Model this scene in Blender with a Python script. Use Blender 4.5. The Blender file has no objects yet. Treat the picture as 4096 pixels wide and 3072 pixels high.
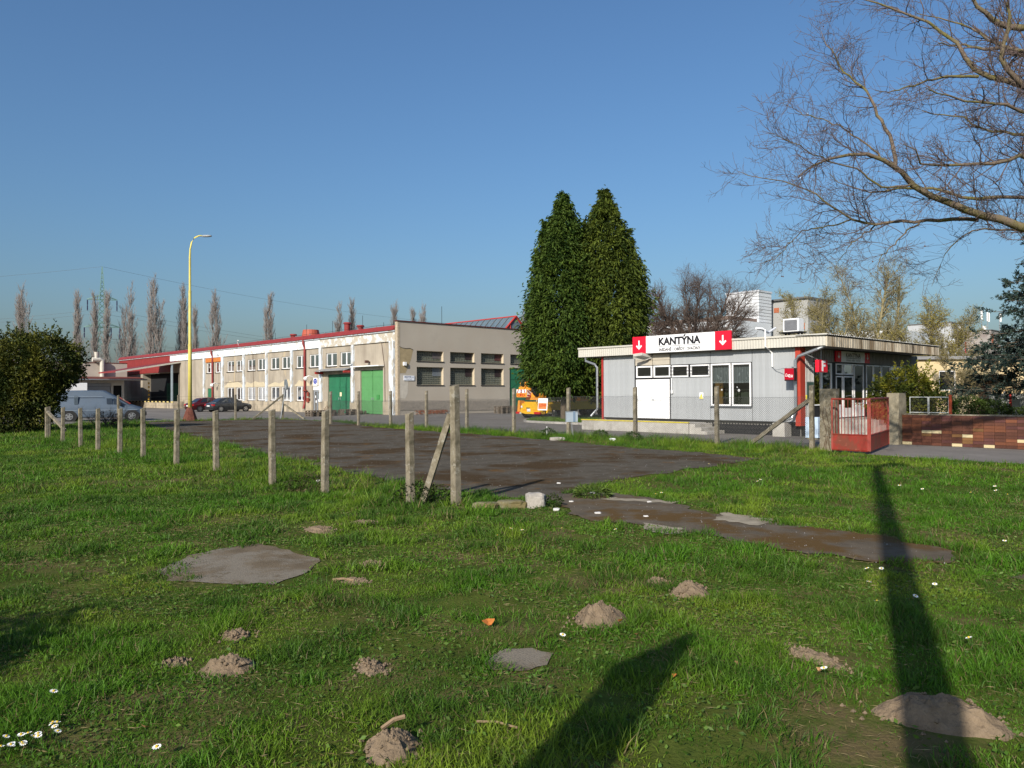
import bpy, bmesh, math, random
import numpy as np
from mathutils import Vector, Matrix

random.seed(7)
RNG = np.random.default_rng(11)
scn = bpy.context.scene
COL = scn.collection

# ------------------------------------------------------------------ camera
EYE = 1.8
cam_d = bpy.data.cameras.new("camera")
cam_d.lens = 26.81
cam_d.sensor_width = 36.0
cam_d.clip_start = 0.05
cam_d.clip_end = 3000.0
cam = bpy.data.objects.new("camera", cam_d)
COL.objects.link(cam)
PITCH, ROLL = math.atan(32 / 3050.0), math.radians(0.3)
cam.matrix_world = (Matrix.Translation((0, 0, EYE)) @ Matrix.Rotation(math.pi / 2 + PITCH, 4, 'X')
                    @ Matrix.Rotation(-ROLL, 4, 'Z'))
scn.camera = cam

# ------------------------------------------------------------------ light
SUN_EL = math.radians(27.5)
SUN_HEAD = math.radians(24.5)          # light travels this far to the right of straight ahead
Ldir = Vector((math.sin(SUN_HEAD) * math.cos(SUN_EL), math.cos(SUN_HEAD) * math.cos(SUN_EL), -math.sin(SUN_EL)))
sun_d = bpy.data.lights.new("sun", 'SUN')
sun_d.energy = 5.0
sun_d.angle = math.radians(0.53)
sun_d.color = (1.0, 0.925, 0.81)
sun = bpy.data.objects.new("sun", sun_d)
COL.objects.link(sun)
sun.location = (-20, -40, 30)
sun.rotation_euler = Ldir.to_track_quat('-Z', 'Y').to_euler()

world = bpy.data.worlds.new("World")
scn.world = world
world.use_nodes = True
wn = world.node_tree
wn.nodes.clear()
sky = wn.nodes.new('ShaderNodeTexSky')
sky.sky_type = 'NISHITA'
sky.sun_disc = False
sky.sun_elevation = SUN_EL
sky.sun_rotation = math.radians(180.0) + SUN_HEAD
sky.altitude = 0.0
sky.air_density = 1.4
sky.dust_density = 2.3
sky.ozone_density = 8.5
bg = wn.nodes.new('ShaderNodeBackground')
bg.inputs['Strength'].default_value = 0.108
wo = wn.nodes.new('ShaderNodeOutputWorld')
wn.links.new(sky.outputs['Color'], bg.inputs['Color'])
wn.links.new(bg.outputs['Background'], wo.inputs['Surface'])

scn.view_settings.view_transform = 'Standard'
scn.view_settings.look = 'None'
scn.view_settings.gamma = 1.0
scn.view_settings.exposure = 0.2
scn.view_settings.use_curve_mapping = False
scn.cycles.max_bounces = 6
scn.cycles.transparent_max_bounces = 12
scn.cycles.caustics_reflective = False
scn.cycles.caustics_refractive = False

# ------------------------------------------------------------------ yard grid: everything here was laid out on one survey grid
YA = math.radians(43.2)
VX, VY = math.cos(YA), math.sin(YA)


def Y(a, b, z=0.0):
    return Vector((a * VX - b * VY, a * VY + b * VX, z))


def inv(x, y):
    return (x * VX + y * VY, -x * VY + y * VX)


# ------------------------------------------------------------------ materials
MATS = {}


def srgb(r, g, b):
    f = lambda c: (c / 255 / 12.92) if c / 255 < .04045 else ((c / 255 + .055) / 1.055) ** 2.4
    return (f(r), f(g), f(b))


def mat(name, col, rough=.8, var=.12, scale=3.0, bump=.0, bscale=60.0, dirt=None, dscale=1.2, dlo=.5, dhi=.7,
        damt=.7, stretch=None, metallic=0.0, spec=.3, objvar=0.0, world_coords=False, dirt2=None, d2scale=4, d2lo=.58, d2hi=.68,
        speck=None, speck_scale=300, speck_t=.68, coat=0.0):
    if name in MATS:
        return MATS[name]
    m = bpy.data.materials.new(name)
    m.use_nodes = True
    nt = m.node_tree
    N, L = nt.nodes, nt.links
    p = N['Principled BSDF']
    p.inputs['Roughness'].default_value = rough
    p.inputs['Metallic'].default_value = metallic
    p.inputs['Specular IOR Level'].default_value = spec
    if coat:
        p.inputs['Coat Weight'].default_value = coat
        p.inputs['Coat Roughness'].default_value = .08
    if world_coords:
        g = N.new('ShaderNodeNewGeometry'); src = g.outputs['Position']
    else:
        tc = N.new('ShaderNodeTexCoord'); src = tc.outputs['Object']
    if stretch:
        mp = N.new('ShaderNodeMapping'); mp.inputs['Scale'].default_value = stretch
        L.new(src, mp.inputs['Vector']); ssrc = mp.outputs['Vector']
    else:
        ssrc = src

    def noise(s, detail=4, vec=src, rgh=.6):
        n = N.new('ShaderNodeTexNoise'); n.inputs['Scale'].default_value = s
        n.inputs['Detail'].default_value = detail; n.inputs['Roughness'].default_value = rgh
        L.new(vec, n.inputs['Vector']); return n.outputs['Fac']

    def rng(v, a, b, c=0.0, d=1.0):
        r = N.new('ShaderNodeMapRange'); r.inputs[1].default_value = a; r.inputs[2].default_value = b
        r.inputs[3].default_value = c; r.inputs[4].default_value = d; L.new(v, r.inputs[0]); return r.outputs[0]

    def mix(fac, c1, c2, mode='MIX'):
        x = N.new('ShaderNodeMix'); x.data_type = 'RGBA'; x.blend_type = mode
        if isinstance(fac, float): x.inputs[0].default_value = fac
        else: L.new(fac, x.inputs[0])
        for i, c in ((6, c1), (7, c2)):
            if isinstance(c, tuple): x.inputs[i].default_value = (*c, 1)
            else: L.new(c, x.inputs[i])
        return x.outputs[2]
    c = tuple(col)
    lo = tuple(v * (1 - var) for v in col); hi = tuple(min(1, v * (1 + var)) for v in col)
    out = mix(rng(noise(scale, 5), .3, .7), lo, hi)
    if dirt is not None:
        f = rng(noise(dscale, 6, ssrc, .65), dlo, dhi, 0, damt)
        out = mix(f, out, tuple(dirt))
    if dirt2 is not None:
        f = rng(noise(d2scale, 6, ssrc, .7), d2lo, d2hi, 0, .85)
        out = mix(f, out, tuple(dirt2))
    if speck is not None:
        f = rng(noise(speck_scale, 2), speck_t, speck_t + .04, 0, .8)
        out = mix(f, out, tuple(speck))
    if objvar:
        oi = N.new('ShaderNodeObjectInfo')
        h = N.new('ShaderNodeHueSaturation')
        L.new(rng(oi.outputs['Random'], 0, 1, 1 - objvar, 1 + objvar), h.inputs['Value'])
        L.new(out, h.inputs['Color']); out = h.outputs['Color']
    L.new(out, p.inputs['Base Color'])
    if bump:
        b = N.new('ShaderNodeBump'); b.inputs['Strength'].default_value = bump; b.inputs['Distance'].default_value = .02
        L.new(noise(bscale, 5), b.inputs['Height']); L.new(b.outputs['Normal'], p.inputs['Normal'])
    MATS[name] = m
    return m


def leaf_mat(name, trans=.25, rough=.6, spec=.2):
    """colour comes from the per-leaf 'Col' attribute"""
    m = bpy.data.materials.new(name); m.use_nodes = True
    nt = m.node_tree; N, L = nt.nodes, nt.links
    p = N['Principled BSDF']; p.inputs['Roughness'].default_value = rough
    p.inputs['Specular IOR Level'].default_value = spec
    at = N.new('ShaderNodeAttribute'); at.attribute_name = 'Col'
    L.new(at.outputs['Color'], p.inputs['Base Color'])
    if trans:
        t = N.new('ShaderNodeBsdfTranslucent'); L.new(at.outputs['Color'], t.inputs['Color'])
        mx = N.new('ShaderNodeMixShader'); mx.inputs[0].default_value = trans
        L.new(p.outputs[0], mx.inputs[1]); L.new(t.outputs[0], mx.inputs[2])
        L.new(mx.outputs[0], N['Material Output'].inputs['Surface'])
    return m


def glass_mat(name, tint=(.75, .8, .8), refl=.25, rough=.03):
    m = bpy.data.materials.new(name); m.use_nodes = True
    nt = m.node_tree; N, L = nt.nodes, nt.links
    N.remove(N['Principled BSDF'])
    t = N.new('ShaderNodeBsdfTransparent'); t.inputs[0].default_value = (*tint, 1)
    g = N.new('ShaderNodeBsdfGlossy'); g.inputs['Roughness'].default_value = rough
    fr = N.new('ShaderNodeFresnel'); fr.inputs[0].default_value = 1.5
    ad = N.new('ShaderNodeMath'); ad.operation = 'ADD'; ad.inputs[1].default_value = refl; ad.use_clamp = True
    L.new(fr.outputs[0], ad.inputs[0])
    mx = N.new('ShaderNodeMixShader'); L.new(ad.outputs[0], mx.inputs[0])
    L.new(t.outputs[0], mx.inputs[1]); L.new(g.outputs[0], mx.inputs[2])
    L.new(mx.outputs[0], N['Material Output'].inputs['Surface'])
    return m


# ------------------------------------------------------------------ mesh helpers
class MB:
    def __init__(self, o=(0, 0, 0)):
        self.v, self.f, self.mi, self.cur, self.o = [], [], [], 0, o

    def m(self, i):
        self.cur = i; return self

    def add(self, vs, fs):
        k = len(self.v); ox, oy, oz = self.o
        self.v += [(x - ox, y - oy, z - oz) for x, y, z in vs]
        self.f += [tuple(i + k for i in f) for f in fs]
        self.mi += [self.cur] * len(fs)
        return self

    def box(self, x0, x1, y0, y1, z0, z1):
        return self.add([(x0, y0, z0), (x1, y0, z0), (x1, y1, z0), (x0, y1, z0), (x0, y0, z1), (x1, y0, z1), (x1, y1, z1), (x0, y1, z1)],
                        [(3, 2, 1, 0), (4, 5, 6, 7), (0, 1, 5, 4), (1, 2, 6, 5), (2, 3, 7, 6), (3, 0, 4, 7)])

    def quad(self, a, b, c, d):
        return self.add([a, b, c, d], [(0, 1, 2, 3)])

    def prism(self, poly, z0, z1):
        """vertical prism over a counter-clockwise xy outline"""
        n = len(poly)
        vs = [(x, y, z0) for x, y in poly] + [(x, y, z1) for x, y in poly]
        fs = [tuple(range(n - 1, -1, -1)), tuple(range(n, 2 * n))] + [(i, (i + 1) % n, n + (i + 1) % n, n + i) for i in range(n)]
        return self.add(vs, fs)

    def extrude(self, pts, vec):
        """closed outline of 3d points pushed along vec"""
        n = len(pts); vx, vy, vz = vec
        vs = list(pts) + [(x + vx, y + vy, z + vz) for x, y, z in pts]
        fs = [tuple(range(n - 1, -1, -1)), tuple(range(n, 2 * n))] + [(i, (i + 1) % n, n + (i + 1) % n, n + i) for i in range(n)]
        return self.add(vs, fs)

    def tube(self, pts, r, n=8, cap=True):
        pts = [Vector(p) for p in pts]
        rs = r if isinstance(r, (list, tuple)) else [r] * len(pts)
        rings = []
        for i, p in enumerate(pts):
            t = (pts[min(i + 1, len(pts) - 1)] - pts[max(i - 1, 0)]).normalized()
            up = Vector((0, 0, 1)) if abs(t.z) < .9 else Vector((1, 0, 0))
            s = t.cross(up).normalized(); w = s.cross(t)
            rings.append([tuple(p + (s * math.cos(2 * math.pi * k / n + .4) + w * math.sin(2 * math.pi * k / n + .4)) * rs[i]) for k in range(n)])
        vs = [q for R in rings for q in R]
        fs = []
        for i in range(len(pts) - 1):
            for k in range(n):
                fs.append((i * n + k, i * n + (k + 1) % n, (i + 1) * n + (k + 1) % n, (i + 1) * n + k))
        if cap:
            fs.append(tuple(range(n - 1, -1, -1)))
            fs.append(tuple(range((len(pts) - 1) * n, len(pts) * n)))
        return self.add(vs, fs)

    def bar(self, p, q, w, h=None):
        """square bar between two points"""
        return self.tube([p, q], (w if h is None else (w + h) / 2) * .7071, 4)

    def loft(self, rings, close=True, caps=True):
        n = len(rings[0]); vs = [p for R in rings for p in R]; fs = []
        for i in range(len(rings) - 1):
            for k in range(n if close else n - 1):
                fs.append((i * n + k, i * n + (k + 1) % n, (i + 1) * n + (k + 1) % n, (i + 1) * n + k))
        if caps:
            fs.append(tuple(range(n - 1, -1, -1))); fs.append(tuple(range((len(rings) - 1) * n, len(rings) * n)))
        return self.add(vs, fs)

    def mesh(self, name, mats, smooth=False):
        me = bpy.data.meshes.new(name)
        me.from_pydata(self.v, [], self.f)
        for m in (mats if isinstance(mats, (list, tuple)) else [mats]):
            me.materials.append(m)
        me.polygons.foreach_set('material_index', self.mi)
        if smooth:
            me.polygons.foreach_set('use_smooth', [True] * len(me.polygons))
        bm = bmesh.new(); bm.from_mesh(me); bmesh.ops.recalc_face_normals(bm, faces=bm.faces); bm.to_mesh(me); bm.free()
        return me

    def build(self, name, mats, parent=None, loc=(0, 0, 0), smooth=False, kind=None, bevel=0, label=None):
        return link(name, self.mesh(name, mats, smooth), parent, loc, kind=kind, bevel=bevel, label=label)


def link(name, me, parent=None, loc=(0, 0, 0), rz=0.0, kind=None, bevel=0, label=None):
    o = bpy.data.objects.new(name, me)
    COL.objects.link(o)
    o.parent = parent
    o.location = loc
    o.rotation_euler = (0, 0, rz)
    if kind: o['kind'] = kind
    if label: o['label'] = label
    if bevel:
        b = o.modifiers.new('bevel', 'BEVEL'); b.width = bevel; b.segments = 2; b.limit_method = 'ANGLE'
    return o


def tag(o, label, cat, group=None):
    o['label'] = label; o['category'] = cat
    if group: o['group'] = group
    return o


def thing(name, label, cat, loc=(0, 0, 0), rz=0.0, group=None):
    o = bpy.data.objects.new(name, None)
    o.empty_display_size = .3
    COL.objects.link(o)
    o.location = loc; o.rotation_euler = (0, 0, rz)
    return tag(o, label, cat, group)


def ything(name, label, cat, a, b, z=0.0, group=None):
    return thing(name, label, cat, Y(a, b, z), YA, group)


def dup(root, loc=None, rz=None, label=None):
    r = root.copy(); COL.objects.link(r)
    if loc is not None: r.location = loc
    if rz is not None: r.rotation_euler = (0, 0, rz)
    if label: r['label'] = label
    for ch in list(root.children):
        c = ch.copy(); COL.objects.link(c); c.parent = r
        for g in list(ch.children):
            d = g.copy(); COL.objects.link(d); d.parent = c
    return r


def np_mesh(name, co, loops, starts, mats, cols=None, smooth=False):
    me = bpy.data.meshes.new(name)
    co = np.ascontiguousarray(co, dtype=np.float32).reshape(-1, 3)
    me.vertices.add(len(co)); me.vertices.foreach_set('co', co.ravel())
    loops = np.ascontiguousarray(loops, dtype=np.int32).ravel()
    me.loops.add(len(loops)); me.loops.foreach_set('vertex_index', loops)
    starts = np.ascontiguousarray(starts, dtype=np.int32)
    me.polygons.add(len(starts)); me.polygons.foreach_set('loop_start', starts)
    if cols is not None:
        at = me.color_attributes.new('Col', 'FLOAT_COLOR', 'POINT')
        c4 = np.ones((len(co), 4), dtype=np.float32); c4[:, :3] = cols
        at.data.foreach_set('color', c4.ravel())
    for m in (mats if isinstance(mats, (list, tuple)) else [mats]):
        me.materials.append(m)
    if smooth:
        me.polygons.foreach_set('use_smooth', np.ones(len(starts), dtype=bool))
    me.update(calc_edges=True)
    me.validate()
    return me


def vnoise(p, s, seed=0):
    """smooth value noise in [0,1]; p is (N,2) or (N,3)"""
    p = np.asarray(p, float) * s
    if p.shape[1] == 2: p = np.c_[p, np.zeros(len(p))]
    i = np.floor(p).astype(np.int64); f = p - i; f = f * f * (3 - 2 * f)
    def h(x, y, z):
        n = (x * 374761393 + y * 668265263 + z * 2147483647 + seed * 1442695041) & 0xffffffff
        n = ((n ^ (n >> 13)) * 1274126177) & 0xffffffff
        return ((n ^ (n >> 16)) & 0xffff) / 65535.0
    r = 0
    for dx in (0, 1):
        for dy in (0, 1):
            for dz in (0, 1):
                w = (f[:, 0] if dx else 1 - f[:, 0]) * (f[:, 1] if dy else 1 - f[:, 1]) * (f[:, 2] if dz else 1 - f[:, 2])
                r = r + w * h(i[:, 0] + dx, i[:, 1] + dy, i[:, 2] + dz)
    return r


def fbm(p, s, seed=0, o=3):
    t, a, n = 0, .5, 0
    for k in range(o):
        t = t + a * vnoise(p, s * 2 ** k, seed + k); n += a; a *= .5
    return t / n


def inside(px, py, poly):
    r = np.zeros(len(px), bool); n = len(poly)
    for i in range(n):
        x1, y1 = poly[i]; x2, y2 = poly[(i + 1) % n]
        c = ((y1 > py) != (y2 > py)) & (px < (x2 - x1) * (py - y1) / (y2 - y1 + 1e-12) + x1)
        r ^= c
    return r


def leaves(name, P, D, length, width, mats, cols, fold=.25, parent=None, droop=0.0, kind=None):
    """one four-cornered leaf per row of P, pointing along D"""
    n = len(P)
    D = D / np.maximum(np.linalg.norm(D, axis=1, keepdims=True), 1e-6)
    R = RNG.normal(size=(n, 3)); S = np.cross(D, R); S /= np.maximum(np.linalg.norm(S, axis=1, keepdims=True), 1e-6)
    T = np.cross(S, D)
    length = np.broadcast_to(length, (n,))[:, None]; width = np.broadcast_to(width, (n,))[:, None]
    mid = P + D * length * .5 + T * (fold * width)
    tip = P + D * length; tip[:, 2] -= droop * length[:, 0]
    co = np.stack([P, mid + S * width * .5, tip, mid - S * width * .5], 1)
    base = (np.arange(n) * 4)[:, None]
    loops = np.concatenate([base + np.array([0, 1, 2]), base + np.array([0, 2, 3])], 1)
    starts = np.arange(2 * n) * 3
    c = np.repeat(cols, 4, 0)
    me = np_mesh(name, co, loops, starts, mats, c)
    return link(name, me, parent, kind=kind)


def tubes(P, R, sides):
    """P (M,N,3) polylines, R (M,N) radii -> vertices, loops, starts"""
    M, N, _ = P.shape
    T = np.empty_like(P); T[:, 1:-1] = P[:, 2:] - P[:, :-2]; T[:, 0] = P[:, 1] - P[:, 0]; T[:, -1] = P[:, -1] - P[:, -2]
    T /= np.maximum(np.linalg.norm(T, axis=2, keepdims=True), 1e-9)
    ref = np.where(np.abs(T[..., 2:3]) < .9, np.array([0, 0, 1.]), np.array([1., 0, 0]))
    S = np.cross(T, ref); S /= np.maximum(np.linalg.norm(S, axis=2, keepdims=True), 1e-9)
    W = np.cross(S, T)
    a = np.arange(sides) * 2 * np.pi / sides
    ring = P[:, :, None] + (S[:, :, None] * np.cos(a)[None, None, :, None] + W[:, :, None] * np.sin(a)[None, None, :, None]) * R[:, :, None, None]
    co = ring.reshape(-1, 3)
    k = np.arange(sides); i = np.arange(N - 1)[:, None]
    q = np.stack([i * sides + k, i * sides + (k + 1) % sides, (i + 1) * sides + (k + 1) % sides, (i + 1) * sides + k], -1).reshape(-1, 4)
    loops = (np.arange(M)[:, None, None] * (N * sides) + q[None]).reshape(-1)
    return co, loops


def wood(name, sets, material, parent=None, loc=(0, 0, 0), kind=None, label=None):
    """joins several (P,R,sides) sets into one mesh"""
    cos, lps, k = [], [], 0
    for P, R, s in sets:
        if len(P) == 0: continue
        c, l = tubes(P, R, s); cos.append(c); lps.append(l + k); k += len(c)
    co = np.concatenate(cos); lp = np.concatenate(lps)
    me = np_mesh(name, co, lp, np.arange(len(lp) // 4) * 4, material, smooth=True)
    return link(name, me, parent, loc, kind=kind, label=label)


def grow(P, R, n, length, angle=(.5, 1.0), up=0.0, npts=5, wig=.12, t0=.25, t1=1.0, rr=.55, rtip=.35, bias=(0, 0, 0)):
    """n children sprouting from the polylines P; returns their polylines and radii"""
    M, N, _ = P.shape
    seg = np.linalg.norm(P[:, 1:] - P[:, :-1], axis=2).sum(1)
    idx = RNG.choice(M, n, p=seg / seg.sum())
    t = RNG.uniform(t0, t1, n) * (N - 1)
    k = np.clip(t.astype(int), 0, N - 2); f = (t - k)[:, None]
    base = P[idx, k] * (1 - f) + P[idx, k + 1] * f
    r0 = (R[idx, k] * (1 - f[:, 0]) + R[idx, k + 1] * f[:, 0]) * rr
    tan = P[idx, k + 1] - P[idx, k]; tan /= np.maximum(np.linalg.norm(tan, axis=1, keepdims=True), 1e-9)
    rnd = RNG.normal(size=(n, 3)); per = rnd - (rnd * tan).sum(1, keepdims=True) * tan
    per /= np.maximum(np.linalg.norm(per, axis=1, keepdims=True), 1e-9)
    an = RNG.uniform(*angle, n)[:, None]
    d = tan * np.cos(an) + per * np.sin(an) + np.array(bias) + np.array([0, 0, up]) * .5
    d /= np.linalg.norm(d, axis=1, keepdims=True)
    ln = RNG.uniform(*length, n) * (1 - .45 * t / (N - 1))
    Q = np.empty((n, npts, 3)); Q[:, 0] = base
    step = (ln / (npts - 1))[:, None]
    for j in range(1, npts):
        d = d + RNG.normal(size=(n, 3)) * wig + np.array([0, 0, up * .25])
        d /= np.linalg.norm(d, axis=1, keepdims=True)
        Q[:, j] = Q[:, j - 1] + d * step
    RR = r0[:, None] * np.linspace(1, rtip, npts)[None]
    return Q, np.maximum(RR, .0015)


def poly_resample(pts, rad, n):
    pts = np.array(pts, float); d = np.r_[0, np.cumsum(np.linalg.norm(np.diff(pts, axis=0), axis=1))]
    s = np.linspace(0, d[-1], n)
    return np.stack([np.interp(s, d, pts[:, i]) for i in range(3)], 1), np.interp(s, d, rad)


# ------------------------------------------------------------------ lettering
def lettering(name, text, place, w, h, material, parent, bold=0.0, shear=0.0):
    """flat lettering; place(x, y) maps sign coordinates (0..w, 0..h) to the parent's space"""
    cu = bpy.data.curves.new(name, 'FONT'); cu.body = text; cu.size = 1.0; cu.offset = bold; cu.shear = shear
    cu.resolution_u = 3
    tmp = bpy.data.objects.new(name, cu)
    me = bpy.data.meshes.new_from_object(tmp)
    bpy.data.objects.remove(tmp); bpy.data.curves.remove(cu)
    xs = [v.co.x for v in me.vertices]; ys = [v.co.y for v in me.vertices]
    x0, x1, y0, y1 = min(xs), max(xs), min(ys), max(ys)
    for v in me.vertices:
        v.co = place((v.co.x - x0) / (x1 - x0) * w, (v.co.y - y0) / (y1 - y0) * h)
    me.materials.clear(); me.materials.append(material)
    return link(name, me, parent)


# ------------------------------------------------------------------ walls with openings
def wall_open(mb, f, s0, s1, z0, z1, holes, depth, reveal=None, back=None):
    """f(s, z, d) maps wall coordinates to space; holes are (s0,s1,z0,z1[,depth])"""
    ss = sorted({s0, s1, *[h[0] for h in holes], *[h[1] for h in holes]})
    zs = sorted({z0, z1, *[h[2] for h in holes], *[h[3] for h in holes]})
    for i in range(len(ss) - 1):
        for j in range(len(zs) - 1):
            cs, cz = (ss[i] + ss[i + 1]) / 2, (zs[j] + zs[j + 1]) / 2
            if any(h[0] < cs < h[1] and h[2] < cz < h[3] for h in holes): continue
            mb.quad(f(ss[i], zs[j], 0), f(ss[i + 1], zs[j], 0), f(ss[i + 1], zs[j + 1], 0), f(ss[i], zs[j + 1], 0))
    base = mb.cur
    for h in holes:
        a, b, c, d = h[:4]; dp = h[4] if len(h) > 4 else depth
        if reveal is not None: mb.m(reveal)
        for p, q in (((a, c), (b, c)), ((b, c), (b, d)), ((b, d), (a, d)), ((a, d), (a, c))):
            mb.quad(f(*p, 0), f(*q, 0), f(*q, dp), f(*p, dp))
        if back is not None:
            mb.m(back); mb.quad(f(a, c, dp), f(b, c, dp), f(b, d, dp), f(a, d, dp))
        mb.m(base)


# common materials
white_paint = mat('white_paint', (.80, .80, .79), .45, .03, 4)
pvc = mat('white_pvc', (.82, .82, .82), .35, .02)
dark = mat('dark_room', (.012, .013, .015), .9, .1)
glass = glass_mat('window_glass', (.55, .6, .6), .10)
dark_glass = mat('dark_glass', (.015, .018, .02), .06, .05, spec=.6)
red_paint = mat('red_paint', (.36, .035, .03), .5, .15, 3, dirt=(.2, .05, .04), damt=.5)
black = mat('black_rubber', (.015, .015, .016), .7, .2, 10)
galv = mat('galvanised_metal', (.42, .44, .46), .38, .1, 12, metallic=.75)
grey_metal = mat('grey_metal', (.3, .32, .33), .5, .1, 8, metallic=.3)
concrete = mat('old_concrete', (.235, .205, .15), .95, .25, 4, bump=.6, bscale=45, dirt=(.10, .085, .055), dscale=3.5, dlo=.45, dhi=.62, damt=.85, dirt2=(.30, .28, .23), d2scale=9, d2lo=.56, d2hi=.62, spec=.08)
pale_concrete = mat('pale_concrete', (.42, .40, .36), .95, .12, 3, bump=.3, bscale=40, dirt=(.2, .18, .15), dscale=1.8, damt=.75, stretch=(1, 1, .5))
bark = mat('bark', (.11, .085, .06), .95, .3, 8, bump=.6, bscale=30)
# ================================================================== GROUND
def ragged(poly, step=.35, amp=.12, seed=1, yard=True):
    r = random.Random(seed); out = []
    n = len(poly)
    for i in range(n):
        a, b = Vector(poly[i]), Vector(poly[(i + 1) % n])
        k = max(1, int((b - a).length / step)); d = (b - a).normalized(); nrm = Vector((-d.y, d.x))
        for j in range(k):
            p = a.lerp(b, j / k) + (nrm * r.uniform(-amp, amp) if amp else Vector((0, 0)))
            out.append(p)
    if yard: return [tuple(Y(p.x, p.y))[:2] for p in out]
    return [tuple(p) for p in out]


def sheet(name, poly, z, material, t=0.0):
    mb = MB()
    if t: mb.prism(poly, z - t, z)
    else: mb.add([(x, y, z) for x, y in poly], [tuple(range(len(poly)))])
    o = mb.build(name, material); o['kind'] = 'structure'; return o


soil_lawn = mat('lawn_soil', (.075, .095, .018), .95, .35, 1.1, spec=.03, bump=.6, bscale=35, world_coords=True,
                dirt=(.14, .10, .05), dscale=.8, dlo=.5, dhi=.62, damt=.85, dirt2=(.05, .075, .014), d2scale=2.6, d2lo=.5, d2hi=.62)
lot_mat = mat('mossy_asphalt', (.098, .085, .066), .95, .25, 2.2, spec=.03, bump=.5, bscale=45, world_coords=True,
              dirt=(.062, .038, .017), dscale=.42, dlo=.49, dhi=.58, damt=.85, dirt2=(.14, .07, .018), d2scale=.9, d2lo=.58, d2hi=.67,
              speck=(.26, .25, .24), speck_scale=42, speck_t=.70)
path_mat = mat('path_asphalt', (.125, .102, .075), .95, .22, 2.5, spec=.03, bump=.5, bscale=60, world_coords=True,
               dirt=(.11, .065, .024), dscale=.8, dlo=.47, dhi=.57, damt=.9, speck=(.3, .29, .28), speck_scale=60, speck_t=.70)
yard_mat = mat('yard_asphalt', (.20, .183, .165), .9, .14, .5, spec=.03, bump=.25, bscale=50, world_coords=True, dirt=(.14, .128, .115), dscale=.25, dlo=.5, dhi=.6, damt=.6,
               dirt2=(.25, .23, .205), d2scale=.6, d2lo=.56, d2hi=.7)
slab_mat = mat('slab_concrete', (.165, .128, .085), .95, .2, 3, spec=.03, bump=.5, bscale=70, world_coords=True, dirt=(.24, .21, .165), dscale=.9, dlo=.47, dhi=.55, damt=.8,
               dirt2=(.085, .06, .03), d2scale=2.3, d2lo=.6, d2hi=.7, speck=(.1, .09, .08), speck_scale=70, speck_t=.64)
chip_mat = mat('worn_concrete', (.32, .275, .205), .95, .2, 5, spec=.03, bump=.4, bscale=50, world_coords=True, dirt=(.12, .1, .06), dscale=3)
soil = mat('mole_soil', (.22, .165, .11), 1.0, .28, 9, spec=.03, bump=.9, bscale=55, dirt=(.13, .09, .06), dscale=5)

LOT = [(16.2, 51.3), (20.5, 50.6), (24.4, 50.0), (24.4, 42.0), (22.0, 34.0), (21.5, 29.4), (20.9, 22.1), (20.2, 18.5), (19.4, 15.75), (19.3, 12.5), (18.6, 10.2), (16, 10.0), (12.6, 9.9),
       (10.3, 9.4), (9.5, 8.6), (8.9, 8.75), (8.75, 10.55), (8.7, 12.28), (9.3, 16.5), (10.3, 22.6), (11.7, 29.8), (13.2, 38), (14.9, 46)]
PATH = [(9.2, 8.8), (8.3, 7.6), (8.1, 7.0), (8.25, 6.0), (8.2, 5.2), (8.15, 4.4), (8.15, 3.4), (8.35, 2.85), (8.7, 2.6), (9.35, 2.85), (9.65, 3.75), (9.7, 4.7), (9.6, 5.2), (9.8, 6.3), (10.35, 7.5), (10.6, 8.6), (10.0, 9.2)]
PATH2 = [(8.4, 2.05), (9.5, 1.75), (9.6, -9), (8.2, -9)]
YARD = [(21.5, -25), (26.95, -25), (26.95, 9.6), (62, 9.6), (62, 150), (0, 150), (0, 54), (13, 51.9), (20, 51.5), (24.7, 50.9), (24.9, 42), (23.6, 34), (23.4, 20), (23.3, 10.7), (22.4, 10.2), (21.9, 9.2), (21.5, 6)]
ISLAND = [(31.1, 24.5), (31.05, 28.8), (31.1, 30.4), (31.45, 32.2), (32.1, 33.1), (33.6, 34.3), (35.2, 35.3), (38.0, 35.6), (44, 35.6), (44, 24.5)]
PAD = [(-3.62, 8.5), (-3.3, 8.95), (-3.02, 9.15), (-2.55, 8.75), (-2.02, 8.15), (-2.12, 7.5), (-2.25, 7.2), (-2.85, 7.2), (-3.3, 7.35), (-3.6, 7.75)]
FLAT = [(-.2, 5.13), (-.05, 5.36), (.12, 5.34), (.27, 5.25), (.22, 5.02), (.03, 4.9), (-.15, 4.93)]

sheet('lawn', [(-900, -900), (900, -900), (900, 900), (-900, 900)], 0.0, soil_lawn)
lot_xy = ragged(LOT, .4, .14, 3)
sheet('parking_lot', lot_xy, .010, lot_mat)
path_xy = ragged(PATH, .16, .10, 4)
sheet('footpath', path_xy, .015, path_mat)
path2_xy = ragged(PATH2, .3, .06, 5)
sheet('footpath', path2_xy, .015, path_mat)
yard_xy = ragged(YARD, 1.5, .04, 6)
sheet('yard_asphalt', yard_xy, .005, yard_mat)
pad_xy = ragged(PAD, .14, .045, 7, yard=False)
sheet('concrete_pad', pad_xy, .008, slab_mat)
flat_xy = ragged(FLAT, .06, .02, 8, yard=False)
sheet('concrete_pad', flat_xy, .009, slab_mat)
# pale worn pieces of slab beside the footpath
for k, pl in enumerate(([(9.25, 5.75), (9.95, 6.05), (9.85, 5.1), (9.3, 5.15)], [(7.95, 5.95), (8.35, 6.35), (8.45, 5.75), (8.0, 5.45)], [(9.75, 8.2), (10.0, 8.3), (10.4, 7.2), (10.15, 7.1)])):
    sheet('worn_slab', ragged(pl, .1, .07, 20 + k), .019, chip_mat)

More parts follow.
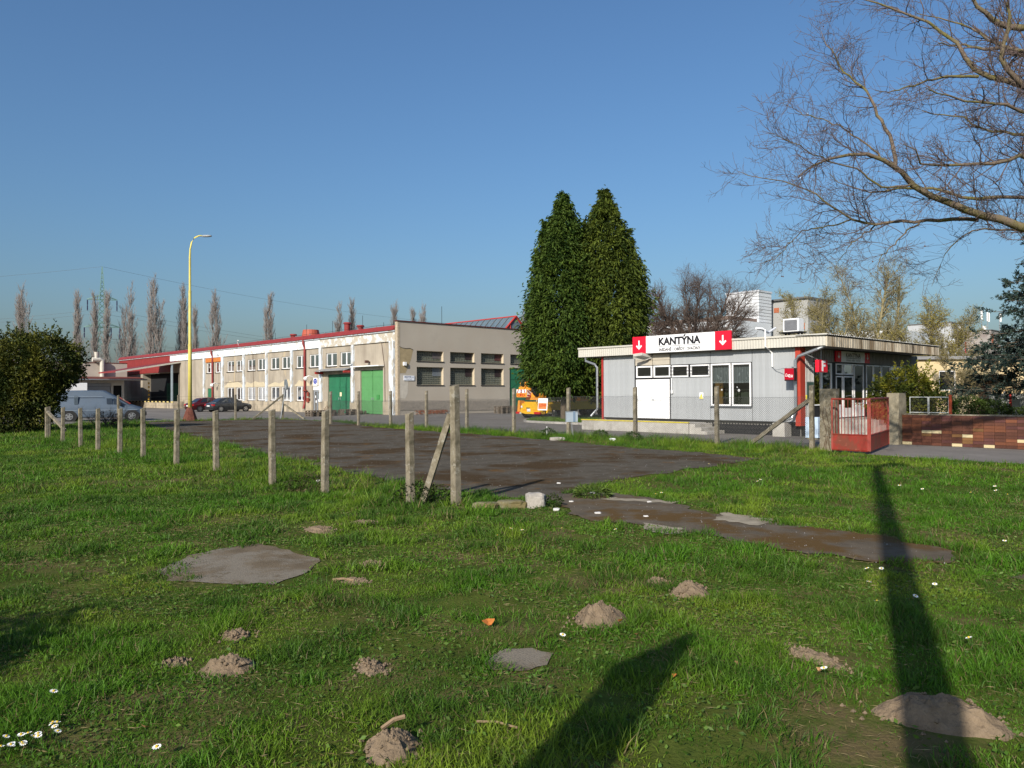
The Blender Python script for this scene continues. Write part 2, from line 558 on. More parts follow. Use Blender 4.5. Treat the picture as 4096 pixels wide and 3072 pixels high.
# kerb round the grass island and along the yard
isl_xy = [tuple(Y(*p))[:2] for p in ISLAND]
sheet('traffic_island', isl_xy, .10, soil_lawn, .12)
kerb_mat = mat('kerb_stone', (.36, .34, .31), .9, .15, 6, objvar=.12, bump=.3)
kerb = ything('kerb', 'row of pale kerb stones curving round the grass island under the conifers', 'kerb', 31.1, 24.5)
for i in range(7):
    p, q = Vector(ISLAND[i]), Vector(ISLAND[i + 1])
    n = max(1, round((q - p).length / 1.0)); d = (q - p) / n
    for j in range(n):
        s0, s1 = p + d * (j + .015), p + d * (j + .985); w = Vector((-d.y, d.x)).normalized() * .06
        MB((31.1, 24.5, 0)).prism([tuple(s0 + w), tuple(s0 - w), tuple(s1 - w), tuple(s1 + w)], -.02, .125).build('kerb_stone', kerb_mat, kerb)

# ------------------------------------------------------------------ molehills
def molehill(x, y, rx, ry, h, label, seed, rz=0.0):
    r = np.random.default_rng(seed); n, m = 13, 30
    vs, fs = [], []
    a = np.linspace(0, 2 * np.pi, m, endpoint=False)
    edge = 1 + .28 * (fbm(np.c_[np.cos(a), np.sin(a)] * 1.6 + 9, 1.3, seed) - .5) * 2
    for i in range(n):
        t = i / (n - 1); rr = t
        for j in range(m):
            px, py = rr * edge[j] * math.cos(a[j]), rr * edge[j] * math.sin(a[j])
            lump = fbm(np.array([[px * 2.2 + seed, py * 2.2]]), 2.0, seed, 4)[0] - .5
            z = h * ((1 - t ** 1.7) * (1 + lump * .9) + lump * .25 * (1 - t)) - .012 * (t > .95)
            vs.append((px * rx, py * ry, max(z, -.01)))
    for i in range(n - 1):
        for j in range(m):
            fs.append((i * m + j, i * m + (j + 1) % m, (i + 1) * m + (j + 1) % m, (i + 1) * m + j))
    mb = MB(); mb.add(vs, fs)
    # crumbs of earth
    o = mb.build('molehill', soil, None, (x, y, 0), smooth=False)
    o.rotation_euler = (0, 0, rz)
    o['label'] = label; o['category'] = 'molehill'; o['group'] = 'molehills in the lawn'
    mb2 = MB()
    for k in range(60):
        t = r.uniform(.3, 1.5); an = r.uniform(0, 6.28); s = r.uniform(.006, .018)
        cx, cy = t * rx * math.cos(an), t * ry * math.sin(an); z = h * max(0, 1 - min(t, 1) ** 1.7) + s * .4
        mb2.add([(cx + s * r.uniform(.7, 1.2), cy, z), (cx, cy + s, z - .2 * s), (cx - s, cy - .2 * s, z), (cx, cy - s, z), (cx, cy, z + s), (cx, cy, z - s)],
                [(0, 1, 4), (1, 2, 4), (2, 3, 4), (3, 0, 4), (1, 0, 5), (2, 1, 5), (3, 2, 5), (0, 3, 5)])
    c = mb2.build('earth_crumbs', soil, o); c['kind'] = 'stuff'


HILLS = [(-1.86, 5.0, .17, .15, .085, 'dark crumbly molehill at the left with grass tufts growing round it'),
         (-2.05, 5.66, .12, .10, .05, 'small low molehill half hidden by grass behind the dark crumbly one'),
         (.68, 6.0, .23, .2, .13, 'pale peaked molehill in the middle of the lawn with an orange leaf at its edge'),
         (1.58, 6.8, .19, .17, .10, 'pale molehill behind the peaked one, towards the asphalt path'),
         (2.33, 4.15, .18, .34, .15, 'largest molehill, pale and half covered by the shadow of the lamp post'),
         (-.62, 3.86, .16, .14, .09, 'molehill nearest to the viewer with a brown wood chip on top'),
         (-.93, 5.0, .14, .09, .045, 'low flat molehill between the dark crumbly one and the square concrete slab'),
         (2.03, 5.14, .24, .09, .045, 'long low molehill in the grass beside the lamp post shadow'),
         (-2.5, 10.0, .30, .16, .05, 'flat molehill near the fence posts, left of the corner brace'),
         (-1.46, 7.98, .15, .12, .04, 'small molehill to the right of the large concrete slab'),
         (-1.5, 7.28, .13, .1, .035, 'small molehill in front of the right corner of the large slab'),
         (-2.06, 10.55, .24, .14, .04, 'farthest flat molehill before the fence corner'),
         (1.36, 7.24, .09, .08, .03, 'tiny molehill just left of the pale one by the path'),
         (-2.26, 5.1, .08, .07, .03, 'tiny molehill close left of the dark crumbly one')]
for k, (x, y, rx, ry, h, lab) in enumerate(HILLS):
    molehill(x, y, rx, ry, h, lab, 40 + k, .3 * k)
BARE = [(.49, 4.48, .22), (1.14, 4.34, .2), (1.17, 3.9, .3), (-.79, 5.7, .3), (-1.7, 7.35, .35), (-4.5, 7.9, .9), (-4.0, 7.1, .5), (.79, 3.8, .25), (-2.6, 10.2, .35), (.02, 11.0, .5), (-.3, 10.2, .4), (-.6, 6.0, .25), (.25, 4.6, .2), (-.4, 5.3, .25)]

# ------------------------------------------------------------------ grass
grass_mat = leaf_mat('grass_blades', .3, .55, .25)
to_ab = lambda x, y: (x * VX + y * VY, -x * VY + y * VX)


def grass(name, n, ylo, yhi, hscale, wid, tri, density=1.0, region=None, seed=1, hmin=.03):
    r = np.random.default_rng(seed)
    if region is None:
        # area-uniform over the wedge
        y = np.sqrt(r.uniform(ylo ** 2, yhi ** 2, n)); x = r.uniform(-1, 1, n) * (.72 * y + 1.6)
    else:
        a = r.uniform(region[0], region[1], n); b = r.uniform(region[2], region[3], n)
        x, y = a * VX - b * VY, a * VY + b * VX
    keep = np.ones(n, bool)
    P2 = np.c_[x, y]
    wx, wy = fbm(P2, 1.6, 51, 4) - .5, fbm(P2, 1.6, 57, 4) - .5
    for pl, am in ((lot_xy, 1.5), (path_xy, .95), (path2_xy, .8), (yard_xy, .35), (pad_xy, 1.1), (flat_xy, .4)):
        keep &= ~inside(x + wx * am + r.normal(0, .03, n), y + wy * am + r.normal(0, .03, n), pl)
    keep &= ~(inside(x, y, yard_xy) | ((inside(x, y, lot_xy) | inside(x, y, pad_xy)) & (r.uniform(0, 1, n) < .45)))
    bare = fbm(P2, 1.1, 3, 3); bare2 = fbm(P2, 3.2, 9, 3)
    pk = np.clip((bare * .6 + bare2 * .4 - .30) * 6, .12, 1)
    for bx, by, br in BARE:
        d = np.hypot(x - bx, y - by) / br; pk *= np.clip((d - .35) * 1.5, .06, 1)
    for h in HILLS:
        d = np.hypot((x - h[0]) / h[2], (y - h[1]) / h[3]); pk *= np.clip((d - .85) * 4, 0, 1)
    keep &= r.uniform(0, 1, n) < pk * density
    x, y, P2 = x[keep], y[keep], P2[keep]; n = len(x)
    tuft = fbm(P2, 2.3, 21, 3)
    hgt = (hmin + .075 * np.clip((tuft - .42) * 4, 0, 1.2)) * r.uniform(.55, 1.35, n) * hscale
    az = r.uniform(0, 2 * np.pi, n) ; lean = r.uniform(.25, 1.7, n)
    d = np.c_[np.cos(az) * lean, np.sin(az) * lean, np.ones(n)]
    yaw = r.uniform(0, 2 * np.pi, n); s = np.c_[np.cos(yaw), np.sin(yaw), np.zeros(n)] * (wid * r.uniform(.6, 1.4, n))[:, None]
    base = np.c_[x, y, np.full(n, -.004)]
    d /= np.linalg.norm(d, axis=1, keepdims=True); tip = base + d * hgt[:, None] * 1.15; tip[:, 2] -= hgt * lean * .10; tip[:, 2] = np.maximum(tip[:, 2], .006)
    tone = fbm(P2, .55, 31, 3)[:, None]; tone2 = fbm(P2, 2.0, 37, 2)[:, None]
    g1, g2, g3 = np.array([.066, .165, .009]), np.array([.15, .225, .018]), np.array([.05, .115, .010])
    w = np.clip((tone - .38) * 3.2, 0, 1); c = g1 * (1 - w) + g2 * w
    w3 = np.clip((tone2 - .46) * 5, 0, .9); c = c * (1 - w3) + g3 * w3
    c = c * r.uniform(.65, 1.4, (n, 1))
    dry = r.uniform(0, 1, n) < .06 + .18 * np.clip((bare[keep] < .36), 0, 1); c[dry] = np.array([.20, .16, .07]) * r.uniform(.5, 1.2, (dry.sum(), 1))
    if tri:
        co = np.stack([base - s, base + s, tip], 1); nv = 3
        loops = np.arange(3 * n); starts = np.arange(n) * 3
    else:
        mid = base + d * (hgt * .55)[:, None] * np.array([.75, .75, 1.05])
        co = np.stack([base - s, base + s, mid + s * .75, tip, mid - s * .75], 1); nv = 5
        bi = (np.arange(n) * 5)[:, None]
        loops = np.concatenate([bi + np.array([0, 1, 2, 4]), bi + np.array([4, 2, 3])], 1).ravel()
        starts = (np.arange(n)[:, None] * 7 + np.array([0, 4])).ravel()
    me = np_mesh(name, co, loops, starts, grass_mat, np.repeat(c, nv, 0))
    o = link(name, me); o['kind'] = 'stuff'
    return tag(o, 'short uneven green lawn grass with tufts and worn patches', 'grass')


grass('grass', 300000, 2.6, 7.5, .82, .0030, False, seed=1)
grass('grass', 270000, 7.5, 14, 1.0, .0052, False, seed=2)
grass('grass', 300000, 14, 27, 1.1, .0095, True, seed=3, hmin=.04)
grass('grass', 190000, 27, 48, 1.3, .016, True, seed=4, hmin=.05)
# rougher strips: along the road fence, round the post rows and on the island
for reg, n, hs, sd in (((20.2, 23.4, 10.4, 33), 45000, 2.6, 5), ((22.0, 24.8, 33, 50), 12000, 2.2, 6), ((6.7, 7.8, 8.5, 35), 30000, 2.0, 7), ((7.8, 12.5, 11, 46), 42000, 2.1, 8),
                       ((12, 24.8, 50.2, 52), 14000, 2.6, 9)):
    grass('rough_grass', n, 0, 0, hs, .009, True, region=reg, seed=sd, hmin=.04)


def ground_leaves(name, n, ylo, yhi, size, lab, c0, c1, flat, seed, aspect):
    """low rosettes and dead blades between the grass"""
    r = np.random.default_rng(seed); y = np.sqrt(r.uniform(ylo ** 2, yhi ** 2, n)); x = r.uniform(-1, 1, n) * (.72 * y + 1.6); P2 = np.c_[x, y]
    k = fbm(P2, 1.7, seed, 3) > (.50 if not flat else .42)
    for pl in (lot_xy, path_xy, path2_xy, yard_xy, pad_xy, flat_xy): k &= ~inside(x, y, pl)
    for h in HILLS: k &= np.hypot((x - h[0]) / h[2], (y - h[1]) / h[3]) > .95
    x, y = x[k], y[k]; n = len(x); an = r.uniform(0, 6.283, n); P = np.c_[x, y, r.uniform(.004, .03, n)]
    D = np.c_[np.cos(an), np.sin(an), r.uniform(-.1, .15 if flat else .6, n)]
    w = r.uniform(0, 1, (n, 1)); c = (np.array(c0) * (1 - w) + np.array(c1) * w) * r.uniform(.7, 1.3, (n, 1))
    o = leaves(name, P, D, size * r.uniform(.5, 1.4, n), size * aspect * r.uniform(.7, 1.3, n), grass_mat, c, .1, kind='stuff'); tag(o, lab, 'ground cover')


ground_leaves('ground_cover', 52000, 2.6, 13, .032, 'small round leaved weeds between the lawn grass', (.05, .12, .012), (.11, .18, .03), False, 71, .6)
ground_leaves('dead_thatch', 46000, 2.6, 12, .07, 'dead straw coloured blades lying in the lawn', (.16, .12, .05), (.30, .24, .12), True, 73, .045)
# ================================================================== INDUSTRIAL HALL
plaster = mat('hall_plaster', (.36, .315, .25), .95, .10, 1.2, bump=.25, bscale=25, dirt=(.22, .185, .145), dscale=.9, dlo=.44, dhi=.64, damt=.65, stretch=(1, 1, .16),
              dirt2=(.44, .36, .24), d2scale=.5, d2lo=.6, d2hi=.63)
gable_pl = mat('gable_plaster', (.42, .375, .31), .95, .08, 1.0, bump=.2, bscale=25, dirt=(.34, .29, .23), dscale=.5, dlo=.45, dhi=.7, damt=.6)
gable_patch = mat('gable_patch', (.33, .26, .15), .95, .15, 3)
gable_patch2 = mat('gable_repair', (.50, .46, .39), .95, .1, 3)
reveal_m = mat('window_reveal', (.52, .44, .32), .9, .08)
pil_m = mat('peeling_white', (.60, .66, .72), .8, .07, 3, bump=.3, dirt=(.40, .36, .29), dscale=3.5, dlo=.50, dhi=.57, damt=.85, stretch=(1, 1, .35))
band_m = mat('white_band', (.72, .77, .80), .75, .05, 2, dirt=(.47, .42, .33), dscale=1.6, dlo=.53, dhi=.62, damt=.85, stretch=(1, .8, 1.2))
band_old = mat('worn_white_band', (.62, .64, .63), .75, .05, 2, dirt=(.42, .36, .27), dscale=1.5, dlo=.44, dhi=.52, damt=.85)
plinth_m = mat('hall_plinth', (.40, .34, .25), .95, .12, 2, bump=.4, bscale=20, dirt=(.2, .175, .14), dscale=1.3, dlo=.48, dhi=.6, damt=.8, stretch=(1, 1, .3))
roof_red = mat('red_roof_sheet', (.23, .03, .028), .55, .18, 2, dirt=(.2, .05, .04), dscale=3, damt=.5)
rust_roof = mat('rusty_roof_sheet', (.16, .045, .025), .7, .2, 3)
green_a = mat('gate_dark_green', (.025, .15, .075), .5, .12, 2, dirt=(.03, .12, .07), dscale=1.2, damt=.6)
green_b = mat('gate_light_green', (.095, .27, .10), .5, .08, 2)
orange_m = mat('orange_panel', (.50, .17, .04), .7, .08)
gb_m = mat('glass_block', (.085, .095, .08), .12, .3, 14, spec=.7)
gb_bar = mat('glass_block_mortar', (.23, .22, .17), .8, .12)
curtain_m = mat('pale_curtain', (.50, .55, .54), .9, .12, 6, stretch=(1, 1, 1))
skyglass = mat('skylight_glass', (.13, .18, .21), .12, .25, .8, spec=.6, dirt=(.3, .33, .33), dscale=.6, damt=.5)
brickband = mat('grey_brick', (.34, .30, .25), .95, .15, 5, bump=.4, bscale=12)
redbrick = mat('broken_red_brick', (.33, .11, .05), .95, .4, 4, bump=.6, bscale=8, dirt=(.3, .27, .22), dscale=2)

HO = (34.8, 50.3, 0)
hall = ything('industrial_hall', 'long beige plaster workshop hall with red roof edge and green gates', 'building', 34.8, 50.3)
fa = lambda s, z, d: (35 + d, s, z)
UP = [(87.5, 89.35), (85.0, 86.85), (81.75, 83.6), (79.35, 81.2), (76.45, 78.3), (74.05, 75.9), (71.05, 72.9), (68.65, 70.5), (65.65, 67.5), (63.1, 64.95), (59.95, 61.9), (57.5, 59.4)]
LO = [(81.75, 83.6), (79.35, 81.2), (76.45, 78.3), (74.05, 75.9), (71.05, 72.9), (68.65, 70.5), (65.65, 67.5)]
UZ, LZ = (4.2, 5.38), (1.08, 2.45)
DOOR, SIDE = (63.15, 64.35, 0.02, 2.45), (87.85, 89.15, .35, 2.4)
G1, G2 = (57.75, 61.55, 0.0, 3.46), (52.68, 56.12, 0.0, 3.7)
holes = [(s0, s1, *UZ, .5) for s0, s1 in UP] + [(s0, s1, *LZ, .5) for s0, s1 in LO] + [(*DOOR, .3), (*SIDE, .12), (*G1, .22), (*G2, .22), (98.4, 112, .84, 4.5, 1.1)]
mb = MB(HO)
wall_open(mb, fa, 50.3, 122, 0, 6.9, holes, .5, back=1)  # near-black back puts the shade inside the loading bay into its colour
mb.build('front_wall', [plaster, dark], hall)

# gable
fg = lambda s, z, d: (s, 50.3 + d, z)
GW = [(36.66, 39.39), (40.12, 42.78), (43.55, 46.2)]
gh = [(a0, a1, 4.37, 5.2, .45) for a0, a1 in GW] + [(a0, a1, 2.42, 3.88, .45) for a0, a1 in GW] + [(47.05, 49.7, 4.37, 5.2, .45), (46.95, 50.4, 0, 3.98, .2), (51.4, 54.1, 4.37, 5.2, .45), (51.4, 54.1, 2.42, 3.88, .45)]
mb = MB(HO); wall_open(mb, fg, 34.85, 66, 0, 7.48, gh, .45, reveal=1, back=2)
mb.build('gable_wall', [gable_pl, reveal_m, dark], hall)
# body behind, roof
mb = MB(HO); mb.box(35.0, 66, 50.9, 122, 6.95, 7.05); mb.box(65.9, 66, 50.6, 122, 0, 6.95); mb.box(35.2, 66, 121.9, 122, 0, 6.95)
mb.build('roof', roof_red, hall)
MB(HO).box(34.7, 66.1, 50.22, 50.62, 7.48, 7.55).build('parapet_coping', mat('dark_red_flashing', (.10, .02, .02), .6), hall)
MB(HO).box(34.78, 34.99, 50.28, 50.62, 0, 7.48).build('corner_strip', mat('ochre_brick_edge', (.40, .33, .24), .95, .25, 6), hall)
# red edge in sheets
edges = [50.75, 57.2, 62.7, 68.3, 73.7, 79.1, 84.7, 90.0, 95.5, 101, 106.5, 112, 117.5, 122]
for s0, s1 in zip(edges, edges[1:]):
    MB(HO).extrude([(34.62, s0 + .01, 6.80), (35.25, s0 + .01, 6.80), (35.25, s0 + .01, 7.2), (34.95, s0 + .01, 7.2)], (0, s1 - s0 - .02, 0)).build('roof_edge_sheet', roof_red, hall)
mb = MB(HO).box(34.72, 34.96, 50.75, 122, 6.70, 6.80); mb.build('gutter_board', pil_m, hall)
for i, (s0, s1) in enumerate(zip(edges, edges[1:])):
    red = s0 > 99
    MB(HO).box(34.86, 35.0, s0 + .02, s1 - .02, 5.93 if not red else 4.6, 6.70).build('fascia_panel', roof_red if red else (band_old if i < 2 else band_m), hall)
MB(HO).box(34.855, 34.99, 99.9, 101.0, 5.93, 6.2).build('fascia_panel', band_m, hall)
# pilasters
for s, w in ((50.98, .62), (57.2, .36), (62.7, .42), (68.3, .36), (73.7, .36), (79.1, .36), (84.7, .52), (90.0, .34)):
    MB(HO).box(34.84 if s > 51.5 else 34.62, 35.0, s - w / 2, s + w / 2, 0.0 if s < 51.5 else .98, 5.93).build('pilaster', pil_m, hall)
# plinth pieces
cuts = [(51.3, 52.6), (56.2, 57.7), (61.6, 63.1), (64.4, 73.7), (73.7, 87.75), (89.25, 97)]
for s0, s1 in cuts:
    MB(HO).box(34.91, 35.0, s0, s1, 0, 1.04).build('plinth', plinth_m, hall)


def window_parts(w, h, mull=.5, t=.075, d=.06):
    f = MB(); f.box(-d, 0, -w / 2, w / 2, 0, t); f.box(-d, 0, -w / 2, w / 2, h - t, h)
    f.box(-d, 0, -w / 2, -w / 2 + t, t, h - t); f.box(-d, 0, w / 2 - t, w / 2, t, h - t)
    c = -w / 2 + w * mull; f.box(-d - .004, 0, c - t * .8, c + t * .8, t, h - t)
    return f.mesh('window', pvc), (MB().quad((-.02, -w / 2 + t, t), (-.02, c - t, t), (-.02, c - t, h - t), (-.02, -w / 2 + t, h - t)).mesh('pane', glass),
                                   MB().quad((-.02, c + t, t), (-.02, w / 2 - t, t), (-.02, w / 2 - t, h - t), (-.02, c + t, h - t)).mesh('pane', glass))


def put_window(parts, parent, loc, extra=None):
    o = link('window', parts[0], parent, loc)
    for p in parts[1]: link('pane', p, o)
    return o


def sub(p, o): return (p[0] - o[0], p[1] - o[1], p[2] - o[2])


sill_m = mat('dark_sill', (.03, .028, .026), .7)
wu, wl = window_parts(1.85, 1.18), window_parts(1.85, 1.37)
sill_me = MB().box(-.22, .0, -.98, .98, -.07, -.01).mesh('sill', sill_m)
rr = random.Random(5)
for s0, s1 in UP:
    o = put_window(wu, hall, sub((35.13, (s0 + s1) / 2, UZ[0]), HO)); link('sill', sill_me, o)
    mb = MB()
    if rr.random() < .7:
        k = rr.uniform(.2, .8); mb.box(.12, .14, -.9, .9 - 1.8 * k, .05, 1.12)
        mb.build('blind', mat('grey_blind', (.16, .17, .17), .8, .2), o)
for s0, s1 in LO:
    o = put_window(wl, hall, sub((35.13, (s0 + s1) / 2, LZ[0]), HO)); link('sill', sill_me, o)
    mb = MB()
    for k in range(12):
        y0 = -.9 + k * .15
        if k in (2, 7) : continue
        mb.quad((.10 + .03 * (k % 2), y0, .05), (.13 - .03 * (k % 2), y0 + .15, .05), (.13 - .03 * (k % 2), y0 + .15, 1.3), (.10 + .03 * (k % 2), y0, 1.3))
    mb.build('curtain', curtain_m, o)
MB(HO).box(34.9, 34.99, 84.95, 89.5, 5.42, 5.90).build('orange_panel', orange_m, hall)
# pale bare patches where the render has come off over the ground floor windows
bare_pl = mat('bare_cream_render', (.50, .43, .30), .95, .08, 2)
for b0, b1, hs in ((79.4, 84.3, (.35, .62, .5, .75, .3)), (74.0, 79.0, (.5, .45, .6, .35, .55)), (68.5, 73.5, (.7, .55, .3, .45, .25)), (64.9, 67.8, (.3, .55, .4, .6, .2)), (62.95, 64.5, (.55, .7, .62, .5, .3))):
    n_ = len(hs); top = [(34.994, b0 + (b1 - b0) * (k + .5) / n_, 2.48 + h) for k, h in enumerate(hs)]
    MB(HO).add([(34.994, b0, 2.47)] + [(34.994, b0, 2.6)] + top + [(34.994, b1, 2.6), (34.994, b1, 2.47)], [tuple(range(n_ + 4))]).build('bare_patch', bare_pl, hall)
# doors and gates
MB(HO).box(35.06, 35.11, 87.86, 89.14, .36, 2.39).build('side_door', green_a, hall)
d = MB(HO).box(35.12, 35.2, 63.16, 63.28, .02, 2.04); d.box(35.12, 35.2, 64.22, 64.34, .02, 2.04); d.box(35.12, 35.2, 63.28, 64.22, 1.94, 2.04); d.box(35.12, 35.2, 63.28, 64.22, .02, .14); d.box(35.12, 35.2, 63.7, 63.8, .14, 1.94)
dr = d.build('entrance_door', mat('aluminium', (.45, .48, .52), .4, .05, metallic=.5), hall)
MB(HO).quad((35.17, 63.28, .14), (35.17, 64.22, .14), (35.17, 64.22, 1.94), (35.17, 63.28, 1.94)).build('pane', glass, dr)
mb = MB(HO)
for y0, z0 in ((63.85, .9), (63.95, 1.35), (63.4, 1.0), (63.35, .6)): mb.quad((35.14, y0, z0), (35.14, y0 + .16, z0), (35.14, y0 + .16, z0 + .22), (35.14, y0, z0 + .22))
mb.build('paper_notice', white_paint, dr)
sb = MB(HO).box(35.05, 35.1, 63.18, 64.32, 2.07, 2.43).build('lettered_panel', white_paint, hall)
mb = MB(HO).tube([(35.045, 64.16, 2.36), (35.045, 64.22, 2.28), (35.045, 64.18, 2.22)], .012, 4).tube([(35.045, 63.72, 2.24), (35.045, 63.69, 2.18), (35.045, 63.75, 2.11)], .012, 4)
mb.build('print_curve', mat('sign_red', (.4, .05, .06), .5), sb)
mb = MB(HO)
for k in range(5): mb.box(35.04, 35.05, 64.08 - .065 * k, 64.12 - .065 * k, 2.225, 2.25 + .012 * k)
for k in range(4): mb.box(35.04, 35.05, 63.54 - .065 * k, 63.585 - .065 * k, 2.225, 2.29)
mb.build('print_bars', mat('print_grey', (.25, .26, .26), .6), sb)


def gate_leaf(y0, y1, h, m, rails):
    mb = MB(HO); mb.box(35.12, 35.17, y0 + .015, y1 - .015, .05, h - .02)
    for z in rails: mb.box(35.10, 35.12, y0 + .03, y1 - .03, z - .04, z + .04)
    for y in (y0 + .03, y1 - .09): mb.box(35.10, 35.12, y, y + .06, .06, h - .03)
    return mb.build('gate_leaf', m, hall)


for g, m, rl in ((G1, green_a, (.08, 1.15, 2.3, 3.40)), (G2, green_b, (.08, 2.13, 3.16, 3.62))):
    c = (g[0] + g[1]) / 2
    for y0, y1 in ((g[0], c), (c, g[1])):
        lf = gate_leaf(y0, y1, g[3], m, rl)
        MB(HO).box(35.06, 35.1, c + (.1 if y0 == c else -.16), c + (.16 if y0 == c else -.1), 1.2, 1.4).build('handle', grey_metal, lf)
mb = MB(HO).box(35.075, 35.1, 53.35, 53.75, 1.25, 1.62); mb.build('wicket_frame', mat('gate_trim_green', (.05, .22, .06), .5), hall)
MB(HO).quad((35.08, 59.3, 1.5), (35.08, 59.62, 1.5), (35.08, 59.62, 1.85), (35.08, 59.3, 1.85)).build('paper_notice', mat('cream_paper', (.7, .63, .4), .8), hall)
# awnings
mb = MB(HO); n = 27
pts = []
for k in range(n * 2 + 1): pts.append(57.45 + k * (5.15 / (n * 2)))
for k in range(len(pts) - 1):
    z = (.03 if k % 2 else 0, .0 if k % 2 else .03)
    mb.quad((34.15, pts[k], 3.72 + z[0]), (34.15, pts[k + 1], 3.72 + z[1]), (34.98, pts[k + 1], 3.98 + z[1]), (34.98, pts[k], 3.98 + z[0]))
mb.build('awning', mat('grey_corrugated', (.30, .30, .29), .6, .15, metallic=.3), hall)
MB(HO).box(34.2, 34.98, 57.45, 57.6, 3.55, 3.72).box(34.2, 34.98, 62.35, 62.5, 3.5, 3.72).build('awning_bracket', red_paint, hall)
MB(HO).box(34.45, 34.99, 52.5, 56.85, 3.98, 4.06).build('awning', white_paint, hall)
MB(HO).tube([(34.98, 54.6, 4.35), (34.8, 54.6, 4.4)], .06, 6).box(34.55, 34.8, 54.48, 54.72, 4.28, 4.5).build('flood_lamp', mat('brown_metal', (.08, .04, .03), .7), hall)
# rain pipes
for s in (87.3, 65.55):
    mb = MB(HO).tube([(34.7, s, 6.75), (34.68, s, 6.45), (34.85, s, 6.05), (34.83, s, 5.7), (34.83, s, .9 if s < 70 else 1.15), (34.8, s + .0, .75), (34.7, s + .4 * (s > 70), .35)], .10, 8)
    mb.build('rain_pipe', roof_red, hall)
MB(HO).box(34.62, 34.84, 65.1, 65.5, 2.0, 2.12).box(34.75, 34.9, 64.75, 65.1, .95, 1.35).box(34.78, 34.9, 64.8, 65.05, 1.5, 1.9).build('wall_box', mat('wall_box_red', (.25, .06, .04), .6), hall)
# lamps on the wall
for s, z in ((86.1, 2.75), (64.35, 3.15)):
    mb = MB(HO).tube([(34.98, s - .3, z + .1), (34.5, s - .3, z + .25), (34.3, s - .1, z + .15)], .035, 6)
    mb.tube([(34.35, s - .1, z + .15), (34.3, s, z), (34.25, s + .1, z - .05)], [.08, .2, .16], 8); mb.build('wall_lamp', white_paint, hall)
MB(HO).tube([(34.7, 85.55, 6.25), (34.6, 85.75, 6.2)], .12, 8).build('camera_globe', white_paint, hall)
mb = MB(HO).tube([(34.6, 79.6, 7.45), (34.5, 79.7, 7.5), (34.6, 80.0, 7.35), (34.82, 80.1, 6.9), (34.82, 80.15, 6.1)], .03, 6); mb.build('vent_pipe', white_paint, hall)
mb = MB(HO).tube([(34.97, 77.0, 6.7), (34.96, 76.95, 4.4), (34.9, 76.7, 2.6), (34.9, 76.55, 1.2), (34.88, 76.5, .1)], .02, 5).tube([(34.96, 87, 2.95), (34.95, 84, 3.0), (34.96, 79.2, 3.15)], .012, 4)
mb.build('cable', mat('cable_brown', (.12, .08, .06), .8), hall)
mb = MB(HO).tube([(34.97, 53.0, 6.7), (34.96, 52.5, 4.4), (34.93, 52.35, 3.8), (34.93, 52.3, .3)], .022, 5); mb.build('cable', MATS['cable_brown'], hall)
# roof vents
MB(HO).tube([(36.6, 67.6, 7.0), (36.6, 67.6, 7.95)], [.95, .75], 18).build('roof_vent', mat('terracotta_paint', (.38, .085, .05), .6), hall)
for s, h in ((60.2, .95), (58.0, .55), (70.4, .5)):
    MB(HO).tube([(36.2, s, 6.9), (36.2, s, 7.05 + h)], .27, 12).tube([(36.2, s, 7.06 + h), (36.2, s, 7.2 + h)], [.38, .3], 12).build('chimney', roof_red, hall)
for s, h in ((66, 1.2), (61.2, 1.2), (56.2, 1.3), (72.5, .8), (53.0, .5)):
    MB(HO).tube([(35.3, s, 7.1), (35.3, s, 7.1 + h)], .018, 5).build('lightning_rod', black, hall)
MB(HO).tube([(39.4, 50.5, 7.5), (39.4, 50.5, 9.0)], .02, 5).build('lightning_rod', black, hall)
mb = MB(HO).tube([(35.05, 50.9 + 2.8 * k, 7.28 + .06 * (k % 2)) for k in range(26)], .012, 4)
mb.build('lightning_wire', black, hall)
for s in range(26): mb = MB(HO).box(35.0, 35.08, 50.86 + 2.8 * s, 50.94 + 2.8 * s, 7.15, 7.3); mb.build('wire_holder', grey_metal, hall)

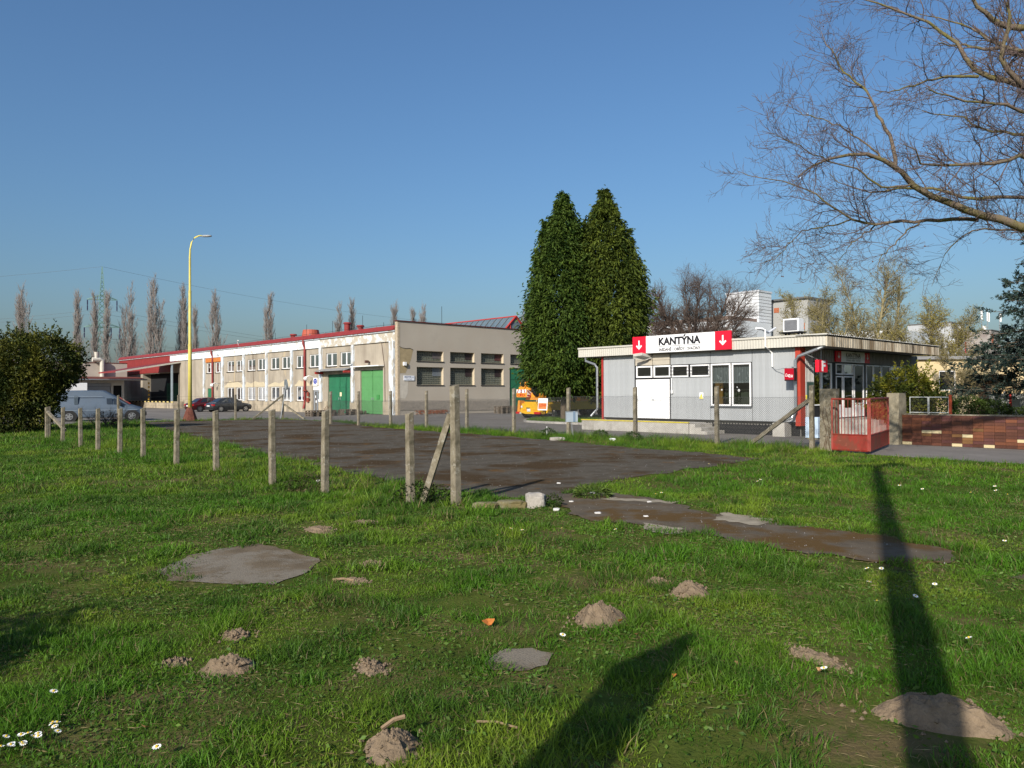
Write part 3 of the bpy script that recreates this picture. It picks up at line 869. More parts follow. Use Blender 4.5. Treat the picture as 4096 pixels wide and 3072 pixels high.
# glass-block windows of the gable
def glass_blocks(a0, a1, z0, z1, insert):
    y = 50.62; w = MB(HO); t = .045
    fr = MB(HO).box(a0, a1, y - .05, y + .05, z0, z0 + t).box(a0, a1, y - .05, y + .05, z1 - t, z1).box(a0, a0 + t, y - .05, y + .05, z0 + t, z1 - t).box(a1 - t, a1, y - .05, y + .05, z0 + t, z1 - t)
    root = fr.build('window', gb_bar, hall)
    n, m = max(2, round((a1 - a0) / .185)), max(2, round((z1 - z0) / .185)); dx, dz = (a1 - a0 - 2 * t) / n, (z1 - z0 - 2 * t) / m
    w.m(0); w.quad((a0 + t, y + .02, z0 + t), (a1 - t, y + .02, z0 + t), (a1 - t, y + .02, z1 - t), (a0 + t, y + .02, z1 - t)); w.m(1)
    ia, iz = a1 - t - round(.32 * n) * dx, z0 + t + round((.3 if z1 - z0 < 1 else .56) * m) * dz
    for i in range(n):
        for j in range(m):
            x0, q0 = a0 + t + i * dx, z0 + t + j * dz
            if x0 + dx / 2 > ia and q0 + dz / 2 > iz: continue
            g = .02; h = .045
            A = [(x0 + g, y + .019, q0 + g), (x0 + dx - g, y + .019, q0 + g), (x0 + dx - g, y + .019, q0 + dz - g), (x0 + g, y + .019, q0 + dz - g)]
            B = [(x0 + h, y - .02, q0 + h), (x0 + dx - h, y - .02, q0 + h), (x0 + dx - h, y - .02, q0 + dz - h), (x0 + h, y - .02, q0 + dz - h)]
            w.add(A + B, [(4, 5, 6, 7), (0, 1, 5, 4), (1, 2, 6, 5), (2, 3, 7, 6), (3, 0, 4, 7)])
    gbp = w.build('glass_blocks', [gb_bar, gb_m], root); gbp['kind'] = 'stuff'
    MB(HO).box(ia, a1 - t, y - .03, y + .0, iz, z1 - t).build('vent_panel', insert, root)
    MB(HO).box(a0 - .05, a1 + .05, 50.24, 50.55, z0 - .07, z0 - .01).build('sill', sill_m, root)


ins = [mat('panel_grey', (.10, .09, .09), .6), mat('panel_dark', (.03, .02, .022), .6), mat('panel_brown', (.08, .03, .03), .6), mat('panel_bluegrey', (.13, .15, .17), .4)]
for i, (a0, a1) in enumerate(GW):
    glass_blocks(a0, a1, 4.37, 5.2, ins[(0, 1, 2)[i]]); glass_blocks(a0, a1, 2.42, 3.88, ins[(3, 1, 1)[i]])
glass_blocks(47.05, 49.7, 4.37, 5.2, ins[1]); glass_blocks(51.4, 54.1, 4.37, 5.2, ins[1]); glass_blocks(51.4, 54.1, 2.42, 3.88, ins[1])
for a0, a1 in ((46.97, 48.67), (48.69, 50.38)):
    mb = MB(HO).box(a0, a1, 50.4, 50.45, .04, 3.95)
    for z in (1.0, 2.0, 3.0): mb.box(a0, a1, 50.37, 50.4, z - .03, z + .03)
    for k in range(3): mb.bar((a0 + .05, 50.385, .1 + k), (a1 - .05, 50.385, .9 + k), .03)
    mb.build('gate_leaf', green_a, hall)
# base of the gable: grey brickwork, broken red bricks where it fell off
mb = MB(HO); r = random.Random(3)
for j in range(11):
    z = .24 + j * .078
    for i in range(47):
        x = 35.0 + i * .255 + (j % 2) * .125
        if x > 46.7: continue
        if j < 2 and x < 39.6 or r.random() < .01: continue
        mb.box(x, x + .243, 50.262 - r.uniform(0, .012), 50.3, z, z + .068)
o = mb.build('base_bricks', brickband, hall); o['kind'] = 'stuff'
mb = MB(HO)
for j in range(4):
    for i in range(20):
        x = 36.4 + i * .17 + (j % 2) * .1
        if r.random() < .3 or x > 39.7: continue
        mb.box(x, x + .15, 50.26 - r.uniform(0, .05), 50.3, .04 + j * .075, .10 + j * .075)
o = mb.build('broken_bricks', redbrick, hall); o['kind'] = 'stuff'
mb = MB(HO)
mb.add([(35.0, 50.294, 3.35), (35.55, 50.294, 3.35), (36.1, 50.294, 4.5), (36.3, 50.294, 5.25), (35.9, 50.294, 5.35), (35.3, 50.294, 5.3), (35.0, 50.294, 5.45)], [(0, 1, 2, 3, 4, 5, 6)])
mb.build('bare_patch', gable_patch, hall)
mb = MB(HO).add([(34.95, 50.293, 1.4), (35.5, 50.293, 1.3), (35.75, 50.293, 1.75), (35.8, 50.293, 2.7), (35.6, 50.293, 3.2), (34.95, 50.293, 3.25)], [(0, 1, 2, 3, 4, 5)]); mb.build('repaired_patch', gable_patch2, hall)
mb = MB(HO).tube([(34.95, 50.28, 5.48), (35.2, 50.28, 5.38), (35.6, 50.28, 5.33), (36.0, 50.28, 5.36), (36.3, 50.28, 5.24)], .018, 4); mb.build('plaster_crack', black, hall)
MB(HO).box(35.27, 35.55, 50.1, 50.28, 3.95, 4.24).build('alarm_box', white_paint, hall, bevel=.02)

# roof light
SK = 51.3
sk = [(SK - 2.35, 54.0, 7.0), (SK + 2.35, 54.0, 7.0), (SK, 54.0, 9.2)]
mb = MB(HO)
for p, q in ((0, 2), (1, 2), (0, 1)): mb.bar(sk[p], sk[q], .16)
for x in (-.75, .75): mb.bar((SK + x, 54, 7.0), (SK + x, 54, 9.2 - abs(x) * .94), .09)
mb.bar((SK, 54, 9.2), (SK, 90, 9.2), .12)
mb.build('skylight_frame', red_paint, hall)
bar_m = mat('skylight_bar', (.10, .10, .10), .6)
ps = MB()
ps.add([(-2.3, .04, 0), (-2.3, .86, 0), (-.05, .86, 2.12), (-.05, .04, 2.12)], [(0, 1, 2, 3)]); pL = ps.mesh('pane', skyglass)
ps = MB(); ps.add([(2.3, .04, 0), (2.3, .86, 0), (.05, .86, 2.12), (.05, .04, 2.12)], [(0, 1, 2, 3)]); pR = ps.mesh('pane', skyglass)
ps = MB(); ps.bar((-2.32, 0, 0), (-.02, 0, 2.18), .06); ps.bar((2.32, 0, 0), (.02, 0, 2.18), .06); pB = ps.mesh('skylight_bar', bar_m)
for k in range(40):
    loc = sub((SK, 54.05 + .9 * k, 7.03), HO)
    link('pane', pL, hall, loc); link('pane', pR, hall, loc); link('skylight_bar', pB, hall, loc)
MB(HO).add([(SK - 2.25, 54.05, 7.05), (SK + 2.25, 54.05, 7.05), (SK, 54.05, 9.1)], [(0, 1, 2)]).build('pane', skyglass, hall)

# loading bay with its lean-to canopy
CB0, CB1 = 97.6, 104.6
mb = MB(HO).add([(35, CB0, 5.74), (27.5, CB0, 4.36), (27.5, CB1, 4.36), (35, CB1, 5.74), (35, CB0, 5.90), (27.5, CB0, 4.52), (27.5, CB1, 4.52), (35, CB1, 5.90)],
                [(0, 1, 2, 3), (4, 5, 6, 7), (0, 1, 5, 4), (1, 2, 6, 5)])
mb.build('canopy', roof_red, hall)
mb = MB(HO).extrude([(35, CB0 - .08, 5.66), (27.5, CB0 - .08, 4.30), (27.5, CB0 - .08, 4.50), (35, CB0 - .08, 5.86)], (0, .06, 0)); mb.build('canopy_edge', mat('pale_trim', (.5, .47, .4), .7), hall)
MB(HO).box(33.85, 34.05, CB0, CB0 + .2, .84, 5.5).build('canopy_post', mat('bluegrey_post', (.28, .34, .38), .7, .1), hall)
dk = MB(HO).box(33.6, 36.05, 96.3, 116, 0, .84).build('loading_dock', plinth_m, hall)
for k in range(26):
    MB(HO).box(33.56, 33.64, 96.3 + k * .7, 96.3 + (k + 1) * .7 - .01, .72, .87).build('edge_stripe', black if k % 2 else mat('stripe_yellow', (.62, .5, .2), .6), hall)
MB(HO).box(35.9, 36.0, 100.6, 105.2, .85, 3.2).build('dock_door', mat('deep_green', (.01, .06, .03), .6), hall)
for k in range(5):
    MB(HO).box(33.2, 33.35, 104.0, 104.15, 1.05 + k * .5, 1.3 + k * .5).build('hanging_chain', mat('chain_yellow', (.7, .4, .05), .5), hall)
mb = MB(HO).box(33.27, 33.29, 104.06, 104.08, .9, 3.6); mb.build('hanging_chain', black, hall)

# lower wing at the far left
LOo = (20, 105, 0)
low = ything('low_annex', 'low white annex with a rusty flat roof behind the van, left of the hall', 'building', 20, 105)
mb = MB(LOo); wall_open(mb, lambda s, z, d: (s, 106.4 + d, z), 12, 31, 0, 3.6, [(26.6, 29.4, .4, 3.2, .3), (29.7, 30.7, 1.4, 2.9, .1)], .3, back=1); mb.box(30.98, 31.0, 106.41, 118, 0, 3.6)
mb.build('wall', [mat('annex_white', (.62, .60, .56), .9, .05), dark], low)
mb = MB(LOo).box(12, 33.2, 104.8, 118, 3.62, 3.72); rf = mb.build('roof', rust_roof, low)
MB(LOo).extrude([(12, 104.8, 3.73), (12, 107.5, 4.05), (12, 107.5, 3.73)], (21.1, 0, 0)).build('roof_sheet', rust_roof, low)
MB(LOo).tube([(12, 104.72, 3.6), (33.3, 104.72, 3.63)], .09, 8).build('gutter', galv, low)
MB(LOo).box(26.7, 29.3, 106.3, 106.36, .4, 2.75).box(26.62, 29.4, 106.2, 106.36, 2.78, 3.18).build('shutter', mat('shutter_grey', (.32, .33, .35), .6, .05), low)
MB(LOo).box(19, 33.0, 112, 122, 3.7, 5.95).build('upper_block', mat('annex_beige', (.45, .40, .34), .95, .07, 1), low)
MB(LOo).box(18.9, 33.05, 111.95, 122, 5.95, 6.03).build('coping', rust_roof, low)
mb = MB(LOo).tube([(29.8, 111.6, 3.75), (29.8, 111.6, 6.3), (29.5, 111.6, 6.4), (28.6, 111.6, 6.4)], .3, 10).tube([(29.1, 111.6, 6.4), (29.1, 111.6, 7.4)], [.2, .28], 10)
mb.build('flue_pipe', mat('cream_duct', (.55, .52, .45), .6), low)
tr = ything('box_truck', 'white box truck body standing under the annex roof behind the van', 'truck', 23.5, 103)
MB((23.5, 103, 0)).box(22.2, 25.4, 101.2, 105.2, .9, 3.15).build('cargo_box', white_paint, tr, bevel=.03)
for (x, y) in ((22.35, 101.9), (22.35, 104.5), (25.2, 101.9), (25.2, 104.5)):
    MB((23.5, 103, 0)).tube([(x - .13, y, .48), (x + .13, y, .48)], .48, 14).build('wheel', black, tr)
MB((23.5, 103, 0)).box(22.5, 25.1, 100.2, 106.5, .55, .9).build('chassis', black, tr)

# signs fixed to the hall
navy = mat('sign_navy', (.02, .03, .12), .5)
sg = ything('company_sign', 'small white company plate with blue lettering on the gable wall', 'sign', 35.85, 50.27, 2.97)
SO = (35.85, 50.27, 2.97)
MB(SO).box(35.34, 36.38, 50.24, 50.27, 2.77, 3.16).build('plate', mat('sign_white', (.72, .75, .80), .5, .02), sg)
lettering('lettering', 'BELJUVVER', lambda x, y: sub((35.42 + x, 50.235, 2.98 + y), SO), .66, .12, navy, sg, bold=.03)
lettering('lettering', 's.r.o.', lambda x, y: sub((36.12 + x, 50.235, 2.98 + y), SO), .2, .09, navy, sg)
lettering('lettering', 'bytový textil', lambda x, y: sub((35.6 + x, 50.235, 2.83 + y), SO), .5, .09, navy, sg)
sg = ything('oval_sign', 'white plate with a dark blue oval above the glazed hall door', 'sign', 34.9, 63.7, 2.75)
SO = (34.9, 63.7, 2.75)
MB(SO).box(34.92, 34.95, 63.3, 64.1, 2.48, 3.2).build('plate', white_paint, sg)
el = [(34.915, 63.7 + .33 * math.cos(t * .3927), 2.88 + .26 * math.sin(t * .3927)) for t in range(16)]
MB(SO).add(el, [tuple(range(16))]).build('oval', mat('sign_blue', (.03, .05, .3), .5), sg)
mb = MB(SO)
for k in range(4): mb.box(34.908, 34.914, 63.48 + .105 * k, 63.56 + .105 * k, 2.86 + .02 * (k < 2), 2.98)
for k in range(2): mb.box(34.908, 34.914, 63.55 + .16 * k, 63.67 + .16 * k, 2.71, 2.77)
mb.build('print_bars', mat('print_lavender', (.32, .34, .6), .6), sg)
# ================================================================== CANTEEN PAVILION
clad = mat('grey_cladding', (.385, .40, .41), .5, .04, 2.5, metallic=.15, objvar=.05, dirt=(.31, .32, .33), dscale=1.6, dlo=.5, dhi=.7, damt=.5, stretch=(1, 1, .25))
clad_side = mat('side_cladding', (.28, .27, .26), .6, .08, 2.5, objvar=.05)
rib_white = mat('pale_joint', (.62, .62, .6), .5)
fascia_m = mat('cream_fascia', (.50, .48, .425), .7, .06, 1.0, dirt=(.45, .40, .32), dscale=.6, damt=.5)
fascia_s = mat('stained_fascia', (.52, .46, .36), .75, .10, 1.4, dirt=(.15, .10, .05), dscale=1.8, dlo=.40, dhi=.60, damt=.9, stretch=(1.6, 1.6, .2), objvar=.18)
beige_c = mat('beige_concrete', (.44, .40, .33), .95, .12, 2.0, bump=.2, dirt=(.4, .34, .26), dscale=2)
tile_m = mat('plinth_tile', (.022, .022, .024), .35, .3, 9)
grout = mat('tile_grout', (.2, .19, .17), .9)
sign_w = mat('sign_white_sheet', (.84, .84, .85), .4, .01)
sign_r = mat('sign_red_sheet', (.72, .012, .035), .4, .03)
ink = mat('sign_ink', (.012, .012, .016), .5)
yellow_edge = mat('yellow_edge_paint', (.62, .50, .03), .6, .15, 8, dirt=(.35, .28, .1), dscale=6)
black_fr = mat('black_frame', (.016, .017, .02), .5)

KO = (28.4, 13.9, 0)
kan = ything('canteen_pavilion', 'low grey clad canteen pavilion with a flat overhanging cream roof and white doors', 'building', 28.4, 13.9)
fk = lambda s, z, d: (28.45 + d, s, z)
KH = [(16.93, 17.87, 1.17, 2.95, 2.4), (16.0, 16.87, 1.17, 2.95, 2.4), (19.0, 19.85, 2.42, 2.94, .5), (17.94, 18.88, 2.42, 2.94, .5), (20.92, 21.82, 2.42, 2.96, .5), (19.93, 20.84, 2.42, 2.96, .5)]
mb = MB(KO)
wall_open(mb, fk, 14.09, 23.89, .55, 3.48, [h for h in KH if h[4] < 1] + [(16.0, 17.87, 1.17, 2.95, .12)], .5, back=None)
mb.build('front_wall', black_fr, kan)
# room behind the big window
mb = MB(KO); mb.quad((30.4, 15.2, .55), (30.4, 19.0, .55), (30.4, 19.0, 3.3), (30.4, 15.2, 3.3)); mb.quad((28.6, 19.0, .55), (30.4, 19.0, .55), (30.4, 19.0, 3.3), (28.6, 19.0, 3.3))
mb.quad((28.6, 15.2, .55), (30.4, 15.2, .55), (30.4, 15.2, 3.3), (28.6, 15.2, 3.3)); mb.quad((28.6, 15.2, .56), (30.4, 15.2, .56), (30.4, 19, .56), (28.6, 19, .56)); mb.quad((28.6, 15.2, 3.3), (30.4, 15.2, 3.3), (30.4, 19, 3.3), (28.6, 19, 3.3))
mb.build('room_wall', mat('room_wall', (.16, .175, .14), .9, .08), kan)
MB(KO).box(29.0, 29.06, 17.72, 18.1, .56, 2.2).box(29.0, 29.07, 17.68, 17.72, .56, 2.2).build('wooden_door', mat('knotty_pine', (.42, .22, .05), .5, .25, 2.5, stretch=(1, 1, .1), dirt=(.2, .08, .02), dscale=4), kan)
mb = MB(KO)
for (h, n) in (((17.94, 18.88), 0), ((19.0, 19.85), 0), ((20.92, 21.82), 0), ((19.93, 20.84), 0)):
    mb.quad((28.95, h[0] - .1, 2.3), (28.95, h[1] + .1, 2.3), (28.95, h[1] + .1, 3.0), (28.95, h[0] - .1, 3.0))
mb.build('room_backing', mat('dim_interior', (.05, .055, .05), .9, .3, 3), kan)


def fixed_window(b0, b1, z0, z1, t=.06, a=28.44, parent=kan):
    f = MB(KO); f.box(a - .06, a, b0, b1, z0, z0 + t); f.box(a - .06, a, b0, b1, z1 - t, z1); f.box(a - .06, a, b0, b0 + t, z0 + t, z1 - t); f.box(a - .06, a, b1 - t, b1, z0 + t, z1 - t)
    o = f.build('window', pvc, parent, bevel=.008)
    MB(KO).quad((a - .025, b0 + t, z0 + t), (a - .025, b1 - t, z0 + t), (a - .025, b1 - t, z1 - t), (a - .025, b0 + t, z1 - t)).build('pane', glass, o)
    return o


lace = bpy.data.materials.new('lace'); lace.use_nodes = True
_n = lace.node_tree; _t = _n.nodes.new('ShaderNodeBsdfTransparent'); _x = _n.nodes.new('ShaderNodeMixShader'); _x.inputs[0].default_value = .35
_n.nodes['Principled BSDF'].inputs['Base Color'].default_value = (.62, .66, .68, 1); _n.links.new(_t.outputs[0], _x.inputs[1]); _n.links.new(_n.nodes['Principled BSDF'].outputs[0], _x.inputs[2])
_n.links.new(_x.outputs[0], _n.nodes['Material Output'].inputs['Surface'])
for b0, b1 in ((16.93, 17.87), (16.0, 16.87)):
    o = fixed_window(b0, b1, 1.17, 2.95, .065)
    mb = MB(KO); n = 14; w = (b1 - b0) / n
    for k in range(n):
        y0, y1 = b0 + k * w, b0 + (k + 1) * w; x0, x1 = 28.55 + .02 * (k % 2), 28.55 + .02 * ((k + 1) % 2)
        mb.quad((x0, y0, 2.15), (x1, y1, 2.15), (x1, y1, 2.86), (x0, y0, 2.86)); mb.add([(x0, y0, 2.15), (x1, y1, 2.15), (x1, (y0 + y1) / 2, 2.11)], [(0, 1, 2)])
    mb.build('lace_curtain', lace, o)
    mb = MB(KO); r = random.Random(int(b0 * 10))
    for k in range(n): mb.box(28.535, 28.54, b0 + (k + .3) * w, b0 + (k + .75) * w, 2.14, 2.175); mb.box(28.535, 28.54, b0 + (k + .35) * w, b0 + (k + .55) * w, 2.2, 2.225) if k % 2 else None
    for k in range(7):
        y, z = r.uniform(b0 + .08, b1 - .08), r.uniform(2.3, 2.75)
        for q in range(4): mb.box(28.535, 28.54, y, y + .018, z - q * .03, z + .02 - q * .03)
    mb.build('lace_pattern', mat('lace_white', (.7, .72, .72), .8), o)
mb = MB(KO)
for (y, z, s) in ((16.55, 1.82, .05), (16.63, 1.95, .025), (17.35, 1.85, .035)):
    for k in range(6):
        an = k * 1.047; mb.add([(28.40, y, z), (28.40, y + s * math.cos(an - .35), z + s * math.sin(an - .35)), (28.40, y + 1.2 * s * math.cos(an), z + 1.2 * s * math.sin(an)), (28.40, y + s * math.cos(an + .35), z + s * math.sin(an + .35))], [(0, 1, 2, 3)])
mb.build('paper_flower', MATS['lace_white'], kan)
fixed_window(19.0, 19.85, 2.42, 2.94); fixed_window(17.94, 18.88, 2.42, 2.94)
fixed_window(20.92, 21.82, 2.42, 2.96, .07); fixed_window(19.93, 20.84, 2.42, 2.96, .07)
mb = MB(KO)
for z in (2.55, 2.7, 2.85): mb.bar((28.3, 17.9, z), (28.3, 19.9, z), .018)
for y in (17.95, 18.9, 19.85): mb.bar((28.3, y, 2.48), (28.3, y, 2.9), .018); mb.bar((28.3, y, 2.7), (28.42, y, 2.7), .018)
mb.build('window_grille', black, kan)
# doors
for b0, b1 in ((20.95, 21.82), (19.97, 20.93)):
    d = MB(KO).box(28.36, 28.42, b0, b1, .57, 2.34).build('door', pvc, kan, bevel=.008)
    mb = MB(KO)
    for z0, z1 in ((.68, 1.4), (1.48, 2.22)):
        for q in (((b0 + .1, z0), (b1 - .1, z0)), ((b1 - .1, z0), (b1 - .1, z1)), ((b1 - .1, z1), (b0 + .1, z1)), ((b0 + .1, z1), (b0 + .1, z0))):
            mb.bar((28.355, *q[0]), (28.355, *q[1]), .022)
    mb.build('door_moulding', pvc, d)
    MB(KO).tube([(28.34, b1 - .06, 1.42), (28.30, b1 - .06, 1.42), (28.30, b1 - .17, 1.42)], .012, 5).build('handle', grey_metal, d)
for b0, b1 in ((20.9, 21.85), (19.96, 20.86)):
    for z0, z1 in ((2.99, 3.2), (3.21, 3.47)):
        MB(KO).box(28.37, 28.44, b0, b1, z0, z1).build('concrete_panel', beige_c, kan)
# cladding strips
strip = {}


def clad_zone(b0, b1, z0, z1, w=.138):
    n = max(1, round((b1 - b0) / w)); w = (b1 - b0) / n
    key = (round(w, 3), round(z1 - z0, 3))
    if key not in strip:
        s = MB(); h = z1 - z0
        s.extrude([(0, .0, 0), (-.016, .0, 0), (-.016, w - .016, 0), (-.024, w - .012, 0), (-.024, w - .003, 0), (-.010, w - .001, 0), (0, w - .001, 0)], (0, 0, h)); strip[key] = s.mesh('cladding_strip', clad)
    for k in range(n): link('cladding_strip', strip[key], kan, sub((28.445, b0 + k * w, z0), KO))


clad_zone(21.95, 23.8, .57, 3.48); clad_zone(17.92, 19.93, .57, 2.4); clad_zone(17.92, 19.93, 2.98, 3.48); clad_zone(15.97, 17.9, .57, 1.12)
clad_zone(15.97, 17.9, 2.98, 3.48); clad_zone(14.1, 15.95, .57, 3.48)
MB(KO).box(28.33, 28.44, 15.97, 17.9, 1.12, 1.15).box(28.40, 28.44, 17.9, 19.93, 2.4, 2.42).build('window_sill', galv, kan)
MB(KO).box(28.38, 28.46, 23.81, 23.9, .3, 3.48).build('corner_trim', red_paint, kan)
MB(KO).box(28.36, 28.76, 13.88, 14.09, .42, 3.48).build('corner_post', mat('corner_red', (.40, .05, .03), .5, .1), kan)

# side front under the deep eaves
fs = lambda s, z, d: (s, 13.95 + d, z)
SHO = [(29.53, 30.23, 1.19, 2.92, 1.5), (30.3, 31.18, 1.19, 2.92, 1.5), (31.63, 32.25, 2.46, 2.92, 1.5), (32.36, 33.28, 2.46, 2.92, 1.5), (31.63, 32.25, .66, 2.4, 1.5), (32.36, 33.28, .66, 2.4, 1.5), (33.42, 34.37, .66, 2.92, 1.5)]
xs = [(34.7, 35.42), (35.5, 36.32), (36.42, 37.35), (37.45, 38.3), (38.4, 39.3), (39.4, 40.2)]
SHO += [(x0, x1, 1.19, 2.92, 1.5) for x0, x1 in xs]
mb = MB(KO); wall_open(mb, fs, 28.76, 40.8, .5, 3.48, SHO, 1.5, back=None); mb.build('side_wall', black_fr, kan)
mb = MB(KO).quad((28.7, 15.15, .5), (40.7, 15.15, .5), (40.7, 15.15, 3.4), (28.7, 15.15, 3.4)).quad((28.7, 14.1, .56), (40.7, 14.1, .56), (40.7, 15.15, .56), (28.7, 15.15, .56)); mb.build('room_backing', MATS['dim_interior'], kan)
for s0, s1, z0, z1, _ in SHO:
    t = .05; y = 13.9
    f = MB(KO).box(s0, s1, y, y + .05, z1 - t, z1).box(s1 - t * 1.3, s1, y, y + .05, z0, z1 - t).box(s0, s0 + t, y + .02, y + .05, z0, z1 - t)
    zb = z0 if z0 > 1 else (1.2 if z1 > 2.5 else z0)
    f.box(s0 + t, s1 - t * 1.3, y, y + .05, zb, zb + t)
    is_door = z0 < 1
    o = f.build('glazed_door' if abs(s0 - 32.36) < .01 and is_door else 'window', pvc, kan)
    if is_door and s0 != 32.36:
        MB(KO).box(s0 + t, s1 - t, y + .01, y + .04, z0, 1.2).build('lower_panel', pvc, o); zb = 1.2
    if is_door and abs(s0 - 32.36) < .01:
        MB(KO).box(s0 + t, s1 - t, y + .01, y + .04, z0, 1.05).build('lower_panel', pvc, o); zb = 1.05
        MB(KO).tube([(s0 + .05, y - .05, 1.55), (s1 - .05, y - .05, 1.6)], .015, 6).build('handle', grey_metal, o)
    MB(KO).quad((s0 + t, y + .03, zb), (s1 - t, y + .03, zb), (s1 - t, y + .03, z1 - t), (s0 + t, y + .03, z1 - t)).build('pane', glass, o)
me_s = MB().extrude([(0, 0, 0), (.09, 0, 0), (.09, -.02, 0), (0, -.02, 0)], (0, 0, 2.88)).mesh('cladding_strip', clad_side)
me_r = MB().extrude([(.092, 0, 0), (.118, 0, 0), (.118, -.035, 0), (.092, -.035, 0)], (0, 0, 2.88)).mesh('cladding_rib', rib_white)
for k in range(6):
    link('cladding_strip', me_s, kan, sub((28.78 + k * .12, 13.945, .6), KO)); link('cladding_rib', me_r, kan, sub((28.78 + k * .12, 13.945, .6), KO))
me_u = MB().extrude([(0, 0, 0), (.06, 0, 0), (.06, -.02, 0), (0, -.02, 0)], (0, 0, .5)).mesh('cladding_strip', clad_side)
me_v = MB().extrude([(.062, 0, 0), (.078, 0, 0), (.078, -.032, 0), (.062, -.032, 0)], (0, 0, .5)).mesh('cladding_rib', MATS['side_cladding'])
for k in range(70):
    x = 29.52 + k * .16
    if x > 40.7: break
    link('cladding_strip', me_u, kan, sub((x, 13.945, 2.97), KO)); link('cladding_strip', me_u, kan, sub((x + .08, 13.93, 2.97), KO))
MB(KO).box(40.75, 40.85, 13.9, 23.9, .3, 3.48).box(28.5, 40.8, 23.8, 23.9, .3, 3.48).build('rear_wall', clad_side, kan)
# plinth
MB(KO).box(28.62, 40.7, 14.0, 23.8, 0, .56).build('plinth_core', grout, kan)
mb = MB(KO)
for i in range(72):
    y = 14.03 + i * .068
    if y > 18.2: break
    for j in range(4):
        z = -.06 + j * .16 + (i % 2) * .05
        if z > .40: continue
        mb.box(28.605, 28.622, y, y + .06, max(.0, z), min(.54, z + .15))
for i in range(8):
    for j in range(4):
        z = -.06 + j * .16 + (i % 2) * .05
        if z > .40: continue
        mb.box(28.64 + i * .068, 28.70 + i * .068, 13.985, 14.001, max(.0, z), min(.5, z + .15))
o = mb.build('plinth_tiles', tile_m, kan); o['kind'] = 'stuff'
# roof and fascia
MB(KO).box(28.16, 40.25, 12.78, 25.05, 3.5, 3.90).build('roof', mat('roof_felt', (.2, .2, .19), .9), kan)
n = 200; pts = []
for k in range(n + 1):
    y = 12.72 + k * (25.13 - 12.72) / n
    pts.append((28.10 + (.018 if k % 2 else 0), y))
mb = MB(KO)
for k in range(n):
    (x0, y0), (x1, y1) = pts[k], pts[k + 1]
    mb.quad((x0, y0, 3.49), (x1, y1, 3.49), (x1, y1, 3.87), (x0, y0, 3.87))
mb.build('front_fascia', fascia_m, kan)
MB(KO).box(28.06, 28.2, 12.70, 25.15, 3.87, 3.945).build('roof_edging', fascia_m, kan)
MB(KO).box(28.12, 40.3, 25.04, 25.12, 3.49, 3.9).box(40.2, 40.28, 12.78, 25.04, 3.49, 3.9).build('rear_fascia', fascia_m, kan)
r = random.Random(8); x = 28.1
while x < 40.25:
    w = min(r.choice((.55, .8, 1.0, .45)), 40.28 - x)
    mb = MB(KO); m = max(2, round(w / .09))
    for k in range(m):
        x0, x1 = x + w * k / m, x + w * (k + 1) / m - .002; q = .012 if k % 2 else 0
        mb.box(x0, x1, 12.70 + q, 12.76, 3.46, 3.83)
    mb.build('fascia_sheet', fascia_s, kan); x += w
MB(KO).box(28.1, 40.3, 12.72, 12.79, 3.83, 3.87).build('shadow_gap', black_fr, kan)
mb = MB(KO)
for k in range(150):
    x0, x1 = 28.0 + k * .0825, 28.0 + (k + 1) * .0825
    z0, z1 = 3.885 + (.035 if k % 2 else 0), 3.885 + (0 if k % 2 else .035)
    mb.quad((x0, 12.66, z0), (x1, 12.66, z1), (x1, 13.9, z1 + .03), (x0, 13.9, z0 + .03))
mb.build('corrugated_roof_edge', mat('pale_corrugated', (.55, .53, .47), .7, .1), kan)
# platform, steps
MB(KO).box(27.2, 28.6, 18.22, 24.15, 0, .46).build('loading_platform', pale_concrete, kan, bevel=.02)
MB(KO).box(27.18, 27.27, 18.2, 24.17, .455, .50).build('platform_edge', yellow_edge, kan)
for k in range(3):
    MB(KO).box(27.25, 28.58, 17.34 + .29 * k, 17.34 + .29 * (k + 1) - .004, 0, .14 + .14 * k).build('step', pale_concrete, kan, bevel=.012)
MB(KO).box(31.2, 35.0, 12.5, 13.9, 0, .62).build('entrance_platform', pale_concrete, kan, bevel=.02)
for k in range(3): MB(KO).box(31.6, 33.8, 11.65 + .28 * k, 12.496, 0 + .2 * k + .001, .2 + .2 * k).build('step', pale_concrete, kan)
teal = mat('teal_rail', (.02, .16, .17), .5)
MB(KO).tube([(32.0, 11.7, .35), (32.0, 11.7, .55), (33.42, 12.5, 1.2), (33.9, 12.5, 1.2), (33.9, 12.5, .62)], .025, 6).build('handrail', teal, kan)
# pipes, lamp, AC, boxes
MB(KO).tube([(28.2, 24.75, 3.5), (28.2, 24.75, 3.3), (28.25, 24.2, 3.12), (28.27, 24.08, 2.95), (28.27, 24.08, .95), (28.1, 24.35, .62)], .06, 8).build('rain_pipe', galv, kan)
MB(KO).tube([(28.28, 12.85, 3.5), (28.2, 13.1, 3.38), (28.15, 13.85, 3.12), (28.15, 13.98, 2.95), (28.15, 13.98, 1.0), (28.1, 14.1, .75), (28.05, 14.45, .62)], .06, 8).build('rain_pipe', galv, kan)
for z in (2.0, .98): MB(KO).box(28.2, 28.44, 24.0, 24.02, z, z + .03).build('pipe_clip', black, kan)
lp = MB(KO).extrude([(28.3, 20.92, 3.33), (27.75, 21.0, 3.42), (27.7, 21.45, 3.38), (27.75, 21.5, 3.28), (28.2, 21.05, 3.22)], (0, 0, .12)).tube([(28.44, 20.9, 3.3), (28.25, 20.95, 3.3)], .035, 6).build('flood_lamp', mat('lamp_grey', (.45, .44, .4), .5), kan)
MB(KO).tube([(28.36, 19.84, 2.38), (28.36, 19.84, 1.84)], .018, 6).box(28.33, 28.4, 19.79, 19.87, 1.7, 1.84).build('door_switch', pvc, kan)
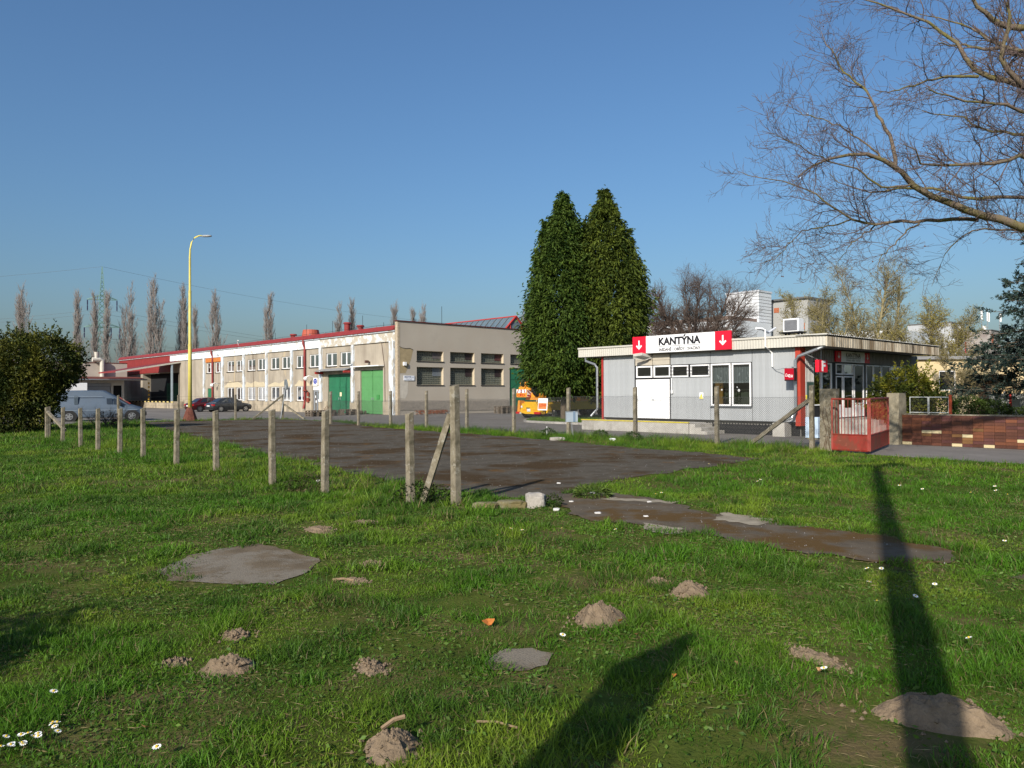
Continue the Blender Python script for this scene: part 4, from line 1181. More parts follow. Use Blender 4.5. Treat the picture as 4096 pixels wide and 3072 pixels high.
MB(KO).tube([(28.06, 15.55, 4.3), (28.05, 15.3, 4.28), (28.04, 15.16, 4.22), (28.04, 15.16, 3.55), (28.3, 15.12, 3.42), (28.38, 15.06, 3.3), (28.38, 15.05, 2.75)], .032, 8).tube([(31.4, 16.5, 4.55), (30.5, 16.35, 4.3), (29.5, 15.9, 4.25), (28.6, 15.6, 4.3), (28.06, 15.55, 4.3)], .05, 8).build('refrigerant_hose', pvc, kan)
ac = ything('air_conditioner', 'white framed air conditioning unit standing on the canteen roof', 'air conditioner', 32, 16.1, 3.92)
AO = (32, 16.1, 3.92)
MB(AO).box(32, 32.5, 15.72, 16.45, 4.4, 4.98).build('casing', pvc, ac, bevel=.015)
MB(AO).box(31.985, 32.0, 15.79, 16.38, 4.45, 4.92).build('grille', mat('ac_grille', (.16, .165, .18), .6), ac)
mb = MB(AO)
for k in range(11): mb.box(31.975, 31.984, 15.8, 16.37, 4.47 + k * .04, 4.483 + k * .04)
mb.build('grille_slat', mat('ac_slat', (.22, .225, .24), .6), ac)
mb = MB(AO); [mb.box(32.05 + .3 * i, 32.1 + .3 * i, 15.72 + .6 * j, 15.8 + .6 * j, 3.9, 4.34) for i in (0, 1) for j in (0, 1)]; mb.box(31.9, 32.5, 15.6, 16.6, 4.34, 4.39); mb.build('stand', black, ac)


def arrow(o, parent, cy, plane, dirs, s=1.0, ctop=4.11, cbot=3.70):
    """white down arrow; plane(x, z, d) maps to the parent's survey coordinates"""
    mb = MB(o); w = .035 * s; d = -.006
    mb.add([plane(cy - w, ctop, d), plane(cy + w, ctop, d), plane(cy + w, cbot + .05, d), plane(cy - w, cbot + .05, d)], [(0, 1, 2, 3)])
    h = .17 * s
    for sg in (-1, 1):
        mb.add([plane(cy, cbot - .01, d - .002), plane(cy + sg * h, cbot + h - .02, d - .002), plane(cy + sg * (h - .05 * s), cbot + h + .035 * s, d - .002), plane(cy, cbot + .09 * s, d - .002)], [(0, 1, 2, 3)])
    return mb.build('arrow', sign_w, parent)


# roof sign
SO = (27.98, 19.2, 3.5)
ks = ything('canteen_sign', 'long white and red sign with down arrows on the edge of the canteen roof', 'sign', *SO)
MB(SO).box(28.0, 28.08, 17.412, 20.958, 3.52, 4.28).build('white_panel', sign_w, ks)
for b0, b1 in ((16.66, 17.41), (20.96, 21.71)): MB(SO).box(27.995, 28.08, b0, b1, 3.515, 4.285).build('red_panel', sign_r, ks)
pl = lambda x, z, d: (27.985 + d, x, z)
arrow(SO, ks, 21.335, pl, 1); arrow(SO, ks, 17.03, pl, 1)
lettering('lettering', 'KANTÝNA', lambda x, y: sub((27.992, 20.26 - x, 3.835 + y), SO), 2.16, .425, ink, ks, bold=.045)
lettering('lettering', 'SNÍDANĚ - OBĚDY - SVAČINY', lambda x, y: sub((27.992, 20.26 - x, 3.575 + y), SO), 2.16, .175, ink, ks, bold=.03)
MB(SO).box(27.99, 27.996, 18.08, 20.28, 3.785, 3.80).build('rule', ink, ks)
# the same sign under the side eaves
SO = (33.1, 13.85, 3.0)
k2 = ything('canteen_sign', 'shaded smaller sign with arrows over the glazed entrance, under the roof overhang', 'sign', *SO)
MB(SO).box(31.89, 34.28, 13.82, 13.87, 2.99, 3.44).build('white_panel', sign_w, k2)
for s0, s1 in ((31.38, 31.88), (34.29, 34.8)): MB(SO).box(s0, s1, 13.815, 13.87, 2.99, 3.44).build('red_panel', sign_r, k2)
pl = lambda x, z, d: (x, 13.81 + d, z)
arrow(SO, k2, 31.63, pl, 1, .62, 3.38, 3.13); arrow(SO, k2, 34.55, pl, 1, .62, 3.38, 3.13)
lettering('lettering', 'KANTÝNA', lambda x, y: sub((32.35 + x, 13.812, 3.19 + y), SO), 1.45, .24, ink, k2, bold=.012)
lettering('lettering', 'SNÍDANĚ - OBĚDY - SVAČINY', lambda x, y: sub((32.35 + x, 13.812, 3.03 + y), SO), 1.45, .1, ink, k2)
MB(SO).box(32.35, 33.8, 13.808, 13.815, 3.15, 3.165).build('rule', ink, k2)
# F sign
SO = (29.1, 13.4, 2.5)
fsn = ything('letter_sign', 'square red box sign with a white letter F hanging by the corner post', 'sign', *SO)
MB(SO).box(28.62, 29.42, 13.28, 13.42, 2.5, 2.98).build('box', sign_r, fsn, bevel=.02)
MB(SO).box(28.9, 29.02, 13.27, 13.278, 2.54, 2.95).box(29.02, 29.22, 13.27, 13.278, 2.87, 2.95).box(29.02, 29.2, 13.27, 13.278, 2.72, 2.80).build('letter', sign_w, fsn)
MB(SO).tube([(29.0, 13.35, 2.98), (29.0, 13.35, 3.48)], .015, 5).tube([(28.5, 13.9, 3.3), (28.8, 13.4, 3.0)], .015, 5).build('hanger', galv, fsn)
# cola box
SO = (27.9, 14.1, 2.15)
ck = ything('cola_light_box', 'red soft drink light box with white script lettering on the pavilion corner', 'sign', *SO)
MB(SO).box(27.78, 27.98, 13.84, 14.24, 2.17, 2.66).build('box', mat('cola_case', (.03, .012, .014), .5), ck, bevel=.01)
MB(SO).box(27.765, 27.78, 13.86, 14.23, 2.22, 2.65).build('face', mat('cola_red', (.38, .004, .02), .25, .04, coat=.3), ck)
lettering('lettering', 'Coca', lambda x, y: sub((27.76, 14.19 - x, 2.335 + y), SO), .17, .12, sign_w, ck, bold=.01, shear=.35)
lettering('lettering', 'Cola', lambda x, y: sub((27.758, 14.06 - x, 2.305 + y), SO), .17, .12, sign_w, ck, bold=.01, shear=.35)
MB(SO).tube([(28.44, 14.0, 2.68), (27.88, 14.0, 2.7)], .02, 6).tube([(27.9, 14.2, 2.67), (28.35, 14.9, 2.62), (28.4, 15.05, 2.72)], .012, 5).build('bracket', galv, ck)
# warning plate
SO = (28.38, 18.35, 1.46)
wp = ything('warning_plate', 'small yellow and white warning plate with a triangle on the grey cladding', 'sign', *SO)
wy = mat('warning_yellow', (.75, .62, .03), .5)
MB(SO).box(28.395, 28.41, 18.25, 18.44, 1.46, 1.73).build('plate', sign_w, wp)
mb = MB(SO).add([(28.39, 18.41, 1.55), (28.39, 18.28, 1.55), (28.39, 18.345, 1.71)], [(0, 1, 2)]).quad((28.39, 18.43, 1.47), (28.39, 18.26, 1.47), (28.39, 18.26, 1.53), (28.39, 18.43, 1.53)); mb.build('print', wy, wp)
MB(SO).add([(28.385, 18.335, 1.60), (28.385, 18.355, 1.60), (28.385, 18.355, 1.645), (28.385, 18.335, 1.645)], [(0, 1, 2, 3)]).build('symbol', ink, wp)
# green notice board, cabinets
SO = (29.1, 13.7, 1.4)
nb = ything('notice_board', 'dark green narrow notice board on the side cladding next to the red corner', 'board', *SO)
MB(SO).box(28.85, 29.4, 13.84, 13.88, 1.4, 2.12).build('panel', mat('board_green', (.05, .10, .08), .4, .2, 2), nb)
MB(SO).box(28.82, 29.43, 13.86, 13.89, 1.37, 2.15).build('frame', grey_metal, nb)
cb = ything('utility_cabinet', 'pale blue utility cabinet standing at the corner behind the leaning fence brace', 'cabinet', 27.3, 12.9)
CO = (27.3, 12.9, 0)
MB(CO).box(27.1, 27.5, 12.62, 13.1, .06, .82).build('casing', mat('pale_blue_paint', (.45, .56, .68), .5, .05), cb, bevel=.015)
MB(CO).box(27.14, 27.46, 12.66, 13.06, 0, .06).build('base', concrete, cb)
br = ything('water_trough', 'square concrete rain tub under the silver rain pipe at the pavilion corner', 'tub', 28.2, 14.58)
BO = (28.2, 14.58, 0)
mb = MB(BO); o_, i_ = (27.95, 28.5, 14.34, 14.84), (28.02, 28.43, 14.41, 14.77)
mb.box(27.95, 28.5, 14.34, 14.40, 0, .54).box(27.95, 28.5, 14.78, 14.84, 0, .54).box(27.95, 28.01, 14.40, 14.78, 0, .54).box(28.44, 28.5, 14.40, 14.78, 0, .54).box(28.01, 28.44, 14.40, 14.78, 0, .3)
mb.build('tub', pale_concrete, br)
# yellow sticker
MB(KO).box(28.79, 28.92, 13.85, 13.88, 1.3, 1.62).build('yellow_sticker', wy, kan)
# potted plant inside
pp = ything('potted_plant', 'dark leafy pot plant standing inside behind the big canteen window', 'plant', 29.1, 17.3, .56)
P = RNG.normal(size=(260, 3)) * np.array([.14, .2, .38]) + np.array([0, 0, .8]); D = RNG.normal(size=(260, 3)) + np.array([0, 0, .4])
leaves('foliage', P, D, .13, .06, leaf_mat('houseplant', .2), np.tile([.03, .055, .02], (260, 1)) * RNG.uniform(.5, 1.4, (260, 1)), parent=pp)
MB().tube([(0, 0, 0), (0, 0, .3)], [.12, .16], 12).build('pot', mat('clay', (.3, .12, .07), .8), pp)
# ================================================================== POSTS, FENCES, GATE, WALL
def post_mesh(h, w=.108, seed=0, slant=.03):
    r = random.Random(seed); mb = MB(); rings = []
    zs = [-.05] + [h * t / 9 for t in range(10)]
    for i, z in enumerate(zs):
        k = w / 2 * (1.06 - .10 * z / h); c = k * .22; j = lambda: r.uniform(-.004, .004)
        pts = [(-k + c, -k), (k - c, -k), (k, -k + c), (k, k - c), (k - c, k), (-k + c, k), (-k, k - c), (-k, -k + c)]
        rings.append([(x + j(), y + j(), z + (slant * (x / k) * .5 if i == len(zs) - 1 else 0)) for x, y in pts])
    mb.loft(rings); return mb.mesh('concrete_post', concrete)


def leaning_bar(p, q, w=.10, o=(0, 0, 0)):
    p, q = Vector(p), Vector(q); mb = MB(o); t = (q - p).normalized(); s = t.cross(Vector((0, 0, 1))).normalized(); u = s.cross(t); r = random.Random(2); rings = []
    for i in range(9):
        c = p.lerp(q, i / 8); k = w / 2
        rings.append([tuple(c + s * (a * k + r.uniform(-.004, .004)) + u * (b * k + r.uniform(-.004, .004))) for a, b in ((-1, -1), (1, -1), (1, 1), (-1, 1))])
    return mb.loft(rings)


ROW = [(7.66, 9.47, 1.91, 'tallest weathered concrete post at the fence corner, with the steep brace leaning on it'),
       (7.2, 10.06, 1.47, 'concrete post close behind the corner brace with brambles at its foot'),
       (6.91, 12.27, 1.48, 'bare concrete post second from the corner brace, dry weeds left of its foot'),
       (6.80, 14.1, 1.47, 'bare concrete post third from the corner brace, in short grass'),
       (6.91, 17.1, 1.41, 'bare concrete post with a rusty split near its foot, fourth from the corner brace'),
       (6.99, 19.8, 1.40, 'bare concrete post fifth from the corner brace, in front of the mossy lot edge'),
       (7.03, 22.44, 1.40, 'bare concrete post standing just right of the van nose'),
       (7.03, 24.55, 1.37, 'bare concrete post in front of the van windscreen'),
       (7.0, 26.68, 1.34, 'bare concrete post before the brown bramble beside the van'),
       (7.0, 28.7, 1.33, 'bare concrete post in front of the middle of the van side'),
       (7.0, 31.08, 1.33, 'bare concrete post near the van rear wheel where the low brace ends'),
       (7.2, 34.4, 1.30, 'bare concrete end post where the far brace starts, beside the round bush'),
       (7.45, 35.3, 1.30, 'thin rusty edged concrete post half behind the end post by the bush')]
rr = random.Random(4)
for i, (a, b, h, lab) in enumerate(ROW):
    o = link('concrete_post', post_mesh(h, .112 if i else .125, i), None, Y(a, b), YA + rr.uniform(-.05, .05))
    o.rotation_euler = (rr.uniform(-.015, .015), rr.uniform(-.015, .015), o.rotation_euler[2]); tag(o, lab, 'post', 'bare concrete posts along the lawn')
o = leaning_bar((7.34, 9.97, -.05), (7.63, 9.56, 1.45), .095, (7.34, 9.97, 0)).build('concrete_brace', concrete, None, Y(7.34, 9.97)); o.rotation_euler = (0, 0, YA)
tag(o, 'steep concrete brace leaning against the tall corner post', 'brace')
o = leaning_bar((7.1, 31.2, .5), (7.2, 34.3, 1.12), .09, (7.2, 32.7, 0)).build('concrete_brace', concrete, None, Y(7.2, 32.7)); o.rotation_euler = (0, 0, YA)
tag(o, 'low concrete brace between two posts beside the round bush', 'brace')

# road fence
FA = 22.6
FO = (FA, 10.7, 0)
wire_m = mat('fence_wire', (.10, .10, .095), .6, .1, metallic=.4)
fence = ything('chain_link_fence', 'chain link fence on concrete posts between the mossy lot and the canteen road', 'fence', FA, 10.7)
for i, b in enumerate((10.72, 14.0, 17.42, 20.75, 23.93, 27.13, 30.22, 33.3, 36.4, 39.39)):
    link('post', post_mesh(1.95 if b < 29 else 1.88, .13, 30 + i), fence, (rr.uniform(-.03, .03), b - 10.7, 0), rr.uniform(-.04, .04))
leaning_bar((FA, 12.95, -.05), (FA, 10.8, 1.5), .115, FO).build('brace', concrete, fence)


def chain_link(name, b0, b1, z0, z1, parent, o, fmap, pitch=.07, r=.0032):
    """two families of diagonal wires between z0 and z1, real round-ish wire"""
    h = z1 - z0; segs = []
    n = int((b1 - b0 + h) / pitch)
    for sgn in (1, -1):
        for k in range(n):
            s = b0 - h + k * pitch if sgn == 1 else b0 + k * pitch
            p, q = (s, z0), (s + sgn * h, z1)
            # clip to the panel
            (s0, za), (s1, zb) = p, q
            if s0 > s1: s0, s1, za, zb = s1, s0, zb, za
            c0, c1 = max(s0, b0), min(s1, b1)
            if c1 - c0 < .02: continue
            f = lambda s_: za + (zb - za) * (s_ - s0) / (s1 - s0)
            segs.append((fmap(c0, f(c0)), fmap(c1, f(c1))))
    P = np.array(segs) - np.array(o)
    return wood(name, [(P, np.full(P.shape[:2], r), 3)], wire_m, parent, kind='stuff')


def sag(b0, b1): return lambda s, z: (FA - .07 + .015 * math.sin(s * 2.1 + z), s, z)


for b0, b1, zt in ((10.8, 14.0, 1.60), (14.0, 17.42, 1.61), (17.42, 20.75, 1.62), (20.75, 23.93, 1.58), (23.93, 27.13, 1.50), (27.13, 30.22, 1.42), (30.22, 33.3, 1.40), (33.3, 36.4, 1.38), (36.4, 39.4, 1.36)):
    chain_link('wire_mesh', b0, b1, .05, zt, fence, FO, sag(b0, b1))
    n = 12
    for z in (zt + .005, .8):
        MB(FO).tube([(FA - .075, b0 + (b1 - b0) * k / n, z + (.012 * math.sin(k * 1.7) - .03 * math.sin(math.pi * k / n) * (z > 1))) for k in range(n + 1)], .0032, 4).build('tension_wire', wire_m, fence)
# far fence across the back of the lot
fence2 = ything('wire_fence', 'far concrete post fence with thin wires across the back of the lot', 'fence', 21.76, 50.6)
F2 = (21.76, 50.6, 0)
for i, (a, b) in enumerate(((25.15, 50.5), (21.76, 50.6), (18.1, 50.9), (14.6, 51.3))):
    link('post', post_mesh(1.72, .12, 50 + i), fence2, (a - 21.76, b - 50.6, 0))
leaning_bar((22.9, 50.5, 0), (25.1, 50.5, 1.62), .11, F2).build('brace', concrete, fence2)
leaning_bar((25.8, 48.6, 0), (25.2, 50.4, 1.0), .10, F2).build('brace', concrete, fence2)
wood('wire_mesh', [(np.array([[(14.6 + 10.5 * k / 8, 51.3 - .8 * k / 8, z + .02 * math.sin(k + 3 * z)) for k in range(9)] for z in (.35, .7, 1.05, 1.4, 1.6)]) - np.array(F2), np.full((5, 9), .004), 3)], wire_m, fence2, kind='stuff')

# gate pillars and red gate
lp_ = ything('gate_pillar', 'stout grey concrete gate pillar at the hinge side of the red gate, bare creeper on it', 'pillar', 22.46, 10.1)
PO = (22.46, 10.1, 0)
mb = MB(PO); rings = []
r = random.Random(9)
for i in range(8):
    z = -.05 + 1.9 * i / 7; j = lambda: r.uniform(-.008, .008)
    rings.append([(22.33 + j(), 9.88 + j(), z), (22.36 + j(), 9.85 + j(), z), (22.56 + j(), 9.85 + j(), z), (22.6 + j(), 9.89 + j(), z), (22.6 + j(), 10.34 + j(), z), (22.33 + j(), 10.34 + j(), z)])
mb.loft(rings).build('pillar_body', concrete, lp_)
st = np.array([[[22.3, 10.05, 0.0]] * 8] * 3)
P0 = np.stack([np.array([(22.31 - .02 * math.sin(k * 1.3 + s), 10.1 + .09 * (s - 1) + .05 * math.sin(k + s), 1.35 * k / 7) for k in range(8)]) for s in range(3)])
R0 = np.linspace(.012, .005, 8)[None].repeat(3, 0)
Q, S = grow(P0, R0, 26, (.15, .45), (.4, 1.2), .1, 4, .25)
Q[..., 0] = np.minimum(Q[..., 0], 22.325)
wood('bare_creeper', [(P0 - np.array(PO), R0, 5), (Q - np.array(PO), S, 3)], mat('creeper_brown', (.10, .06, .035), .9), lp_)
rp = ything('gate_pillar', 'broad chipped concrete gate pillar between the red gate and the brick wall', 'pillar', 26.6, 9.7)
RO = (26.6, 9.7, 0)
mb = MB(RO); rings = []
for i in range(9):
    z = -.05 + 1.75 * i / 8; j = lambda: r.uniform(-.012, .012); e = .03 if i == 8 else 0
    rings.append([(26.33 + j() + e, 9.60 + j(), z), (26.37 + j() + e, 9.56 + j(), z), (27.02 + j() - e, 9.56 + j(), z), (27.02 + j() - e, 9.92 + j(), z), (26.33 + j() + e, 9.92 + j(), z)])
mb.loft(rings).build('pillar_body', mat('ochre_concrete', (.27, .235, .165), .95, .25, 4, bump=.5, bscale=40, dirt=(.13, .11, .07), dscale=2.5, damt=.8), rp)

gate_red = mat('gate_red', (.25, .032, .022), .5, .14, 4, dirt=(.14, .05, .03), dscale=2.2, dlo=.46, dhi=.6, damt=.8, dirt2=(.32, .12, .08), d2scale=6, d2lo=.62, d2hi=.7)
gate = ything('red_gate', 'red metal double gate with thin bars and a solid lower panel', 'gate', 21.82, 8.8)
GO = (21.82, 8.8, 0)


def leaf(p, q, nb):
    p, q = Vector((*p, 0)), Vector((*q, 0)); d = q - p; n = Vector((-d.y, d.x, 0)).normalized() * .02
    at = lambda t, z: tuple(p + d * t + Vector((0, 0, z)))
    fr = MB(GO).tube([at(0, 1.55), at(1, 1.55)], .032, 8).bar(at(0.005, .1), at(.005, 1.54), .05).bar(at(.995, .1), at(.995, 1.54), .05).bar(at(0, .53), at(1, .53), .04).bar(at(0, .1), at(1, .1), .04)
    o = fr.build('gate_leaf', gate_red, gate)
    e = .012
    MB(GO).extrude([tuple(Vector(at(.01, .11)) - n * e / .02), tuple(Vector(at(.99, .11)) - n * e / .02), tuple(Vector(at(.99, .52)) - n * e / .02), tuple(Vector(at(.01, .52)) - n * e / .02)], tuple(n * 2 * e / .02)).build('sheet_panel', gate_red, o)
    me = MB().tube([(0, 0, 0), (0, 0, 1.0)], .011, 6).mesh('bar', gate_red)
    for k in range(1, nb): link('bar', me, o, sub(at(k / nb, .53), GO))


leaf((21.85, 9.76), (21.82, 8.72), 11); leaf((21.86, 8.70), (25.2, 9.45), 15)
# rusty shrub branches showing through the gate are part of the lawn shrub behind it

# brick wall
bw = ything('brick_wall', 'low wall of glazed brown and orange bricks beside the gate pillar', 'wall', 26.8, 6)
WO = (26.8, 6, 0)
MB(WO).box(26.64, 26.95, -14, 9.55, 0, .99).build('wall_core', mat('wall_mortar', (.16, .13, .11), .95), bw)
bcols = [mat('glazed_orange', (.15, .052, .024), .45, .25, 6, objvar=.2, spec=.4), mat('glazed_brown', (.095, .036, .022), .4, .3, 6, objvar=.25, spec=.4), mat('glazed_purple', (.10, .038, .032), .4, .3, 6, objvar=.2, spec=.4),
         mat('glazed_ochre', (.17, .085, .03), .45, .25, 6, objvar=.15, spec=.4), mat('bare_cream_brick', (.55, .46, .27), .9, .15, 6)]  # tree shade on the wall is partly put into these darkened glazes
bme = [MB().box(-.022, .0, -.292, -.004, .003, .094).mesh('brick', m) for m in bcols]
r = random.Random(12)
for c in range(40):
    y = 9.54 - c * .295
    blk = [r.choices((0, 1, 2, 3), (4, 5, 3, .7))[0] for _ in range(4)]
    for j in range(10):
        k = blk[j // 3] if r.random() < .45 else r.choices((0, 1, 2, 3), (4, 5, 3, .5))[0]
        if r.random() < .025 or (j == 0 and r.random() < .35): k = 4
        if c < 30: link('brick', bme[k], bw, sub((26.63 - r.uniform(0, .008), y, .01 + j * .098), WO))
MB(WO).box(26.60, 27.0, -14, 9.55, .985, 1.02).build('coping', concrete, bw)
rf_ = ything('wall_railing', 'thin grey metal frame railing fixed on top of the brick wall', 'railing', 26.85, 8.8, 1.02)
RO2 = (26.85, 8.8, 1.02)
rl = mat('railing_grey', (.42, .44, .42), .5, .1)
mb = MB(RO2)
for b0, b1 in ((8.83, 9.38), (8.22, 8.80)):
    for z in (1.06, 1.56): mb.bar((26.85, b0, z), (26.85, b1, z), .022)
    for b in (b0, b1): mb.bar((26.85, b, 1.02), (26.85, b, 1.57), .022)
mb.build('frame', rl, rf_)
pb_ = MB(RO2)
chain = [(b0 + .0, b1) for b0, b1 in ((8.83, 9.38), (8.22, 8.80))]
for b0, b1 in chain: chain_link('wire_mesh', b0, b1, 1.07, 1.55, rf_, RO2, lambda s, z: (26.85, s, z), .06, .002)
MB(RO2).box(26.8, 26.86, 8.12, 8.2, 1.02, 1.64).build('red_post', mat('rust_red_post', (.35, .06, .02), .6), rf_)

# ------------------------------------------------------------------ rubble at the corner post
def rock(name, x, y, sx, sy, sz, label, cat, m, seed, group=None, rz=0.0):
    r = np.random.default_rng(seed); bm = bmesh.new(); bmesh.ops.create_icosphere(bm, subdivisions=3, radius=1)
    co = np.array([v.co[:] for v in bm.verts]); s = np.sign(co) * np.abs(co) ** .55
    nz = (fbm(co * 1.3 + seed, 1.4, seed, 3) - .5)[:, None]; s = s * (1 + nz * .55)
    for v, c in zip(bm.verts, s): v.co = (c[0] * sx, c[1] * sy, max(c[2] * sz + sz * .75, -.02))
    me = bpy.data.meshes.new(name); bm.to_mesh(me); bm.free(); me.materials.append(m)
    o = link(name, me, None, (x, y, 0), rz); return tag(o, label, cat, group)


stone = mat('pale_stone', (.36, .33, .29), .95, .2, 6, bump=.6, bscale=25, dirt=(.2, .18, .15), dscale=6)
mossy = mat('mossy_stone', (.19, .17, .10), .95, .25, 6, bump=.6, bscale=25, dirt=(.13, .10, .03), dscale=5, dlo=.42, dhi=.55)
rock('stone_block', .36, 11.9, .15, .13, .13, 'pale upright lump of concrete at the edge of the mossy lot', 'stone', stone, 1)
rock('stone_slab', -.02, 11.85, .24, .12, .07, 'mossy broken slab lying left of the pale lump of concrete', 'stone', mossy, 2, rz=.1)
rock('stone_slab', -.42, 11.78, .2, .11, .06, 'mossy broken slab lying beside the tall corner post', 'stone', mossy, 3, rz=-.15)
p_ = Y(20.5, 19.4); rock('stone_block', p_.x, p_.y, .26, .1, .075, 'long pale stone lying in the weeds below the road fence', 'stone', stone, 4, rz=.1)
for k, (x, y, s) in enumerate(((.66, 11.55, .04), (.95, 12.4, .03), (-.9, 12.9, .03), (1.4, 13.4, .035), (.9, 14.9, .03), (-1.2, 16.0, .03), (-3.9, 15.4, .05), (2.2, 12.3, .03), (1.9, 10.9, .03), (1.25, 11.2, .035))):
    rock('pebble', x, y, s * 1.3, s, s * .6, 'small whitish stone lying on the dark asphalt', 'stone', mat('white_stone', (.55, .53, .5), .9, .1), 10 + k, 'white stones on the mossy asphalt')
p_ = Y(21.5, 17.6); rock('crumpled_paper', p_.x, p_.y, .12, .1, .07, 'crumpled white litter in the grass under the road fence', 'litter', white_paint, 30)
# grit strewn over the asphalt
n = 2600
ab_ = RNG.uniform(size=(n * 3, 2)) * np.array([16, 42]) + np.array([8.2, 8]); xy = np.c_[ab_[:, 0] * VX - ab_[:, 1] * VY, ab_[:, 0] * VY + ab_[:, 1] * VX]
kp = inside(xy[:, 0], xy[:, 1], lot_xy); ab2 = RNG.uniform(size=(1500, 2)) * np.array([2.6, 6.8]) + np.array([8.1, 2.4]); xy2 = np.c_[ab2[:, 0] * VX - ab2[:, 1] * VY, ab2[:, 0] * VY + ab2[:, 1] * VX]
xy = np.r_[xy[kp], xy2[inside(xy2[:, 0], xy2[:, 1], path_xy)]]; n = len(xy)
s = RNG.uniform(.003, .011, n) * (RNG.uniform(size=n) ** 3 * 1.4 + .5); T = np.array([[1, 0, -.3], [-.5, .87, -.3], [-.5, -.87, -.3], [0, 0, .7]])
co = (np.c_[xy, np.full(n, .012)][:, None] + T[None] * s[:, None, None] * RNG.uniform(.6, 1.3, (n, 4, 1))); bi = (np.arange(n) * 4)[:, None]
lp2 = np.concatenate([bi + np.array(t) for t in ((0, 1, 3), (1, 2, 3), (2, 0, 3))], 1)
o = link('grit', np_mesh('grit', co, lp2, np.arange(3 * n) * 3, mat('pale_grit', (.30, .28, .26), .95, .3, 50))); o['kind'] = 'stuff'; tag(o, 'pale grit scattered over the dark asphalt', 'grit')

# ------------------------------------------------------------------ yellow lamp post
ly = mat('lamp_yellow', (.60, .52, .13), .5, .06, 4, dirt=(.42, .32, .08), dscale=1.5, stretch=(1, 1, .3))
lx, lyy = -21.62, 51.2
lamp = thing('lamp_post', 'tall pale yellow lamp post with a curved arm and rusty foot beside the parked cars', 'lamp post', (lx, lyy, 0))
MB().tube([(0, 0, .8), (0, 0, 5.0), (0, 0, 5.08), (0, 0, 8.6), (0, 0, 8.68), (0, 0, 10.9), (.02, 0, 11.5), (.11, 0, 11.98), (.32, 0, 12.3), (.62, 0, 12.42), (.95, 0, 12.42)], [.135, .12, .10, .095, .078, .07, .055, .052, .05, .047, .045], 12).build('pole', ly, lamp, smooth=True)
MB().tube([(0, 0, 5.0), (0, 0, 5.12)], .125, 12).tube([(0, 0, 8.6), (0, 0, 8.72)], .10, 12).build('pole_collar', ly, lamp)
mb = MB()
for k in range(8):
    z = .88 * k / 7
    mb_r = .31 * (1 - k / 7) ** .8 + .17
    if k == 0: rg = []
    rg.append([(mb_r * (1 if i % 2 else .92) * math.cos(i * .5236), mb_r * (1 if i % 2 else .92) * math.sin(i * .5236), z) for i in range(12)])
mb.loft(rg).build('foot', mat('rust', (.13, .045, .03), .9, .4, 5, bump=.5), lamp)
MB().loft([[(x, w * math.cos(t), 12.40 + h * math.sin(t)) for t in [i * .785 for i in range(8)]] for x, w, h in ((.82, .06, .05), (.95, .12, .08), (1.25, .13, .08), (1.45, .09, .05))]).build('lantern', mat('lamp_grey2', (.32, .33, .33), .5), lamp, smooth=True)

# ------------------------------------------------------------------ road mirror seen from behind
mir = thing('traffic_mirror', 'round traffic mirror seen from behind on a leaning grey pole by the fence corner', 'mirror', (-16.35, 53.9, 0))
MB().tube([(0, 0, 0), (.42, 0, 2.75)], .035, 8).build('pole', galv, mir)
d = Vector((.85, .53, .1)).normalized(); c = Vector((.37, -.02, 2.4)); s = d.cross(Vector((0, 0, 1))).normalized(); u = s.cross(d)
rg = [[tuple(c + d * dd + (s * math.cos(t) + u * math.sin(t)) * rad) for t in [i * .2618 for i in range(24)]] for dd, rad in ((-.02, .3), (-.015, .37), (.03, .38), (.06, .34))]
MB().loft(rg).build('mirror_back', mat('mirror_back', (.22, .25, .26), .45, metallic=.3), mir)

# ------------------------------------------------------------------ boards on or by the fence
SO = (22.42, 22.05, 1.28)
pz = ything('warning_board', 'white board with orange panel hung on the road fence, lettered POZOR', 'sign', *SO)
pz.rotation_euler = (0.0, 0, YA)
sk_ = lambda y, z: (22.44, y - .10 * (z - 1.53), z)
qd = lambda mb_, x, y0, y1, z0, z1: mb_.add([(x, sk_(y0, z0)[1], z0), (x, sk_(y1, z0)[1], z0), (x, sk_(y1, z1)[1], z1), (x, sk_(y0, z1)[1], z1)], [(0, 1, 2, 3)])
MB(SO).extrude([sk_(21.76, 1.04), sk_(22.3, 1.04), sk_(22.3, 1.53), sk_(21.76, 1.53)], (.012, 0, 0)).build('board', sign_w, pz)
qd(MB(SO), 22.436, 21.80, 22.27, 1.09, 1.34).build('orange_panel', mat('board_orange', (.85, .22, .07), .5), pz)
dk_ = mat('board_ink', (.16, .02, .01), .5)
lettering('lettering', 'POZOR !', lambda x, y: sub((22.434, 22.23 - x - .1 * (1.42 + y - 1.53), 1.42 + y), SO), .36, .065, mat('board_grey_ink', (.12, .12, .12), .5), pz)
lettering('lettering', 'D.I.SEVEN', lambda x, y: sub((22.430, 22.255 - x - .1 * (1.19 + y - 1.53), 1.19 + y), SO), .45, .12, dk_, pz, bold=.01)
mb = MB(SO)
for k in range(9): qd(mb, 22.433, 21.9 + .035 * k, 21.92 + .035 * k, 1.375, 1.385)
for k in range(14): qd(mb, 22.432, 21.83 + .03 * k, 21.85 + .03 * k, 1.125, 1.135)
mb.build('small_print', MATS['board_grey_ink'], pz)
bs = thing('stake_sign', 'blue grey sign plate on a thin stake, seen from behind at the road fence', 'sign', (2.30, 29.55, 0), .25)
MB().box(-.25, .25, -.01, .01, .63, 1.04).build('plate', mat('plate_bluegrey', (.36, .42, .48), .5, .05, metallic=.2), bs)
MB().box(.06, .15, -.02, -.01, .63, 1.04).build('stripe', mat('plate_dark', (.16, .22, .30), .5), bs)
